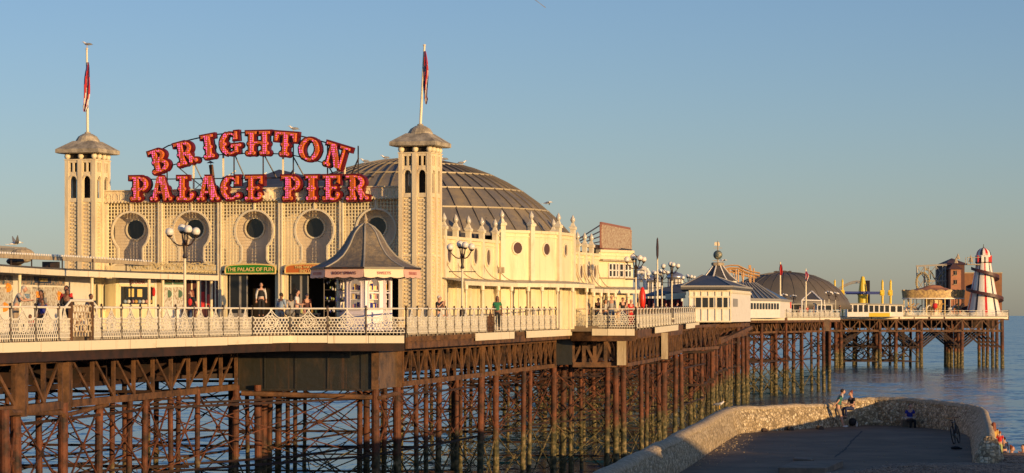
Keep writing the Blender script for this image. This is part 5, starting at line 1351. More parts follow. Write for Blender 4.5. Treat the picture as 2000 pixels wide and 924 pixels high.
# ------------------------------------------------------------------ cabins beyond the bay
cb = thing('cabin', (WX(1395,205),206,EYE-.5), 'white cabin with five dark windows overhanging the pier edge', 'cabin')
f0, f1 = Vector((WX(1345,205),205,0)), Vector((WX(1428.5,205),205,0)); f2 = Vector((WX(1466,221),221,0)); f3 = Vector((WX(1349,221),221,0))
z0, z1 = zy(629,205), zy(566,205)
b = MB(); b.add([Vector((*q.xy,z0)) for q in (f0,f1,f2,f3)]+[Vector((*q.xy,z1)) for q in (f0,f1,f2,f3)], [(3,2,1,0),(4,5,6,7),(0,1,5,4),(1,2,6,5),(2,3,7,6),(3,0,4,7)]); b.build('walls', M['white'], cb)
b = MB()
for x in (1347,1357.5,1370.5,1384,1398,1411.5,1427): b.box(WX(x,205)-.05, WX(x,205)+.05, 204.92, 205, z0, z1)
for y in (628,602,580,568): b.box(WX(1345,205), WX(1428.5,205), 204.9, 205-.002, zy(y,205)-.06, zy(y,205)+.06)
nn = Vector(((f2-f1).y, -(f2-f1).x, 0)).normalized()
b.bar(Vector((*f1.xy,z1-.2))+nn*.05, Vector((*f2.xy,z1-.2))+nn*.05, .1, .15)
b.build('wall_trim', M['trim'], cb)
for x0, x1 in ((1331,1340),(1344.5,1352),(1359,1368),(1371.5,1382.5),(1385,1393.5),(1401,1409),(1413,1421)):
    if x0 < 1345: continue
    b = MB(); b.box(WX(x0,205), WX(x1,205), 204.95, 204.99, zy(600.5,205), zy(581.5,205)); fo = b.build('window', M['glass'], cb)
b = MB()
for t0, t1_ in ((.08,.30),): 
    b.add([f1.lerp(f2,t0)+nn*.03+Vector((0,0,zy(599,205))), f1.lerp(f2,t1_)+nn*.03+Vector((0,0,zy(599,205))), f1.lerp(f2,t1_)+nn*.03+Vector((0,0,zy(583,205))), f1.lerp(f2,t0)+nn*.03+Vector((0,0,zy(583,205)))], [(0,1,2,3)])
b.build('window', M['lead'], cb)
b = MB(); zr = z1+.02   # roof: eaves then hips up to the turret
e = [Vector((WX(1330,204),204.3,zr)), Vector((WX(1431,204.3),204.3,zr)), Vector((WX(1469,221),221,zr)), Vector((WX(1334,222),222,zr))]
e2 = [q+Vector((0,0,.25)) for q in e]
b.add(e+e2, [(3,2,1,0),(0,1,5,4),(1,2,6,5),(2,3,7,6),(3,0,4,7)])
ra_, rb_ = PX(1372,537,212), PX(1398,540,212)
b.add(e2+[ra_, rb_], [(0,1,5,4),(1,2,5),(2,3,4,5),(3,0,4)]); b.build('roof', M['darkroof'], cb)
b = MB()
for q, w_ in ((e2[0],ra_),(e2[1],rb_),(e2[2],rb_)): b.bar(q, w_, .1, .1)
b.bar(e2[0], e2[1], .14, .14); b.bar(e2[1], e2[2], .14, .14); b.build('roof_ridges', M['lead'], cb)
# turret with the globe and weather vane
tu = thing('turret', PX(1402,560,232), 'slate bell-shaped turret roof topped by a globe and weather vane', 'turret')
c = PX(1402,560,232); k = 232/F
b = MB(); pr = [(40,549),(35,545.5),(27,539),(19,530),(13,523),(10,519)]
def sqr(r, y): z = zy(y,232); return [Vector((c.x+r*k*math.cos(t), c.y+r*k*math.sin(t), z)) for t in [R(-112+45*i) for i in range(8)]]
rd = MB()
for (r0,y0),(r1,y1) in zip(pr, pr[1:]):
    A0, A1 = sqr(r0,y0), sqr(r1,y1)
    for i in range(8): b.add([A0[i],A0[(i+1)%8],A1[(i+1)%8],A1[i]], [(0,1,2,3)]); rd.bar(A0[i], A1[i], .10, .10)
b.add(sqr(11,519), [tuple(range(8))]); b.build('roof', M['darkroof'], tu); rd.build('roof_ridges', M['white'], tu)
b = MB(); b.lathe([(38*k,-1.5),(38*k,0)], (c.x,c.y,zy(549,232)), 8, rot=R(-112)); b.build('drum', M['white'], tu)
b = MB(); b.lathe([(.55,0),(.6,.1),(.6,.25),(.5,.3)], (c.x,c.y,zy(519,232)), 8); b.lathe([(.07,0),(.05,2.0),(.02,2.1)], (c.x,c.y,zy(515,232)), 6); b.bar(PX(1392,509,232), PX(1412,510,232), .05, .05); b.bar(PX(1394,484.5,232), PX(1410,484.5,232), .05, .05)
b.tube(PX(1402,489,232), PX(1402,480,232), .03); b.build('stem', M['wood'], tu)
b = MB(); b.ball(PX(1402,498,232), 9*k, 16, 10); b.build('globe', mat('verdigris_globe', (.10,.13,.12), .5, (.48,.40,.22), 1.2, .48, .54), tu, smooth=True)
b = MB(); b.add([PX(1396,473,232),PX(1405,473.5,232),PX(1406,480,232),PX(1395,479.5,232)]+[q+Vector((0,.06,0)) for q in (PX(1396,473,232),PX(1405,473.5,232),PX(1406,480,232),PX(1395,479.5,232))], [(3,2,1,0),(4,5,6,7),(0,1,5,4),(1,2,6,5),(2,3,7,6),(3,0,4,7)]); b.build('vane', M['creamawn'], tu)
# second long cabin with glazed slate roof
lc = thing('cabin', (WX(1500,285),285,EYE-.26), 'long white cabin with a row of windows and a sloping blue slate roof', 'cabin')
g0, g1, g2 = Vector((WX(1440,283),283,0)), Vector((WX(1524,296),296,0)), Vector((WX(1546,318),318,0)); bk = Vector((-14,8,0))
z0, z1 = EYE-.3, zy(585,285)
b = MB()
for a, c in ((g0,g1),(g1,g2)):
    b.hexa([Vector((*a.xy,z0)),Vector((*c.xy,z0)),Vector((*(c+bk*.05).xy,z0)),Vector((*(a+bk*.05).xy,z0)),Vector((*a.xy,z1)),Vector((*c.xy,z1)),Vector((*(c+bk*.05).xy,z1)),Vector((*(a+bk*.05).xy,z1))])
b.build('walls', M['white'], lc)
n_ = Vector(((g1-g0).y,-(g1-g0).x,0)).normalized()
for i in range(10):
    t0, t1_ = .30+i*.068, .30+i*.068+.045; P = lambda t,z: Vector((*g0.lerp(g1,t).xy,z))+n_*.05; b = MB()
    za, zb2 = zy(604,288), zy(592,288); b.add([P(t0,za),P(t1_,za),P(t1_,zb2),P(t0,zb2)], [(0,1,2,3)]); b.build('window', M['glass'], lc)
b = MB(); A_, B_, C_ = Vector((*g0.xy,z1)), Vector((*g1.xy,z1)), Vector((*g2.xy,z1)); r0, r1 = PX(1442,553,292), PX(1476,553,298)
b.add([A_,B_,C_,r0,r1], [(0,1,4,3),(1,2,4)]); b.build('roof', mat('blue_slate_glazing', (.055,.075,.11), .35), lc)
b = MB()
for i in range(9): t = i/8; b.bar(A_.lerp(B_,t)+Vector((0,-.05,.05)), r0.lerp(r1,t)+Vector((0,-.05,.05)), .14, .12)
b.bar(A_, B_, .25, .3); b.bar(B_, r1, .3, .2); b.bar(B_, C_, .25, .3); b.build('roof_ribs', M['lead'], lc)

# low parts behind the bay rail: silver onion domes, striped booths, coaster legs
for x, y, r_, d, lb in ((1320,540,17,262,'smaller silver onion dome partly behind the lamp posts'),(1319.5,0,0,0,'')):
    pass
for x, yb, yt, wd, d, lb in ((1273,552,539,20,270,'left low silver onion dome, behind the dark-flag pole'),(1319,546,532,17.5,250,'right bulging silver onion dome with a pointed tip, beside the lamp')):
    k = d/F; o = thing('onion_dome', PX(x,yb,d), lb, 'dome', 'silver onion domes')
    h = (yb-yt)*k; w_ = wd*k
    b = MB(); b.lathe([(w_*.8,0),(w_,h*.25),(w_*.97,h*.5),(w_*.7,h*.8),(w_*.3,h*.98),(.05,h*1.15),(.01,h*1.4)], PX(x,yb,d), 24); b.build('cap', M['silver'], o, smooth=True)
    b = MB(); b.lathe([(w_*.75,-3.4),(w_*.75,0)], PX(x,yb,d), 20); b.build('drum', M['lead'], o)
    b = MB()
    for i in range(12): t = i*math.pi/6; q = PX(x,yb,d); b.tube((q.x+w_*.8*math.cos(t),q.y+w_*.8*math.sin(t),q.z-3.4),(q.x+w_*.8*math.cos(t),q.y+w_*.8*math.sin(t),q.z),.06)
    b.build('columns', M['white'], o)
bo = thing('booth', PX(1285,600,225), 'low dark booth with blue slate roof behind the red lifebuoy case', 'food booth')
b = MB(); b.box(WX(1246,225),WX(1330,225),225,229,EYE-.5,zy(583,225)); b.build('walls', M['darkred'], bo); b = MB(); e0,e1 = PX(1290,583,224.6),PX(1336,583,224.6)
b.add([PX(1244,580,224.6),PX(1340,576,224.6),PX(1340,570,224.6),PX(1300,562,228),PX(1330,556,229)], [(0,1,2,3),(3,2,4)]); b.add([PX(1283,566,224.4),PX(1337,574,224.4),PX(1336,553,227),PX(1318,556,227)], [(0,1,2,3)]); b.build('roof', mat('booth_slate_roof', (.05,.06,.085), .5), bo)
b = MB()
for i in range(11): x = 1250+i*8; b.box(WX(x,224.8),WX(x+3.5,224.8),224.7,224.9,EYE-.4,zy(588+random.uniform(-3,5),225))
b.build('hanging_goods', [M['red']], bo); b = MB(); b.bar(PX(1300,580,223),PX(1338,577,223),.5,.5); b.build('fascia', M['trim'], bo)
# the small coaster frame seen right of the annex
cf = thing('roller_coaster', PX(1255,590,240), 'white steel coaster frame with a curved beam beside the annex corner', 'ride')
b = MB(); pts = [PX(1240,528,240),PX(1252,523,240),PX(1262,525,240),PX(1268,536,240)]; b.path(pts,.2,6); b.path([p+Vector((0,0,-.4)) for p in pts],.12,6)
for x in (1246,1260): b.tube(PX(x,525,240),PX(x,600,240),.14)
for y0,y1 in ((530,555),(555,530),(555,580),(580,555)): b.tube(PX(1246,y0,240),PX(1260,y1,240),.07)
b.build('frame', M['white'], cf); b = MB(); b.box(WX(1239,241),WX(1259,241),241,242,zy(551,241),zy(527,241)); b.build('screen', M['grey'], cf)
# lifebuoy case (bright red oval)
lb = thing('lifebuoy_case', edge_x(1254)+Vector((.2,2.2,.14)), 'bright red oval lifebuoy case on a post right of the yellow arcade', 'lifebuoy case')
q = PX(1254.5,583,155); b = MB(); b.ball(q, 1.0, 14, 10, (.20,.28,.72)); b.build('case', mat('signal_red', (.75,.03,.01), .35), lb, smooth=True); b = MB(); b.tube((q.x,q.y+.1,DZ),(q.x,q.y+.1,q.z),.05); b.build('post', M['iron'], lb)
b = MB(); q = PX(1540.5,596,315); b.box(q.x-.32,q.x+.32,q.y,q.y+.3,q.z-.4,q.z+.42); b.lathe([(.32,.42),(.1,.55)],q+Vector((0,.15,0)),8); o = b.build('lifebuoy_case', M['red'], origin=q); tag(o,'small distant red box beside the end of the long cabin','lifebuoy case')

# ------------------------------------------------------------------ orange coaster behind the turret, big cover dome
oc = thing('roller_coaster', PX(1450,560,340), 'orange roller coaster track winding behind the turret', 'roller coaster')
b = MB()
def trk(pts, d, r=.16, gap=.9):
    v = [PX(x,y,d+i*.6) for i,(x,y) in enumerate(pts)]; b.path(v, r, 6); b.path([q+Vector((0,.4,-gap)) for q in v], r*.8, 6)
    for i, q in enumerate(v): b.tube(q, q+Vector((0,.4,-gap)), r*.6)
def dense(pts, n=5):
    out = []
    for (a,c),(e,f) in zip(pts, pts[1:]):
        for i in range(n): out.append((a+(e-a)*i/n, c+(f-c)*i/n))
    return out+[pts[-1]]
for pts, d in (([(1412,521),(1428,518),(1442,518.5),(1455,525),(1470,531),(1484,533)],340),([(1416,528),(1432,525),(1448,523),(1462,528),(1484,534)],346),([(1420,524),(1440,529),(1462,535),(1478,537)],350)):
    v = [PX(x,y,d) for x,y in dense(pts)]
    for o in (0,.7): b.path([q+Vector((0,o,0)) for q in v], .09, 5)
    b.path([q+Vector((0,.35,-.35)) for q in v], .12, 5)
    for q in v[::2]: b.bar(q+Vector((0,-.1,0)), q+Vector((0,.8,0)), .08, .08)
b.build('track', M['orangetrack'], oc); b = MB()
for x in (1425,1437,1442,1451,1466,1472): b.tube(PX(x,524,344),PX(x,580,344),.10)
for x in (1431,1447,1460): b.tube(PX(x,530,344),PX(x+8,570,344),.06); b.tube(PX(x+8,530,344),PX(x,570,344),.06)
b.build('supports', M['orangetrack'], oc)
b = MB(); b.box(WX(1462,344),WX(1467,344),344,344.3,zy(526,344),zy(518,344)); b.build('board', M['orangetrack'], oc)
td = thing('cover_dome', PX(1552,600,400), 'big dark grey dome cover behind the two red flags', 'dome')
b = MB(); d = 408; k = d/F; prf = [(136,604),(127,586),(111,566),(88,549),(60,537),(31,531.5),(8,529.5),(.5,529.4)]
b.lathe([(r*k, zy(y,d)) for r, y in prf], (WX(1546,d),d+10,0), 40, sy=.6); b.build('cover', M['tent'], td, smooth=True)
b = MB()
for i in range(16):
    t = math.pi*(1+i/15)
    v = [Vector((WX(1546,d)+r*k*math.cos(t), d+10+.6*r*k*math.sin(t), zy(y,d)+.05)) for r, y in prf[1:]]
    b.path(v, .035, 4)
b.build('seams', M['tent'], td)
b = MB()
for i in range(16): x = 1512+i*2.2; b.bar(PX(x,532.5-abs(i-8)*.0,d+4), PX(x+random.uniform(-1,1),528.5+random.uniform(0,1.5),d+4), .15,.2)
b.build('crown_fittings', M['iron'], td)
sp = thing('marquee', PX(1592,610,372), 'small dark pyramid tent with a pale ridge, right of the second red flag', 'tent')
b = MB(); ap = PX(1585.5,569,374); e = [PX(1566,586,371),PX(1604,587,371),PX(1610,586,378),PX(1572,585,378)]; b.add(e+[ap],[(0,1,4),(1,2,4),(2,3,4),(3,0,4)]); b.build('roof', M['tent'], sp)
b = MB(); b.bar(ap,e[1],.22,.2); b.bar(ap,e[0],.14,.14); b.bar(e[0],e[1],.16,.16)
for q in e: b.tube(q,Vector((q.x,q.y,EYE-.3)),.1)
b.build('frame', M['white'], sp)
# clutter of stalls along the head, each with its own roof
for i,(x0,x1,y0,d,lbl,mm) in enumerate(((1548,1566,593,385,'low dark stall between the red flags','darkred'),(1596,1626,592,385,'low grey stall with flat roof under the distant lamps','lead'),(1655,1697,592,462,'white kiosk with five windows left of the yellow booth','white'),(1697,1738,593,462,'yellow-based kiosk at the foot of the spinning ride','yellow'),(1738,1764,594,463,'small pale kiosk left of the carousel','white'))):
    r = thing('stall', PX((x0+x1)/2,612,d), lbl, 'stall'); b = MB(); X0,X1 = WX(x0,d),WX(x1,d); zt0 = zy(y0,d)
    b.box(X0,X1,d,d+3,EYE-.25,EYE+.45); b.build('lower_panels', M['yellow'] if mm == 'yellow' else M[mm], r)
    b = MB(); b.box(X0,X1,d+.02,d+2.9,EYE+.45,zt0-.18); b.build('upper_panels', M['white'] if mm != 'darkred' else M['dark'], r)
    b = MB(); b.box(X0-.25,X1+.25,d-.3,d+3.2,zt0-.18,zt0); b.build('roof', M['lead'], r)
    n = max(2,int((X1-X0)/.95))
    for j in range(n): s = X0+(X1-X0)*(j+.15)/n; e_ = X0+(X1-X0)*(j+.85)/n; b = MB(); b.box(s,e_,d-.03,d-.001,EYE+.62,zt0-.35); b.build('window', M['glass'], r)
# spinning ride: yellow cone and arms, four yellow masts
sr = thing('spinning_ride', PX(1685,610,475), 'spinning thrill ride with a yellow cone tower and dark blue arms', 'ride')
k = 475/F; c = PX(1685,0,475); b = MB(); b.lathe([(9.5*k,zy(608,475)),(9.5*k,zy(577,475)),(10.5*k,zy(577,475)),(10.5*k,zy(575,475))],(c.x,c.y,0),16); b.build('base_drum', M['yellow'], sr)
b = MB(); b.lathe([(8.5*k,zy(571,475)),(6.5*k,zy(556,475)),(3.6*k,zy(542,475)),(2.5*k,zy(540,475))],(c.x,c.y,0),12); b.lathe([(2.2*k,zy(577,475)),(2.2*k,zy(568,475))],(c.x,c.y,-.0),8); b.build('cone_tower', M['yellow'], sr)
b = MB(); b.lathe([(9.6*k,zy(575.2,475)),(10*k,zy(571,475)),(8*k,zy(569,475))],(c.x,c.y,0),12)
b.hexa([PX(1652,575,474.5),PX(1720,575,474.5),PX(1720,575,475.5),PX(1652,575,475.5),PX(1652,572,474.5),PX(1720,571,474.5),PX(1720,571,475.5),PX(1652,572,475.5)])
b.bar(PX(1648,571,470),PX(1722,571.5,480),.35,.35); b.build('arms', M['blue'], sr)
for x, yt, yb in ((1630.5,546,606),(1645.5,545,606),(1723.5,546,592),(1739.5,546,592)):
    lab = {1630.5:'leftmost',1645.5:'second',1723.5:'third',1739.5:'rightmost'}[x]
    r = thing('ride_mast', PX(x,yb,470), lab+' of the four slim yellow masts round the spinning ride', 'mast', 'yellow ride masts')
    b = MB(); q = PX(x,yt,470); b.tube((q.x,470,EYE-.3),(q.x,470,q.z-.5),.17 if x<1700 else .22,n=8); b.tube((q.x,470,q.z-.5),(q.x,470,q.z),.24,.05,n=8); b.build('pole', M['yellow'], r)
    b = MB(); yy = 572; q = PX(x,yy,469.6); b.box(q.x-.45,q.x+.35,469.4,469.9,q.z-.5,q.z+.5); b.ball(PX(x-2.5,yy+1,469.5),.35,8,6); b.build('gearbox', M['yellow'], r)
lt = thing('coaster_loop', PX(1665,575,500), 'thin grey arched coaster rails rising beside the yellow masts', 'roller coaster')
b = MB()
for dy in (0,3): b.path([PX(1638+i*5.2, 563+dy-14*math.sin(min(1,i/8)*math.pi*.55)*(1) ,498) for i in range(9)], .13, 5)
b.tube(PX(1680,549,498),PX(1680,600,498),.14); b.build('rails', M['lead'], lt)
b = MB(); b.box(WX(1692,500),WX(1699,500),500,502,zy(592,500),zy(548,500)); b.build('sign_column', M['brick'], lt)
# coaster with loop left of the brown building
rc = thing('roller_coaster', PX(1822,575,500), 'roller coaster with looping yellow rails inside a square grey steel frame', 'roller coaster')
b = MB(); dd_ = 500
for x in (1791,1806,1814,1828,1841,1847): b.tube(PX(x,519,dd_),PX(x,570,dd_),.16 if x in (1791,1847,1806) else .1)
b.bar(PX(1789,520,dd_),PX(1849,517,dd_),.3,.35); b.bar(PX(1806,549,dd_),PX(1849,548,dd_),.25,.3)
for x0,x1 in ((1791,1806),(1806,1828),(1828,1847)):
    for y0,y1 in ((520,545),(545,568)): b.tube(PX(x0,y0,dd_),PX(x1,y1,dd_),.08); b.tube(PX(x1,y0,dd_),PX(x0,y1,dd_),.08)
b.build('frame', M['lead'], rc); b = MB(); kk = dd_/F
for cx,cy,rx,ry,dp in ((1801,551,13,19,0),(1801,551,10.5,16,.4),(1813,545,6,22,2)):
    v = [Vector((WX(cx,dd_)+rx*kk*math.cos(t*math.pi/12), dd_-1+dp+t*.05, zy(cy,dd_)+ry*kk*math.sin(t*math.pi/12))) for t in range(25)]; b.path(v,.09,6)
for i in range(24):
    t = i*math.pi/12; b.tube(Vector((WX(1801,dd_)+13*kk*math.cos(t),dd_-1,zy(551,dd_)+19*kk*math.sin(t))),Vector((WX(1801,dd_)+10.5*kk*math.cos(t),dd_-.6,zy(551,dd_)+16*kk*math.sin(t))),.09,n=5)
b.path([PX(1806,525,501),PX(1818,530,501),PX(1826,545,501),PX(1838,556,501),PX(1846,560,501)],.16,6); b.path([PX(1828,560,501),PX(1836,540,501),PX(1846,530,501)],.12,6)
b.build('track', M['yellow_dull'], rc)
# carousel
ca = thing('carousel', PX(1821,612,486), 'gilt carousel with a red peaked roof and painted horses on the pier head', 'carousel')
c = Vector((WX(1823,482),482,0)); k = 482/F; Rr = 62*k
b = MB(); N = 20; zt_, zb_ = zy(568.5,482), zy(582,482)
for i in range(N):
    a0, a1 = 2*math.pi*i/N, 2*math.pi*(i+1)/N
    for j in range(6):
        t0, t1_ = a0+(a1-a0)*j/6, a0+(a1-a0)*(j+1)/6; h = lambda s: .28*abs(math.sin(math.pi*s/6))
        P = lambda t,z,r=Rr: Vector((c.x+r*math.cos(t), c.y+r*.5*math.sin(t)+0, z))
        b.add([P(t0,zb_,Rr*.97),P(t1_,zb_,Rr*.97),P(t1_,zt_+h(j+1)),P(t0,zt_+h(j))],[(0,1,2,3)])
b.build('crown_boards', M['carousel'], ca)
b = MB(); b.lathe([(Rr*.98,zt_-.1),(Rr*.35,zy(562,482)),(1.3,zy(558,482)),(.1,zy(556.5,482))],c,20,sy=.5,cap=False); b.lathe([(2.6,zt_),(1.9,zy(562,482)),(0.2,zy(556,482))],c,10,sy=.6); b.build('roof', M['terracotta'], ca)
b = MB(); b.lathe([(Rr*.93,zb_-.25),(Rr*.99,zb_-.2),(Rr*.99,zb_)],c,20,sy=.5); b.build('rim_moulding', M['white'], ca)
b = MB(); b.lathe([(1.7,EYE-.2),(1.7,zb_)],c,12); b.build('centre_drum', M['carousel'], ca)
b = MB(); b.lathe([(Rr*.95,EYE-.2),(Rr*.95,EYE+.1)],c,20,sy=.5); b.build('platform', M['wood'], ca)
for i in range(12):
    t = 2*math.pi*i/12+.1; q = Vector((c.x+Rr*.82*math.cos(t), c.y+Rr*.4*math.sin(t), EYE+1.25+.3*(i%2)))
    b = MB(); b.tube((q.x,q.y,EYE),(q.x,q.y,zb_),.06); b.ball(q,.42,8,6,(1.3,.5,.62)); b.tube(q+Vector((.4,0,.1)),q+Vector((.75,0,.62)),.17,.12,6); b.ball(q+Vector((.9,0,.62)),.16,6,4,(1.6,.7,.8))
    for sx_ in (-.35,.4): b.tube(q+Vector((sx_,0,-.15)),q+Vector((sx_+.2,0,-.75)),.08,.05,5)
    b.build('horse', M[('whitec','ochre','whitec','khaki')[i%4]], ca)
for i in range(10):
    t = 2*math.pi*i/10; b = MB(); b.tube((c.x+Rr*.93*math.cos(t),c.y+Rr*.46*math.sin(t),EYE-.1),(c.x+Rr*.93*math.cos(t),c.y+Rr*.46*math.sin(t),zb_),.09); b.build('post', M['gold'], ca)
o = MB(); q = PX(1826,599,472); o.lathe([(.1,-.9),(.1,-.3),(.45,-.25),(.5,.2),(.42,.6),(.1,.65)],q,10); ob = o.build('lifebuoy_case', M['red'], origin=q-Vector((0,0,.9))); tag(ob,'bright red lifebuoy case in front of the carousel','lifebuoy case')
# brown ghost-train building with turrets
gh = thing('ghost_house', PX(1900,612,505), 'tall brown boarded building with a pyramid roof and spiked turret behind the helter skelter', 'building')
def bxp(B,x0,x1,y0,y1,d,dep): B.box(WX(x0,d),WX(x1,d),d,d+dep,zy(y1,d),zy(y0,d))
b = MB(); bxp(b,1848,1884,516,614,500,12); b.build('tower_wall', mat('dark_brown_boarding',(.10,.045,.035),.8), gh)
b = MB(); bxp(b,1884,1957,533,614,502,14); b.build('wall', M['brick'], gh)
b = MB(); bxp(b,1857,1877,525,614,497,6); b.build('turret_wall', M['terracotta'], gh)
b = MB()
def pyr(x0,x1,yb,yt,d,dep,ov=.4):
    a0,a1 = WX(x0,d)-ov,WX(x1,d)+ov; z=zy(yb,d); b.add([(a0,d-ov,z),(a1,d-ov,z),(a1,d+dep,z),(a0,d+dep,z),((a0+a1)/2,d+dep/2,zy(yt,d))],[(0,1,4),(1,2,4),(2,3,4),(3,0,4),(3,2,1,0)])
pyr(1848,1890,517,503,500,12); pyr(1857,1877,526,513,497,6); b.build('roof', M['brownroof'], gh)
for x,y0,y1,d in ((1871,495,506,503),(1867,502,514,499.5),(1896,498,512,506)):
    b = MB(); b.tube(PX(x,y1,d),PX(x,y0,d),.45,.04,6); b.build('spike', M['wood'], gh)
b = MB(); bxp(b,1884,1958,532,534,501.8,15); b.build('coping', M['wood'], gh)
for x0,x1,y0,y1,d in ((1863,1869,529,537,496.9),(1863,1869,547,555,496.9)):
    b = MB(); bxp(b,x0,x1,y0,y1,d,.05); fo = b.build('window', M['glass'], gh); b = MB(); bxp(b,x0-.5,x1+.5,y1,y1+1,d-.2,.25); bxp(b,(x0+x1)/2-.2,(x0+x1)/2+.2,y0,y1,d-.05,.04); b.build('frame', M['wood'], fo)
# helter skelter
hs = thing('helter_skelter', PX(1919,612,478), 'red, white and blue striped helter skelter with a dark spiral slide', 'helter skelter')
d = 478; k = d/F; c = Vector((WX(1921,d),d,0)); zb_, zt_ = EYE-.25, zy(514,d); rb, rt = 36*k, 14.5*k
def rad(z): 
    t = (z-zb_)/(zt_-zb_); return rb+(rt-rb)*(t**.85)
NSG = 20; mats = [M['white'],M['red'],M['navystripe']]
b = MB()
for i in range(NSG*2):
    m_ = i%8; b.cur = 1 if m_ == 0 else (2 if m_ == 4 else 0)
    t0,t1_ = 2*math.pi*i/(NSG*2)-math.pi*.53, 2*math.pi*(i+1)/(NSG*2)-math.pi*.53
    for j in range(10):
        za,zb2 = zb_+(zt_-zb_)*j/10, zb_+(zt_-zb_)*(j+1)/10; r0,r1 = rad(za),rad(zb2)
        b.add([Vector((c.x+r0*math.cos(t0),c.y+r0*math.sin(t0),za)),Vector((c.x+r0*math.cos(t1_),c.y+r0*math.sin(t1_),za)),Vector((c.x+r1*math.cos(t1_),c.y+r1*math.sin(t1_),zb2)),Vector((c.x+r1*math.cos(t0),c.y+r1*math.sin(t0),zb2))],[(0,1,2,3)])
b.build('striped_tower', mats, hs)
b = MB(); zl = zy(499,d); b.lathe([(rt,zt_),(rt*1.15,zt_+.1),(rt*1.15,zt_+.2)],c,16,cap=False); b.lathe([(rt*.8,zt_),(rt*.8,zl)],c,16); b.build('lantern_core', M['dark'], hs)
b = MB(); 
for i in range(10): t = 2*math.pi*i/10; b.cur = 0 if i%3 else 1; b.box(c.x+rt*.92*math.cos(t)-.26,c.x+rt*.92*math.cos(t)+.26,c.y+rt*.92*math.sin(t)-.2,c.y+rt*.92*math.sin(t)+.2,zt_,zl)
b.cur = 0; b.lathe([(rt*1.02,zl-.3),(rt*1.08,zl),(rt*1.0,zl+.05)],c,20); b.build('lantern_posts', [M['white'],M['red']], hs)
b = MB(); rc_ = rt*1.0
for i in range(16):
    b.cur = 1 if i%4 == 1 else (2 if i%4 == 3 else 0); t0,t1_ = 2*math.pi*i/16-.3, 2*math.pi*(i+1)/16-.3
    for j in range(6):
        p0,p1 = j*math.pi/12,(j+1)*math.pi/12
        b.add([Vector((c.x+rc_*math.cos(p)*math.cos(t),c.y+rc_*math.cos(p)*math.sin(t),zl+1.45*math.sin(p))) for p,t in ((p0,t0),(p0,t1_),(p1,t1_),(p1,t0))],[(0,1,2,3)])
b.build('dome_cap', [M['white'],M['red'],M['navystripe']], hs)
b = MB(); b.tube((c.x,c.y,zl+1.4),(c.x,c.y,zl+2.1),.06); b.ball((c.x,c.y,zl+1.5),.15,6,4); b.build('finial', M['iron'], hs)
# slide: a trough climbing anticlockwise
sl_ = MB(); rl = MB(); n = 90; turns = 2.05; z_hi, z_lo = zt_-1.1, EYE+.4; prev = None
for i in range(n+1):
    t = i/n; ang = math.pi+.3+turns*2*math.pi*t; z = z_hi+(z_lo-z_hi)*t; r = rad(z)+.12
    e = Vector((math.cos(ang),math.sin(ang),0)); q0 = c+e*r; q1 = c+e*(r+.85)
    cur = [Vector((*q0.xy,z)),Vector((*q1.xy,z)),Vector((*q1.xy,z+.42)),Vector((*(q1+e*.06).xy,z+.42)),Vector((*(q1+e*.06).xy,z-.16)),Vector((*q0.xy,z-.16))]
    if prev:
        for a_ in range(6): sl_.add([prev[a_],prev[(a_+1)%6],cur[(a_+1)%6],cur[a_]],[(0,1,2,3)])
    prev = cur
sl_.build('spiral_slide', mat('dark_brown_slide',(.075,.03,.03),.5), hs)
b = MB(); b.box(c.x-rt-1.9,c.x-rt*.6,c.y-1.2,c.y+1.2,zt_-.35,zt_-.2)
for x_ in (-rt-1.85,-rt-.9): b.box(c.x+x_,c.x+x_+.09,c.y-1.2,c.y-1.1,zt_-.2,zt_+1.1); b.box(c.x+x_,c.x+x_+.09,c.y+1.1,c.y+1.2,zt_-.2,zt_+1.1)
b.box(c.x-rt-1.9,c.x-rt*.6,c.y-1.2,c.y-1.1,zt_+1.0,zt_+1.1); b.build('landing', M['wood'], hs)
# ------------------------------------------------------------------ stone arm, platform, beach, promenade
FZ = 4.75
def fpt(x, y, z=FZ): d = (EYE-z)*F/(y-HY); return Vector((WX(x,d), d, z))
inner = [(-8.2,18,1.0),(2.1,60,1.0),(3.85,71,1.0),(5.54,81.4,1.0),(9.25,104.8,1.05),(9.75,106.6,1.06),(14.3,112.5,1.0),(14.9,113.2,1.04),(15.6,114.0,1.16),(16.4,114.2,1.22),(17.3,113.5,1.22),(18.2,111.6,1.17),(18.75,109.3,1.14),(18.95,107.2,1.10),(18.85,105.2,1.08),(18.6,103,1.06),(17.7,97.8,1.02),(16.6,91.5,1.0),(15.45,85.0,1.0),(15.25,83.9,.9)]
N = len(inner); P_ = [Vector((a,b,FZ)) for a,b,_ in inner]
out = []
for i in range(N):
    t = (P_[min(i+1,N-1)]-P_[max(i-1,0)]).normalized(); out.append(Vector((-t.y, t.x, 0)))
wallo = thing('stone_wall', (12,110,FZ), 'curved flint sea wall with rounded coping, round the concrete platform', 'sea wall')
def strip(B, rows):
    n = len(rows[0]); vs = [p for r in rows for p in r]; fs = []
    for i in range(len(rows)-1):
        for j in range(n-1): fs.append((i*n+j, i*n+j+1, (i+1)*n+j+1, (i+1)*n+j))
    B.add(vs, fs)
def dens(lst, k=6):
    o = []
    for a, b in zip(lst, lst[1:]):
        for i in range(k): o.append(tuple(x+(y-x)*i/k for x, y in zip(a, b)))
    return o+[lst[-1]]
pp = dens([(p.x,p.y,n.x,n.y,h[2]) for p,n,h in zip(P_,out,inner)], 8)
rnd = random.Random(3); rows = []
def bt_(i): return max(0, min(1, (i/len(pp)-.62)/.1))
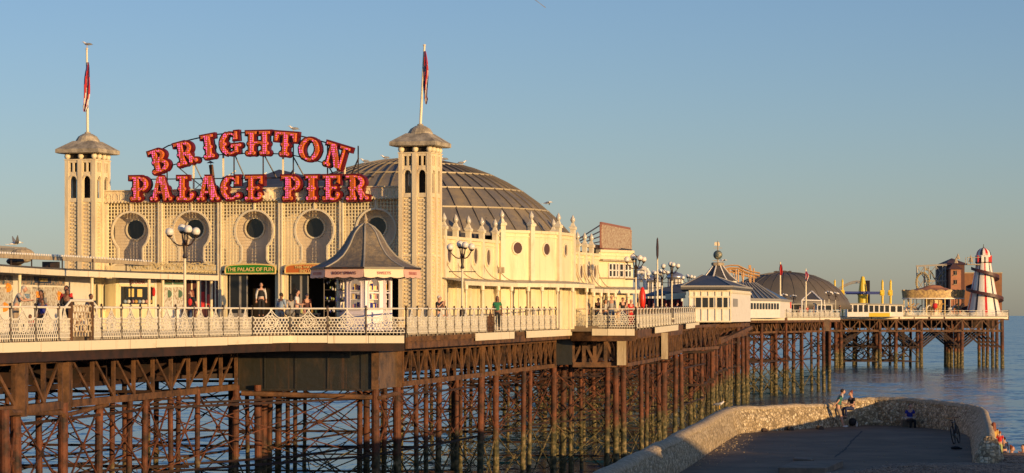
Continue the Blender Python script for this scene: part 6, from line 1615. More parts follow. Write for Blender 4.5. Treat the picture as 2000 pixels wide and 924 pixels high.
for i,(x,y,nx,ny,h) in enumerate(pp):
    q = Vector((x,y,FZ)); n = Vector((nx,ny,0)).normalized(); r = []
    hh = h+.02*math.sin(i*1.3)+.012*math.sin(i*3.1)
    K = 9
    for k in range(K+1):
        s = k/K; r.append(q+n*((.16+.30*bt_(i))*s*s+.02*math.sin(i*.9+k))+Vector((0,0,-.12+(hh+.06)*s)))
    rows.append((r, q+n*.30*bt_(i), n, hh))
b = MB(); strip(b, [r[0] for r in rows]); 
CW = lambda i: 1-.35*bt_(i)
strip(b, [[q+n*.66*CW(i)+Vector((0,0,hh-.05)), q+n*(.74-.12*bt_(i))+Vector((0,0,-1.5)), q+n*(1.1-.25*bt_(i))+Vector((0,0,-5.4))] for i,(_,q,n,hh) in enumerate(rows)])
# rounded end of the right arm
r, q, n, hh = rows[-1]; t = Vector((n.y,-n.x,0)); cc = q+n*.24
if t.y > 0: t = -t
lv = [(.80,-.2,.85),(.66,.25,.62),(.50,.6,.38),(.33,hh-.02,.15),(.20,hh+.05,.10)]
e = []
for i in range(11):
    a = math.pi*i/10; dr = -n*math.cos(a)+t*math.sin(a)
    e.append([cc-n*math.cos(a)*w_*.72+t*math.sin(a)*x_+Vector((0,0,z_)) for w_, z_, x_ in lv])
strip(b, e); b.add([x[-1] for x in e], [tuple(range(11))])
b.build('flint_face', M['flint'], wallo, smooth=True)
b = MB(); strip(b, [[q+n*.12+Vector((0,0,hh-.09)), q+n*.155+Vector((0,0,hh)), q+n*.28*CW(i)+Vector((0,0,hh+.055)), q+n*.52*CW(i)+Vector((0,0,hh+.05)), q+n*.67*CW(i)+Vector((0,0,hh-.03)), q+n*.69*CW(i)+Vector((0,0,hh-.12))] for i,(_,q,n,hh) in enumerate(rows)]); b.build('coping', M['flint_top'], wallo, smooth=True)
b = MB()
for x, y in ((1453,845),(1495.5,843),(1546.5,840.5),(1605,838.5)):
    q = fpt(x, y+1); q.z += .05; b.tube(q+Vector((0,.16,0)), q+Vector((-.05,.9,0)), .11, n=12)
b.build('drain_pipe', M['iron'], wallo)
b = MB()   # crack in the near wall
for (xa,ya,xb,yb) in ((1331,871,1334,885),(1334,885,1341,900),(1341,900,1342,914)):
    pass
pf = MB(); poly = [(p.x+.02*0,p.y) for p in P_]+[(15.2,70),(11,50),(5,18)]
pf.prism(poly, lambda a,b_: Vector((a,b_,FZ)), lambda a,b_: Vector((a,b_,-.6)))
plat = tag(pf.build('platform', M['concrete']), kind='structure')
ck = MB()
def crack(pts, w_=.035):
    v = [fpt(x,y,FZ+.004) for x,y in pts]
    o = []
    for a, c in zip(v, v[1:]):
        for i in range(5): o.append(a.lerp(c,i/5)+Vector((random.uniform(-.03,.03),random.uniform(-.05,.05),0)))
    o.append(v[-1])
    for a, c in zip(o, o[1:]):
        d = (c-a).normalized(); n = Vector((-d.y,d.x,0))*w_*random.uniform(.5,1.2); ck.add([a-n,c-n,c+n,a+n],[(0,1,2,3)])
crack([(1683,842),(1668,856),(1655,872),(1644,884),(1630,893)], .05); crack([(1672,857),(1760,865),(1850,869)], .015); crack([(1790,861),(1890,864)], .02); crack([(1835,876),(1862,880),(1905,877)], .02)
co = ck.build('floor_cracks', M['dark'], plat, local=True)
def slabblock(pts, z, name, label, m='block'):
    q = [fpt(x,y,z) for x,y in pts]; r = [Vector((p.x,p.y,FZ-.02)) for p in q]; c = sum(q,Vector())/len(q); c.z = FZ; b = MB(); n = len(q)
    b.add(q+r, [tuple(range(n)), tuple(range(2*n-1,n-1,-1))]+[(i,n+i,n+(i+1)%n,(i+1)%n) for i in range(n)]); o = b.build(name, M[m], origin=c); tag(o, label, 'concrete slab')
    bv = o.modifiers.new('b','BEVEL'); bv.width = .03; bv.segments = 2
slabblock([(1520,913),(1613,914),(1647,899),(1548,901)], FZ+.2, 'concrete_slab', 'broad raised concrete slab on the platform floor at the bottom of the picture')
slabblock([(1549,895),(1586,897.5),(1590,893.5),(1552,892)], FZ+.10, 'concrete_slab', 'small flat concrete kerb piece just behind the broad slab')
pb = MB()
for i in range(260):
    t = random.random(); x = 1345+110*t+random.gauss(0,22); y = 905-55*t+random.gauss(0,8)
    if y < 850 or y > 920: continue
    q = fpt(x,y); 
    if q.x < 5.4+(q.y-81.4)*.161: continue
    r = random.uniform(.012,.03); pb.ball(q+Vector((0,0,r*.4)), r, 5, 3, (1.3,1,.6))
for i in range(90):
    q = fpt(random.uniform(1350,1890), random.uniform(855,915)); r = random.uniform(.012,.03); pb.ball(q+Vector((0,0,r*.4)), r, 5, 3, (1.3,1,.6))
o = pb.build('loose_pebbles', M['coping']); tag(o, 'loose pebbles scattered on the platform by the wall', kind='stuff')
# beach
def beach_z(X, d):
    arm = 15.25+(d-83.9)*.185
    n = .10*mnoise.noise(Vector((X*.35,d*.35,0)))+.05*mnoise.noise(Vector((X*1.5,d*1.5,3)))
    db = 79.2+min(3.4, max(-30,(X-10.4)*1.5))
    if d < 84.3 and X < arm+1.2:
        z = FZ-.03+.13*(db-d) if d < db else FZ-.35*(d-db)-.03
        z = min(z, FZ+.32+.004*(80-d)); z = max(z, 3.2)
        if d > db+1.2: z = 3.0
        r = z+n*(1 if d < db+.3 else 0)*.5
        k = 0
    else: r = None
    z2 = 4.93+n*.6 if d < 88 else 4.93-(d-88)*.125
    if d < 88 and X > 19: z2 += .012*(X-19)
    z2 = max(z2, -1.2)
    if r is None: return z2 if X > arm+.4 else 2.0
    if X > arm: f = min(1,(X-arm)/1.2); return r*(1-f)+z2*f
    return r
b = MB(); xs_ = [8+i*.25 for i in range(0,120)]+[38+i*4 for i in range(20)]; ds = [44+i*1.2 for i in range(25)]+[74+i*.25 for i in range(80)]+[94+i*2 for i in range(28)]
strip(b, [[Vector((X,d,beach_z(X,d))) for X in xs_] for d in ds]); tag(b.build('beach', M['shingle'], smooth=True), kind='structure')
b = MB(); strip(b, [[Vector((X,d,max(-1.2, 5.2-max(0,d-30)*.14))) for X in [-120+i*4 for i in range(34)]] for d in [10+i*3 for i in range(24)]])
tag(b.build('beach', M['shingle'], smooth=True), kind='structure')
b = MB(); b.box(-300,300,-80,22,-1,8.1); b.box(15.2,300,22,54.5,-1,8.1); tag(b.build('promenade_shade_terrace', M['concrete']), kind='structure')  # right-hand box is an added terrace out of view, shading the foreground
b = MB(); b.box(24,46,53.8,54.4,8.1,9.2); o = b.build('shade_wall', M['block'], origin=(35,54.1,8.1)); tag(o, 'unseen wall added to cast shade, along the promenade outside the picture', 'parapet')  # added out of view to throw shade on the near end of the arm
# loose pebbles in the foreground shingle
pb = MB()
for i in range(2200):
    x = random.uniform(1660,2000); y = random.uniform(905,924); q = fpt(x,y,4.9)
    for _ in range(3): q = fpt(x,y,beach_z(q.x,q.y))
    if q.z < 4.6: continue
    r = random.uniform(.02,.045); pb.ball(q+Vector((0,0,r*.2)), r, 5, 3, (random.uniform(1,1.5),1,.6))
for i in range(900):
    x = random.uniform(1952,2005); y = random.uniform(889,910); q = fpt(x,y,4.9)
    for _ in range(3): q = fpt(x,y,beach_z(q.x,q.y))
    if q.z < 4.6: continue
    r = random.uniform(.02,.05); pb.ball(q+Vector((0,0,r*.2)), r, 5, 3, (random.uniform(1,1.5),1,.6))
tag(pb.build('shingle_stones', M['shingle_stone']), 'loose shingle stones in the foreground', kind='stuff')

# ------------------------------------------------------------------ people
BASE = dict(pel=(0,0,.96), sp=(0,.01,1.14), ch=(0,0,1.33), nk=(0,0,1.46), hb=(0,-.015,1.54), hd=(0,-.025,1.63), ht=(0,-.01,1.71),
    shL=(.17,0,1.41), elL=(.235,.03,1.13), wrL=(.25,-.05,.90), haL=(.25,-.07,.82), shR=(-.17,0,1.41), elR=(-.235,.03,1.13), wrR=(-.25,-.05,.90), haR=(-.25,-.07,.82),
    hipL=(.09,0,.90), knL=(.10,-.02,.50), anL=(.10,.03,.09), toL=(.115,-.13,.04), hipR=(-.09,0,.90), knR=(-.10,-.02,.50), anR=(-.10,.03,.09), toR=(-.115,-.13,.04))
def pz(**k): d = dict(BASE); d.update(k); return d
POSES = dict(
 stand=pz(), 
 walk=pz(knL=(.09,-.16,.52), anL=(.09,-.22,.10), toL=(.09,-.38,.08), knR=(-.09,.04,.50), anR=(-.09,.32,.16), toR=(-.09,.20,.05), elL=(.24,.12,1.15), wrL=(.25,.14,.92), haL=(.25,.12,.84), elR=(-.24,-.08,1.15), wrR=(-.24,-.24,.97), haR=(-.24,-.30,.90)),
 hands=pz(elL=(.24,-.03,1.14), wrL=(.10,-.24,1.08), haL=(.03,-.30,1.10), elR=(-.24,-.03,1.14), wrR=(-.10,-.24,1.06), haR=(-.03,-.30,1.08)),
 lean=pz(sp=(0,-.06,1.12), ch=(0,-.17,1.28), nk=(0,-.24,1.40), hb=(0,-.28,1.47), hd=(0,-.32,1.54), ht=(0,-.31,1.62), shL=(.17,-.19,1.35), shR=(-.17,-.19,1.35), elL=(.22,-.34,1.14), elR=(-.22,-.34,1.14), wrL=(.10,-.54,1.16), wrR=(-.10,-.54,1.16), haL=(.04,-.60,1.15), haR=(-.04,-.60,1.17)),
 phone=pz(elL=(.25,-.10,1.18), wrL=(.12,-.26,1.38), haL=(.06,-.30,1.45), elR=(-.25,-.10,1.18), wrR=(-.12,-.26,1.38), haR=(-.06,-.30,1.45)),
 sit=pz(pel=(0,0,.50), sp=(0,.03,.68), ch=(0,.01,.87), nk=(0,-.02,1.0), hb=(0,-.04,1.08), hd=(0,-.06,1.17), ht=(0,-.05,1.25), shL=(.17,0,.95), shR=(-.17,0,.95), elL=(.24,-.06,.70), wrL=(.14,-.28,.62), haL=(.08,-.34,.64), elR=(-.24,-.06,.70), wrR=(-.14,-.28,.62), haR=(-.08,-.34,.64),
    hipL=(.09,-.04,.48), knL=(.11,-.44,.50), anL=(.11,-.42,.09), toL=(.12,-.58,.04), hipR=(-.09,-.04,.48), knR=(-.11,-.44,.50), anR=(-.11,-.42,.09), toR=(-.12,-.58,.04)),
 wallleft=pz(pel=(0,.18,.90), sp=(0,.14,1.08), ch=(0,.06,1.27), nk=(0,.0,1.41), hb=(0,-.03,1.49), hd=(0,-.06,1.57), ht=(0,-.05,1.66), shL=(.17,.04,1.35), shR=(-.17,.04,1.35), elL=(.23,-.06,1.10), wrL=(.12,-.28,1.02), haL=(.06,-.36,1.03), elR=(-.24,.22,1.12), wrR=(-.22,.38,.98), haR=(-.21,.42,.93), hipL=(.09,.16,.86), hipR=(-.09,.16,.86), knL=(.10,-.02,.50), anL=(.10,-.12,.09), toL=(.11,-.30,.04), knR=(-.10,.04,.48), anR=(-.10,-.06,.09), toR=(-.11,-.24,.04)),
)
SK = {}
def skin_mesh(verts, edges, radii, root=0, sub=1):
    me = bpy.data.meshes.new('t'); me.from_pydata(verts, edges, []); o = bpy.data.objects.new('t', me); C.objects.link(o)
    md = o.modifiers.new('s','SKIN'); md.use_smooth_shade = True
    if not me.skin_vertices:
        bm = bmesh.new(); bm.from_mesh(me); bm.verts.layers.skin.verify(); bm.to_mesh(me); bm.free()
    for i, r in enumerate(radii): me.skin_vertices[0].data[i].radius = r if isinstance(r, tuple) else (r, r)
    for i in range(len(verts)): me.skin_vertices[0].data[i].use_root = (i == root)
    s = o.modifiers.new('u','SUBSURF'); s.levels = sub; s.render_levels = sub
    bpy.context.view_layer.update()
    r = bpy.data.meshes.new_from_object(o.evaluated_get(bpy.context.evaluated_depsgraph_get()))
    bpy.data.objects.remove(o); bpy.data.meshes.remove(me); return r
def joinball(me, balls):
    bm = bmesh.new(); bm.from_mesh(me)
    for c, r, sc in balls:
        g = bmesh.ops.create_icosphere(bm, subdivisions=2, radius=r)
        for v in g['verts']: v.co = Vector((v.co.x*sc[0]+c[0], v.co.y*sc[1]+c[1], v.co.z*sc[2]+c[2]))
    for f in bm.faces: f.smooth = True
    bm.to_mesh(me); bm.free()
def person_parts(pose, slim, sleeve, legs, hair, skirt=False):
    key = (pose, slim, sleeve, legs, hair, skirt)
    if key in SK: return SK[key]
    J = POSES[pose]; k = .88 if slim else 1.0
    names = ['pel','sp','ch','nk','hb','hd','ht']; V = [J[n] for n in names]; E = [(i,i+1) for i in range(6)]
    Rr = [(.145*k,.105),(.125*k,.095),(.155*k,.105),(.055,.055),(.055,.06),(.080,.095),(.055,.07)]
    for s in 'LR':
        o = len(V); V += [J['sh'+s],J['el'+s],J['wr'+s],J['ha'+s]]; E += [(2,o),(o,o+1),(o+1,o+2),(o+2,o+3)]; Rr += [.055*k,.040*k,.027*k,(.04*k,.02)]
        a = Vector(J['ha'+s]); d = (a-Vector(J['wr'+s])).normalized(); sd = Vector((1,0,0)) if abs(d.x) < .7 else Vector((0,1,0))
        for i, l in enumerate((.055,.075,.08,.07)):
            V.append(tuple(a+d*.03+sd*(i-1.5)*.022)); V.append(tuple(a+d*(.03+l*.6)+sd*(i-1.5)*.024)); V.append(tuple(a+d*(.02+l)+sd*(i-1.5)*.024+Vector((0,-.015,0)))); Rr += [.009,.009,.008]; n = len(V); E += [(o+3,n-3),(n-3,n-2),(n-2,n-1)]
        V.append(tuple(a+sd*.045*(1 if s=='R' else -1)+d*.01)); V.append(tuple(a+sd*.055*(1 if s=='R' else -1)+d*.045)); Rr += [.010,.009]; n = len(V); E += [(o+3,n-2),(n-2,n-1)]
        o = len(V); V += [J['hip'+s],J['kn'+s],J['an'+s],J['to'+s]]; E += [(0,o),(o,o+1),(o+1,o+2),(o+2,o+3)]; Rr += [.082,.055,.036,.034]
    body = skin_mesh(V, E, Rr)
    hd = Vector(J['hd'])
    joinball(body, [((hd.x,hd.y-.02,hd.z),.1,(.80,.92,1.12)), ((hd.x,hd.y-.118,hd.z-.015),.016,(.8,1.1,1.4)), ((hd.x+.083,hd.y-.01,hd.z-.01),.022,(.4,.8,1.2)), ((hd.x-.083,hd.y-.01,hd.z-.01),.022,(.4,.8,1.2))])
    f = lambda a, b, t: tuple(Vector(a).lerp(Vector(b), t))
    V = [f(J['pel'],J['sp'],.0),J['sp'],J['ch'],f(J['ch'],J['nk'],.45)]; E = [(0,1),(1,2),(2,3)]; Rr = [(.168*k,.128),(.145*k,.115),(.172*k,.125),(.10*k,.085)]
    for s in 'LR':
        o = len(V); V += [J['sh'+s]]; E += [(2,o)]; Rr += [.073*k]
        if sleeve == 'long': V += [J['el'+s],f(J['el'+s],J['wr'+s],.9)]; E += [(o,o+1),(o+1,o+2)]; Rr += [.056*k,.040*k]
        else: V += [f(J['sh'+s],J['el'+s],.62)]; E += [(o,o+1)]; Rr += [.064*k]
    top = skin_mesh(V, E, Rr)
    V = [f(J['pel'],J['sp'],.15),J['pel']]; E = [(0,1)]; Rr = [(.150*k,.115),(.158*k,.125)]
    for s in 'LR':
        o = len(V); V += [J['hip'+s],J['kn'+s]]; E += [(1,o),(o,o+1)]
        if skirt: Rr += [(.13,.12),(.13,.11)]
        else: Rr += [.100,.075]
        if legs == 'long': V.append(f(J['kn'+s],J['an'+s],.92)); E.append((o+1,o+2)); Rr.append(.055)
        else: V[-1] = f(J['hip'+s],J['kn'+s],.95)
    tr = skin_mesh(V, E, Rr, root=1)
    sh = bpy.data.meshes.new('shoes'); bm = bmesh.new(); bm.to_mesh(sh); bm.free()
    joinball(sh, [((Vector(J['an'+s])+Vector(J['to'+s])).xyz*.5-Vector((0,0,.018)),.1,(.52,1.30,.45)) for s in 'LR'])
    hm = bpy.data.meshes.new('hair'); bm = bmesh.new(); bm.to_mesh(hm); bm.free()
    H = [((hd.x,hd.y+.012,hd.z+.035),.1,(.90,.98,.98))]
    if hair == 'long': H += [((hd.x,hd.y+.055,hd.z-.05),.1,(.95,.62,1.3)),((hd.x,hd.y+.075,hd.z-.17),.1,(.95,.5,1.2))]
    if hair == 'bun': H += [((hd.x,hd.y+.06,hd.z+.12),.05,(1,1,1))]
    if hair == 'bald': H = [((hd.x,hd.y+.03,hd.z-.01),.1,(.86,.82,.5))]
    if hair == 'cap': H += [((hd.x,hd.y-.09,hd.z+.045),.05,(1.3,1.5,.25))]
    joinball(hm, H)
    em = bpy.data.meshes.new('eyes'); bm = bmesh.new(); bm.to_mesh(em); bm.free()
    joinball(em, [((hd.x+s*.03,hd.y-.108,hd.z+.012),.011,(1.2,.5,.8)) for s in (-1,1)]+[((hd.x,hd.y-.108,hd.z-.055),.014,(1.5,.4,.3))])
    SK[key] = (body, top, tr, sh, hm, em); return SK[key]
def person(loc, h, heading, pose, top, legs_c, label, skin='skin', hair_c='hair', hair='short', sleeve='short', legs='long', slim=False, shoes='iron', skirt=False, group=None):
    root = thing('person', loc, label, 'person', group, R(heading)); s = h/1.75; root.scale = (s,s,s)
    for nm, me, m in zip(('body','top','trousers','shoes','hair','eyes'), person_parts(pose, slim, sleeve, legs, hair, skirt), (skin, top, legs_c, shoes, hair_c, 'dark')):
        me = me.copy(); me.name = nm; me.materials.clear(); me.materials.append(M[m])
        if nm == 'hair' and hair == 'cap': nm = 'cap'
        if nm == 'trousers' and legs == 'short': nm = 'shorts'
        o = bpy.data.objects.new(nm, me); C.objects.link(o); o.parent = root
    return root
def feet(x, ytop, d, h): """feet point so that the head top of a person of height h is at pixel y"""; return Vector((WX(x,d), d, zy(ytop,d)-h*1.005))
def onp(x, d, z=None): return Vector((WX(x,d), d, DZ if z is None else z))
def P_at(x, ytop, d, h, *a, **k):
    z = zy(ytop, d)-h; return person(Vector((WX(x,d), d, z)), h, *a, **k)
P_at(30,553,88.6,1.78, 78,'lean','lightgrey','khaki','stooping person with pale grey hair and grey t-shirt leaning over the railing at far left', hair_c='hair_grey', hair='long')
P_at(81,567,88.6,1.62, -30,'stand','grey','black','dark-haired person in a grey top with a child in front, behind the left railing', skin='skin_b', hair='long')
P_at(83,584,88.0,1.2, -10,'stand','bluec','black','small child in front of the dark-haired parent behind the left railing', skin='skin_b')
P_at(38,602,89.5,1.15, 20,'sit','black','black','dark-clothed person seated low behind the left railing beside the stooping one', skin='skin_b')
P_at(60,597,90.2,1.2, -20,'sit','redc','black','seated person in red mostly hidden behind the left railing', skin='skin_b')
P_at(130,558,93.4,1.75, -10,'hands','redc','black','person in red behind the rusty lattice panel', skin='skin_b')
P_at(131,565,92.6,1.68, 15,'hands','black','black','person in black leaning close in front of the red-topped one by the lattice panel', skin='skin_b', sleeve='long')
P_at(177,574,93.8,1.55, 40,'stand','navy','black','dark-haired person whose head shows right of the rusty lattice panel', skin='skin_b')
P_at(157,599,93.2,1.2, 10,'sit','whitec','denim','seated child left of the dark-haired person beside the lattice panel')
P_at(217,592,96.6,1.25, 5,'sit','whitec','whitec','seated person in a pale head covering and light clothes behind the railing', hair_c='whitec', hair='long', sleeve='long')
P_at(375,566.5,104,1.74, -60,'walk','black','denim','red-haired walker in a black t-shirt with an orange bag by the lamp post', hair_c='hair_red', hair='long')
b = MB(); q = PX(371,590,103.8); b.ball(q,.13,8,6,(.7,.5,1.2)); o = b.build('bag', M['redc'], origin=q); tag(o,'orange-red shoulder bag carried by the walker right of the lamp post','bag')
wp_ = person(Vector((WX(510,134.5),134.5,EYE-.12+.0)), 1.86, 10,'stand','whitec','black','man in white shirt and black waistcoat standing in the doorway under the green sign', sleeve='long')
vm_ = skin_mesh([(0,0,1.0),(0,.01,1.14),(0,0,1.33),(0,0,1.40)], [(0,1),(1,2),(2,3)], [(.180,.14),(.160,.13),(.172,.138),(.13,.11)]); vm_.materials.append(M['black']); vm_.name = 'waistcoat'; vo_ = bpy.data.objects.new('waistcoat', vm_); C.objects.link(vo_); vo_.parent = wp_
P_at(549,572,116,1.72, 150,'hands','paleblue','lightgrey','person in a pale blue shirt seen from behind, left of the pushchair', skin='skin_b', sleeve='long')
P_at(568,574,117,1.66, 200,'stand','lightgrey','grey','person in pale grey bending beside the food trays, right of the pale blue shirt', hair='long')
P_at(580,566,114.2,1.74, 80,'hands','whitec','black','person in a white top with dark hair held up, facing the kiosk stall', hair='bun', slim=True)
P_at(599,573,124,1.7, 30,'stand','darkred','black','person in dark red in the shade behind the white-topped one')
P_at(857,577.5,119.3,1.76, 60,'phone','black','denim','person in a white cap and black top raising a phone beside the right tower', hair='cap', hair_c='whitec')
P_at(864,588,119.9,1.55, 20,'stand','whitec','denim','small figure in white tucked behind the one raising a phone')
P_at(971,578.5,130.8,1.76, -5,'stand','greenc','black','person with long dark hair in a green dress behind the receding railing', skin='skin_b', hair='long', slim=True)
P_at(1141.5,581,154,1.80, 25,'stand','black','khaki','bald man in a black t-shirt, leftmost of the group at the openwork bay', hair='bald')
P_at(1169,582,154,1.72, -20,'stand','black','denim','short-haired man in a black t-shirt, second of the group at the openwork bay')
P_at(1183,585,157,1.6, 10,'stand','whitec','denim','woman in a light top half hidden left of the grey-jumper man', hair='long', slim=True)
P_at(1194.5,576.5,153,1.86, 0,'stand','lightgrey','denim','tall man in a pale grey long-sleeved jumper in the middle of the bay group', hair='bald', sleeve='long')
P_at(1216,581,153.4,1.74, 35,'stand','black','denim','man in a black cap and black t-shirt right of the grey-jumper man', hair='cap', hair_c='black')
P_at(1224,585,157,1.62, 20,'stand','grey','denim','person half hidden behind the man in the black cap')
P_at(1232,585,153.8,1.66, 40,'stand','redc','redc','woman in a red dress with short fair hair at the right of the bay group', hair_c='hair_grey', skirt=True)
P_at(1207,606,152,1.0, 0,'stand','ochre','ochre','small child in yellow between the grown-ups of the bay group')
P_at(1244,590,160,1.6, 0,'stand','pinkc','denim','person in pink just left of the red lifebuoy case')
for i,(x,y,c_,l) in enumerate(((1262,594,'navy','figure in dark blue right of the red lifebuoy case'),(1276,592,'black','figure in black at the foot of the dark-flag pole'),(1300,592,'grey','figure in grey behind the posts left of the white cabin'),(1310,593,'black','figure in black leaning by the lamp left of the white cabin'),(1322,591,'navy','hooded figure in dark clothes beside the white cabin'))):
    P_at(x,y,190+i*2,1.65, 20*i,'stand',c_,'black',l)
for i,(x,y,c_,l) in enumerate(((1492,598,'redc','tiny figure in red in front of the long cabin'),(1562,598,'navy','tiny figure in navy between the two red flags'),(1577,597,'redc','tiny figure in red at the second red-flag pole'),(1589,598,'black','tiny figure in black at the small pyramid tent'),(1610,598,'paleblue','tiny figure in pale blue under the distant lamps'),(1640,596,'black','tiny dark figure between the first two yellow masts'))):
    P_at(x,y,330+i*6,1.65, 20*i,'stand',c_,'black',l)
for i,(x,c_,l) in enumerate(((1708,'redc','distant figure in red by the yellow-based kiosk'),(1748,'bluec','distant figure in blue left of the carousel'),(1770,'whitec','distant figure in white at the left of the carousel'))):
    person(onp(x,469,EYE-.15), 1.65, 20*i,'stand',c_,'black',l)
# pushchair by the stall, food trays
def pushchair(loc, rz, label, m):
    r = thing('pushchair', loc, label, 'pushchair', None, R(rz)); b = MB()
    for y in (-.22,.22): b.tube((-.35,y,.12),(.35,y,1.0),.015); b.tube((.35,y,.12),(-.2,y,.75),.015)
    b.tube((.35,-.22,1.0),(.35,.22,1.0),.018); b.build('frame', M['iron'], r, local=True)
    b = MB(); b.hexa([(-.2,-.2,.35),(.2,-.2,.35),(.2,.2,.35),(-.2,.2,.35),(-.25,-.2,.45),(.18,-.2,.45),(.18,.2,.45),(-.25,.2,.45)]); b.hexa([(.12,-.2,.42),(.2,-.2,.42),(.2,.2,.42),(.12,.2,.42),(.24,-.2,.95),(.3,-.2,.95),(.3,.2,.95),(.24,.2,.95)]); b.ball((.12,0,.85),.25,10,6,(1,.85,.7)); b.build('seat', M[m], r, local=True)
    for x, y in ((-.35,-.24),(-.35,.24),(.35,-.24),(.35,.24)): b = MB(); b.tube((x,y-.02,.12),(x,y+.02,.12),.12,n=14); b.build('wheel', M['rubber'], r, local=True)
pushchair(onp(561,115.5),20,'grey pushchair beside the pale blue shirt, left of the kiosk','grey')
pushchair(onp(1165,154.6),90,'black pushchair behind the openwork bay railing','black')
st = thing('snack_stall', onp(600,119), 'snack table with cups and jars in front of the dark stall left of the kiosk', 'stall'); b = MB(); q = onp(600,119); b.box(q.x-.7,q.x+.6,q.y-.3,q.y+.3,q.z+.75,q.z+.82)
for sx_ in (-.65,.5): b.box(q.x+sx_,q.x+sx_+.06,q.y-.25,q.y+.25,q.z,q.z+.75)
b.build('table', M['wood'], st)
for i in range(7): b = MB(); b.lathe([(.05,0),(.06,.2),(.03,.24)], (q.x-.6+i*.17,q.y-.1,q.z+.82), 8); b.build('cup', M[('whitec','ochre','limec','pinkc')[i%4]], st)
# rack of hanging goods left of kiosk
rk = thing('goods_rack', onp(656,117.2), 'tall black rack hung with glinting bottles and trinkets against the kiosk', 'display rack'); q = onp(656,117.2); b = MB()
for x in (-.55,0,.5): b.tube((q.x+x,q.y,q.z),(q.x+x,q.y,q.z+2.4),.03)
for z_ in (.4,.9,1.4,1.9,2.35): b.bar((q.x-.58,q.y,q.z+z_),(q.x+.52,q.y,q.z+z_),.03,.03)
b.build('frame', M['iron'], rk); b = MB()
for i in range(70): b.cur = i%4; b.ball((q.x+random.uniform(-.5,.5),q.y-.05+random.uniform(-.05,.05),q.z+random.choice((.5,1.0,1.5,2.0,2.3))+random.uniform(-.12,.05)),.035,5,4,(1,1,1.8))
tag(b.build('trinkets', [M['silver'],M['limec'],M['whitec'],M['bluec']], rk), kind='stuff')
# couple at the wall, boy, bicycle, people on the shingle
person(Vector((14.55,111.95,FZ)), 1.76, 95,'wallleft','teal','khaki','man in green t-shirt and patterned shorts leaning on the sea wall', legs='short', shoes='whitec')
person(Vector((15.1,112.6,FZ+.36)), 1.66, -60,'sit','black','navy','woman with red hair in a black top sitting on the corner of the sea wall', hair_c='hair_red', hair='bun', slim=True, legs='long', shoes='iron')
b = MB(); q = PX(1645.5,776,111.7); b.tube(q,q+Vector((0,0,.16)),.032,n=10); o = b.build('cup', M['whitec'], origin=q); tag(o,'pale drink cup held up between the couple at the wall','cup')
person(Vector((WX(1777,112.0),112.0,FZ-.15)), 1.62, 10,'sit','bluec','black','person in a bright blue shirt sitting in the shadow against the curved wall')
b = MB(); q = PX(1777,816,111.4); b.box(q.x-.28,q.x+.22,q.y-.2,q.y+.1,q.z,q.z+.035); o = b.build('tray', M['lightgrey'], origin=q); tag(o,'pale flat board on the lap of the person in blue','board')
b = MB(); q = PX(1775,828,112.6); b.box(q.x-.3,q.x+.3,q.y-.15,q.y+.25,FZ,FZ+.30); o = b.build('block', M['block'], origin=(q.x,q.y,FZ)); tag(o,'low dark stone block serving as a seat in front of the curved wall','stone block')
bt = MB(); q = fpt(1673.5,833); bt.lathe([(.035,0),(.035,.14),(.013,.20),(.013,.24)],q,10); o = bt.build('bottle', M['whitec'], origin=q); tag(o,'pale bottle standing on the platform left of the couple\'s corner','bottle') 
bt = MB(); q = fpt(1698.5,829); bt.lathe([(.035,0),(.035,.20),(.015,.25),(.015,.30)],q,10); o = bt.build('bottle', M['lightgrey'], origin=q); tag(o,'lone tall bottle standing at the foot of the shaded wall','bottle')
b = MB(); q = fpt(1665,832); b.ball(q+Vector((0,0,.18)),.2,10,6,(1,.7,.9)); o = b.build('backpack', M['black'], origin=q); tag(o,'black backpack on the ground at the feet of the couple','backpack')
b = MB(); q = fpt(1866,877.5); b.ball(q+Vector((0,0,.05)),.14,8,6,(1.3,1,.5)); b.ball(q+Vector((.15,0,.03)),.09,8,5,(1.3,1,.4)); o = b.build('dropped_cloth', M['black'], origin=q); tag(o,'crumpled dark cloth lying on the platform left of the bicycle','cloth')
M['tanskin'] = M['skin']
person(Vector((WX(1941,90.5),90.5,zy(825,90.5)-1.5)), 1.5, -150,'stand','ochre','khaki','auburn-haired person in a tan top leaning behind the end of the sea wall', hair_c='hair_red', hair='long', sleeve='short')
person(Vector((WX(1953,87.2),87.2,zy(893,87.2))), .90, 165,'stand','redc','limec','small child in a red shirt and pale green trousers outside the sea wall', hair_c='hair_red')
person(Vector((WX(1962,88.4),88.4,zy(854,88.4)-1.0)), 1.0, 190,'stand','navy','navy','person in dark navy crouching behind the child in red', sleeve='long')
person(Vector((WX(1975.5,95),95,zy(871,95)-1.62)), 1.62, 60,'stand','pinkc','whitec','person with tied-up auburn hair, only head and shoulders above the shingle', hair='bun', hair_c='hair_red')
person(Vector((WX(1999,93),93,zy(868,93)-1.6)), 1.6, -40,'stand','pinkc','whitec','person in pink cut off by the right edge of the photo')
bc = thing('bicycle', (17.2,98.0,FZ), 'dark bicycle leaning against the inside of the right wall', 'bicycle', None, R(100)); bc.rotation_euler = (R(-10),0,R(70))
def wheel(cx, nm='wheel'):
    b = MB(); n = 24
    b.path([Vector((cx+.34*math.cos(2*math.pi*i/n),0,.34+.34*math.sin(2*math.pi*i/n))) for i in range(n+1)], .022, 5); o = b.build(nm, M['rubber'], bc, local=True)
    s = MB()
    for i in range(14): s.tube((cx,0,.34),(cx+.33*math.cos(2*math.pi*i/14),0,.34+.33*math.sin(2*math.pi*i/14)),.004,n=3)
    s.build('spokes', M['lead'], o, local=True)
wheel(-.52); wheel(.52)
b = MB()
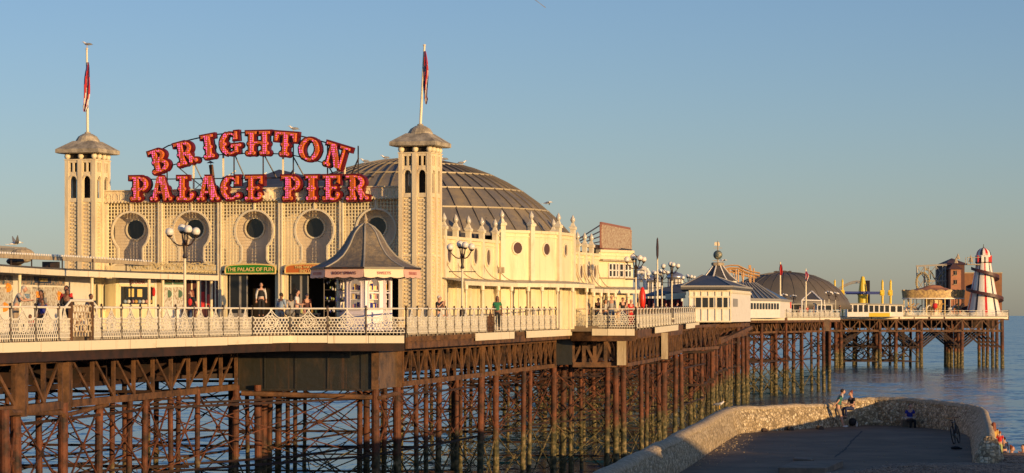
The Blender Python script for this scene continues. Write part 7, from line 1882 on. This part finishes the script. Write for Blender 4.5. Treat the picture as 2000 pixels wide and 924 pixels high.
for p0,p1 in (((-.52,0,.34),(-.2,0,.62)),((-.52,0,.34),(-.08,0,.30)),((-.08,0,.30),(-.22,0,.86)),((-.2,0,.80),(.34,0,.86)),((-.08,0,.30),(.36,0,.78)),((.52,0,.34),(.34,0,.95))): b.tube(p0,p1,.024,n=8)
b.build('frame', M['iron'], bc, local=True)
b = MB(); b.path([Vector((.25,-.28,1.0)),Vector((.34,-.1,.98)),Vector((.34,.1,.98)),Vector((.25,.28,1.0))],.016,6); b.build('handlebar', M['iron'], bc, local=True)
b = MB(); b.ball((-.24,0,.92),.12,8,5,(1.1,.6,.3)); b.build('saddle', M['rubber'], bc, local=True)
b = MB(); b.tube((-.08,-.06,.30),(-.08,.06,.30),.09,n=14); b.tube((-.08,-.1,.30),(.06,-.1,.22),.012); b.tube((-.08,.1,.30),(-.22,.1,.38),.012); b.build('crank', M['lead'], bc, local=True)

# ------------------------------------------------------------------ gulls
def gull_top():
    g = gull(PX(1019,-14,70), 90, 'gull high overhead with only one dark wing tip dipping into the top of the frame', fly=(0,0), s=1.15)
    g.rotation_mode = 'QUATERNION'; g.rotation_quaternion = Matrix.Rotation(R(38),3,'Y').to_quaternion() @ Matrix.Rotation(R(90),3,'Z').to_quaternion()
def gull(loc, rz, label, fly=None, s=1.0, pitch=0, roll=0, legs=True):
    r = thing('gull', loc, label, 'gull', 'gulls on and around the pier', R(rz)); r.rotation_euler = (R(roll),R(pitch),R(rz)); r.scale = (s,s,s)
    z0 = .14 if not fly else 0; b = MB()
    V = [(-.26,0,z0+.05),(-.12,0,z0+.08),(.04,0,z0+.10),(.14,0,z0+.15),(.19,0,z0+.22 if not fly else z0+.13),(.24,0,z0+.23 if not fly else z0+.13)]
    me = skin_mesh(V, [(i,i+1) for i in range(5)], [(.02,.015),(.07,.06),(.085,.08),(.055,.055),(.045,.045),(.03,.03)]); me.materials.append(M['gullw']); o = bpy.data.objects.new('body', me); C.objects.link(o); o.parent = r; me.name = 'gull_body'
    h = V[5]; b = MB(); b.tube((h[0]+.01,0,h[2]-.005),(h[0]+.075,0,h[2]-.02),.014,.004,6); b.build('beak', M['beak'], r, local=True)
    if not fly:
        for sd in (-1,1):
            b = MB(); b.ball((-.08,sd*.06,z0+.10),.1,8,6,(1.9,.35,.62)); b.tube((-.2,sd*.05,z0+.08),(-.34,sd*.02,z0+.06),.03,.008,6); b.build('wing', M['gullg'], r, local=True)
            b = MB(); b.tube((0,sd*.03,0),(0,sd*.03,z0+.06),.009); b.tube((0,sd*.03,.006),(.05,sd*.03,.006),.010); b.build('leg', M['beak'], r, local=True)
    else:
        for sd in (-1,1):
            a1, a2 = (fly[0],fly[1]); b = MB(); rows_ = []
            for i in range(9):
                t = i/8; y = .05+.62*t; z = .08+(.28*t*a1 if t < .45 else .28*.45*a1+(t-.45)*.62*a2); cd = .11*(1-t**2.2)+.012; x0 = .06-.06*max(0,t-.4)*2
                rows_.append([Vector((x0+cd*.4,sd*y,z)),Vector((x0-cd,sd*y,z-.01)),Vector((x0-cd,sd*y,z-.022)),Vector((x0+cd*.4,sd*y,z-.012))])
            for q0, q1 in zip(rows_, rows_[1:]):
                b.add(q0+q1, [(0,1,5,4),(1,2,6,5),(2,3,7,6),(3,0,4,7)])
            b.build('wing', M['gullg'], r, local=True)
        b = MB(); b.hexa([(-.26,-.03,z0+.04),(-.40,-.07,z0+.04),(-.40,.07,z0+.04),(-.26,.03,z0+.04),(-.26,-.03,z0+.055),(-.40,-.07,z0+.05),(-.40,.07,z0+.05),(-.26,.03,z0+.055)]); b.build('tail', M['gullw'], r, local=True)
    return r
gull(PX(170,97.5,t1.y)+Vector((0,0,.08)), 170, 'dark-backed gull standing on top of the left flagpole')
gull(s_org(573,259.5)+Vector((0,0,.0)), 195, 'pale gull perched on the top bar of the arched letters')
gull(fpt(1405,799,FZ+1.08), -15, 'white gull standing on the coping of the sea wall, left of centre', s=.85)
gull(PX(30,480,105), 20, 'dark gull with raised wings over the ride beam at the left edge', fly=(.7,.7), s=1.05)
gull(PX(1070,399,150), -10, 'gull gliding just above the right flank of the dome', fly=(.6,-.5), s=1.0)
gull(PX(1412,511.5,200), 10, 'gull gliding right below the globe of the slate turret', fly=(.35,.15), s=1.15)
gull_top()
random.seed(11)
for i,(x,r_,lb) in enumerate(((866.5,0,'gull sitting on the dome just right of the right tower'),(712,0,'gull sitting on the dome left of the right tower, nearest the letters'),(752,0,'gull sitting on the dome between the letters and the right tower'),(903,0,'small gull on the upper right slope of the dome'))):
    y = {866.5:319,712:324.5,752:319.5,903:326}[x]
    rr_ = abs(x-800)/F*156; q = Vector((WX(x,156.5),156.4,DC.z+dz(rr_)-.0)); gull(q, random.choice((0,180))+20, lb)
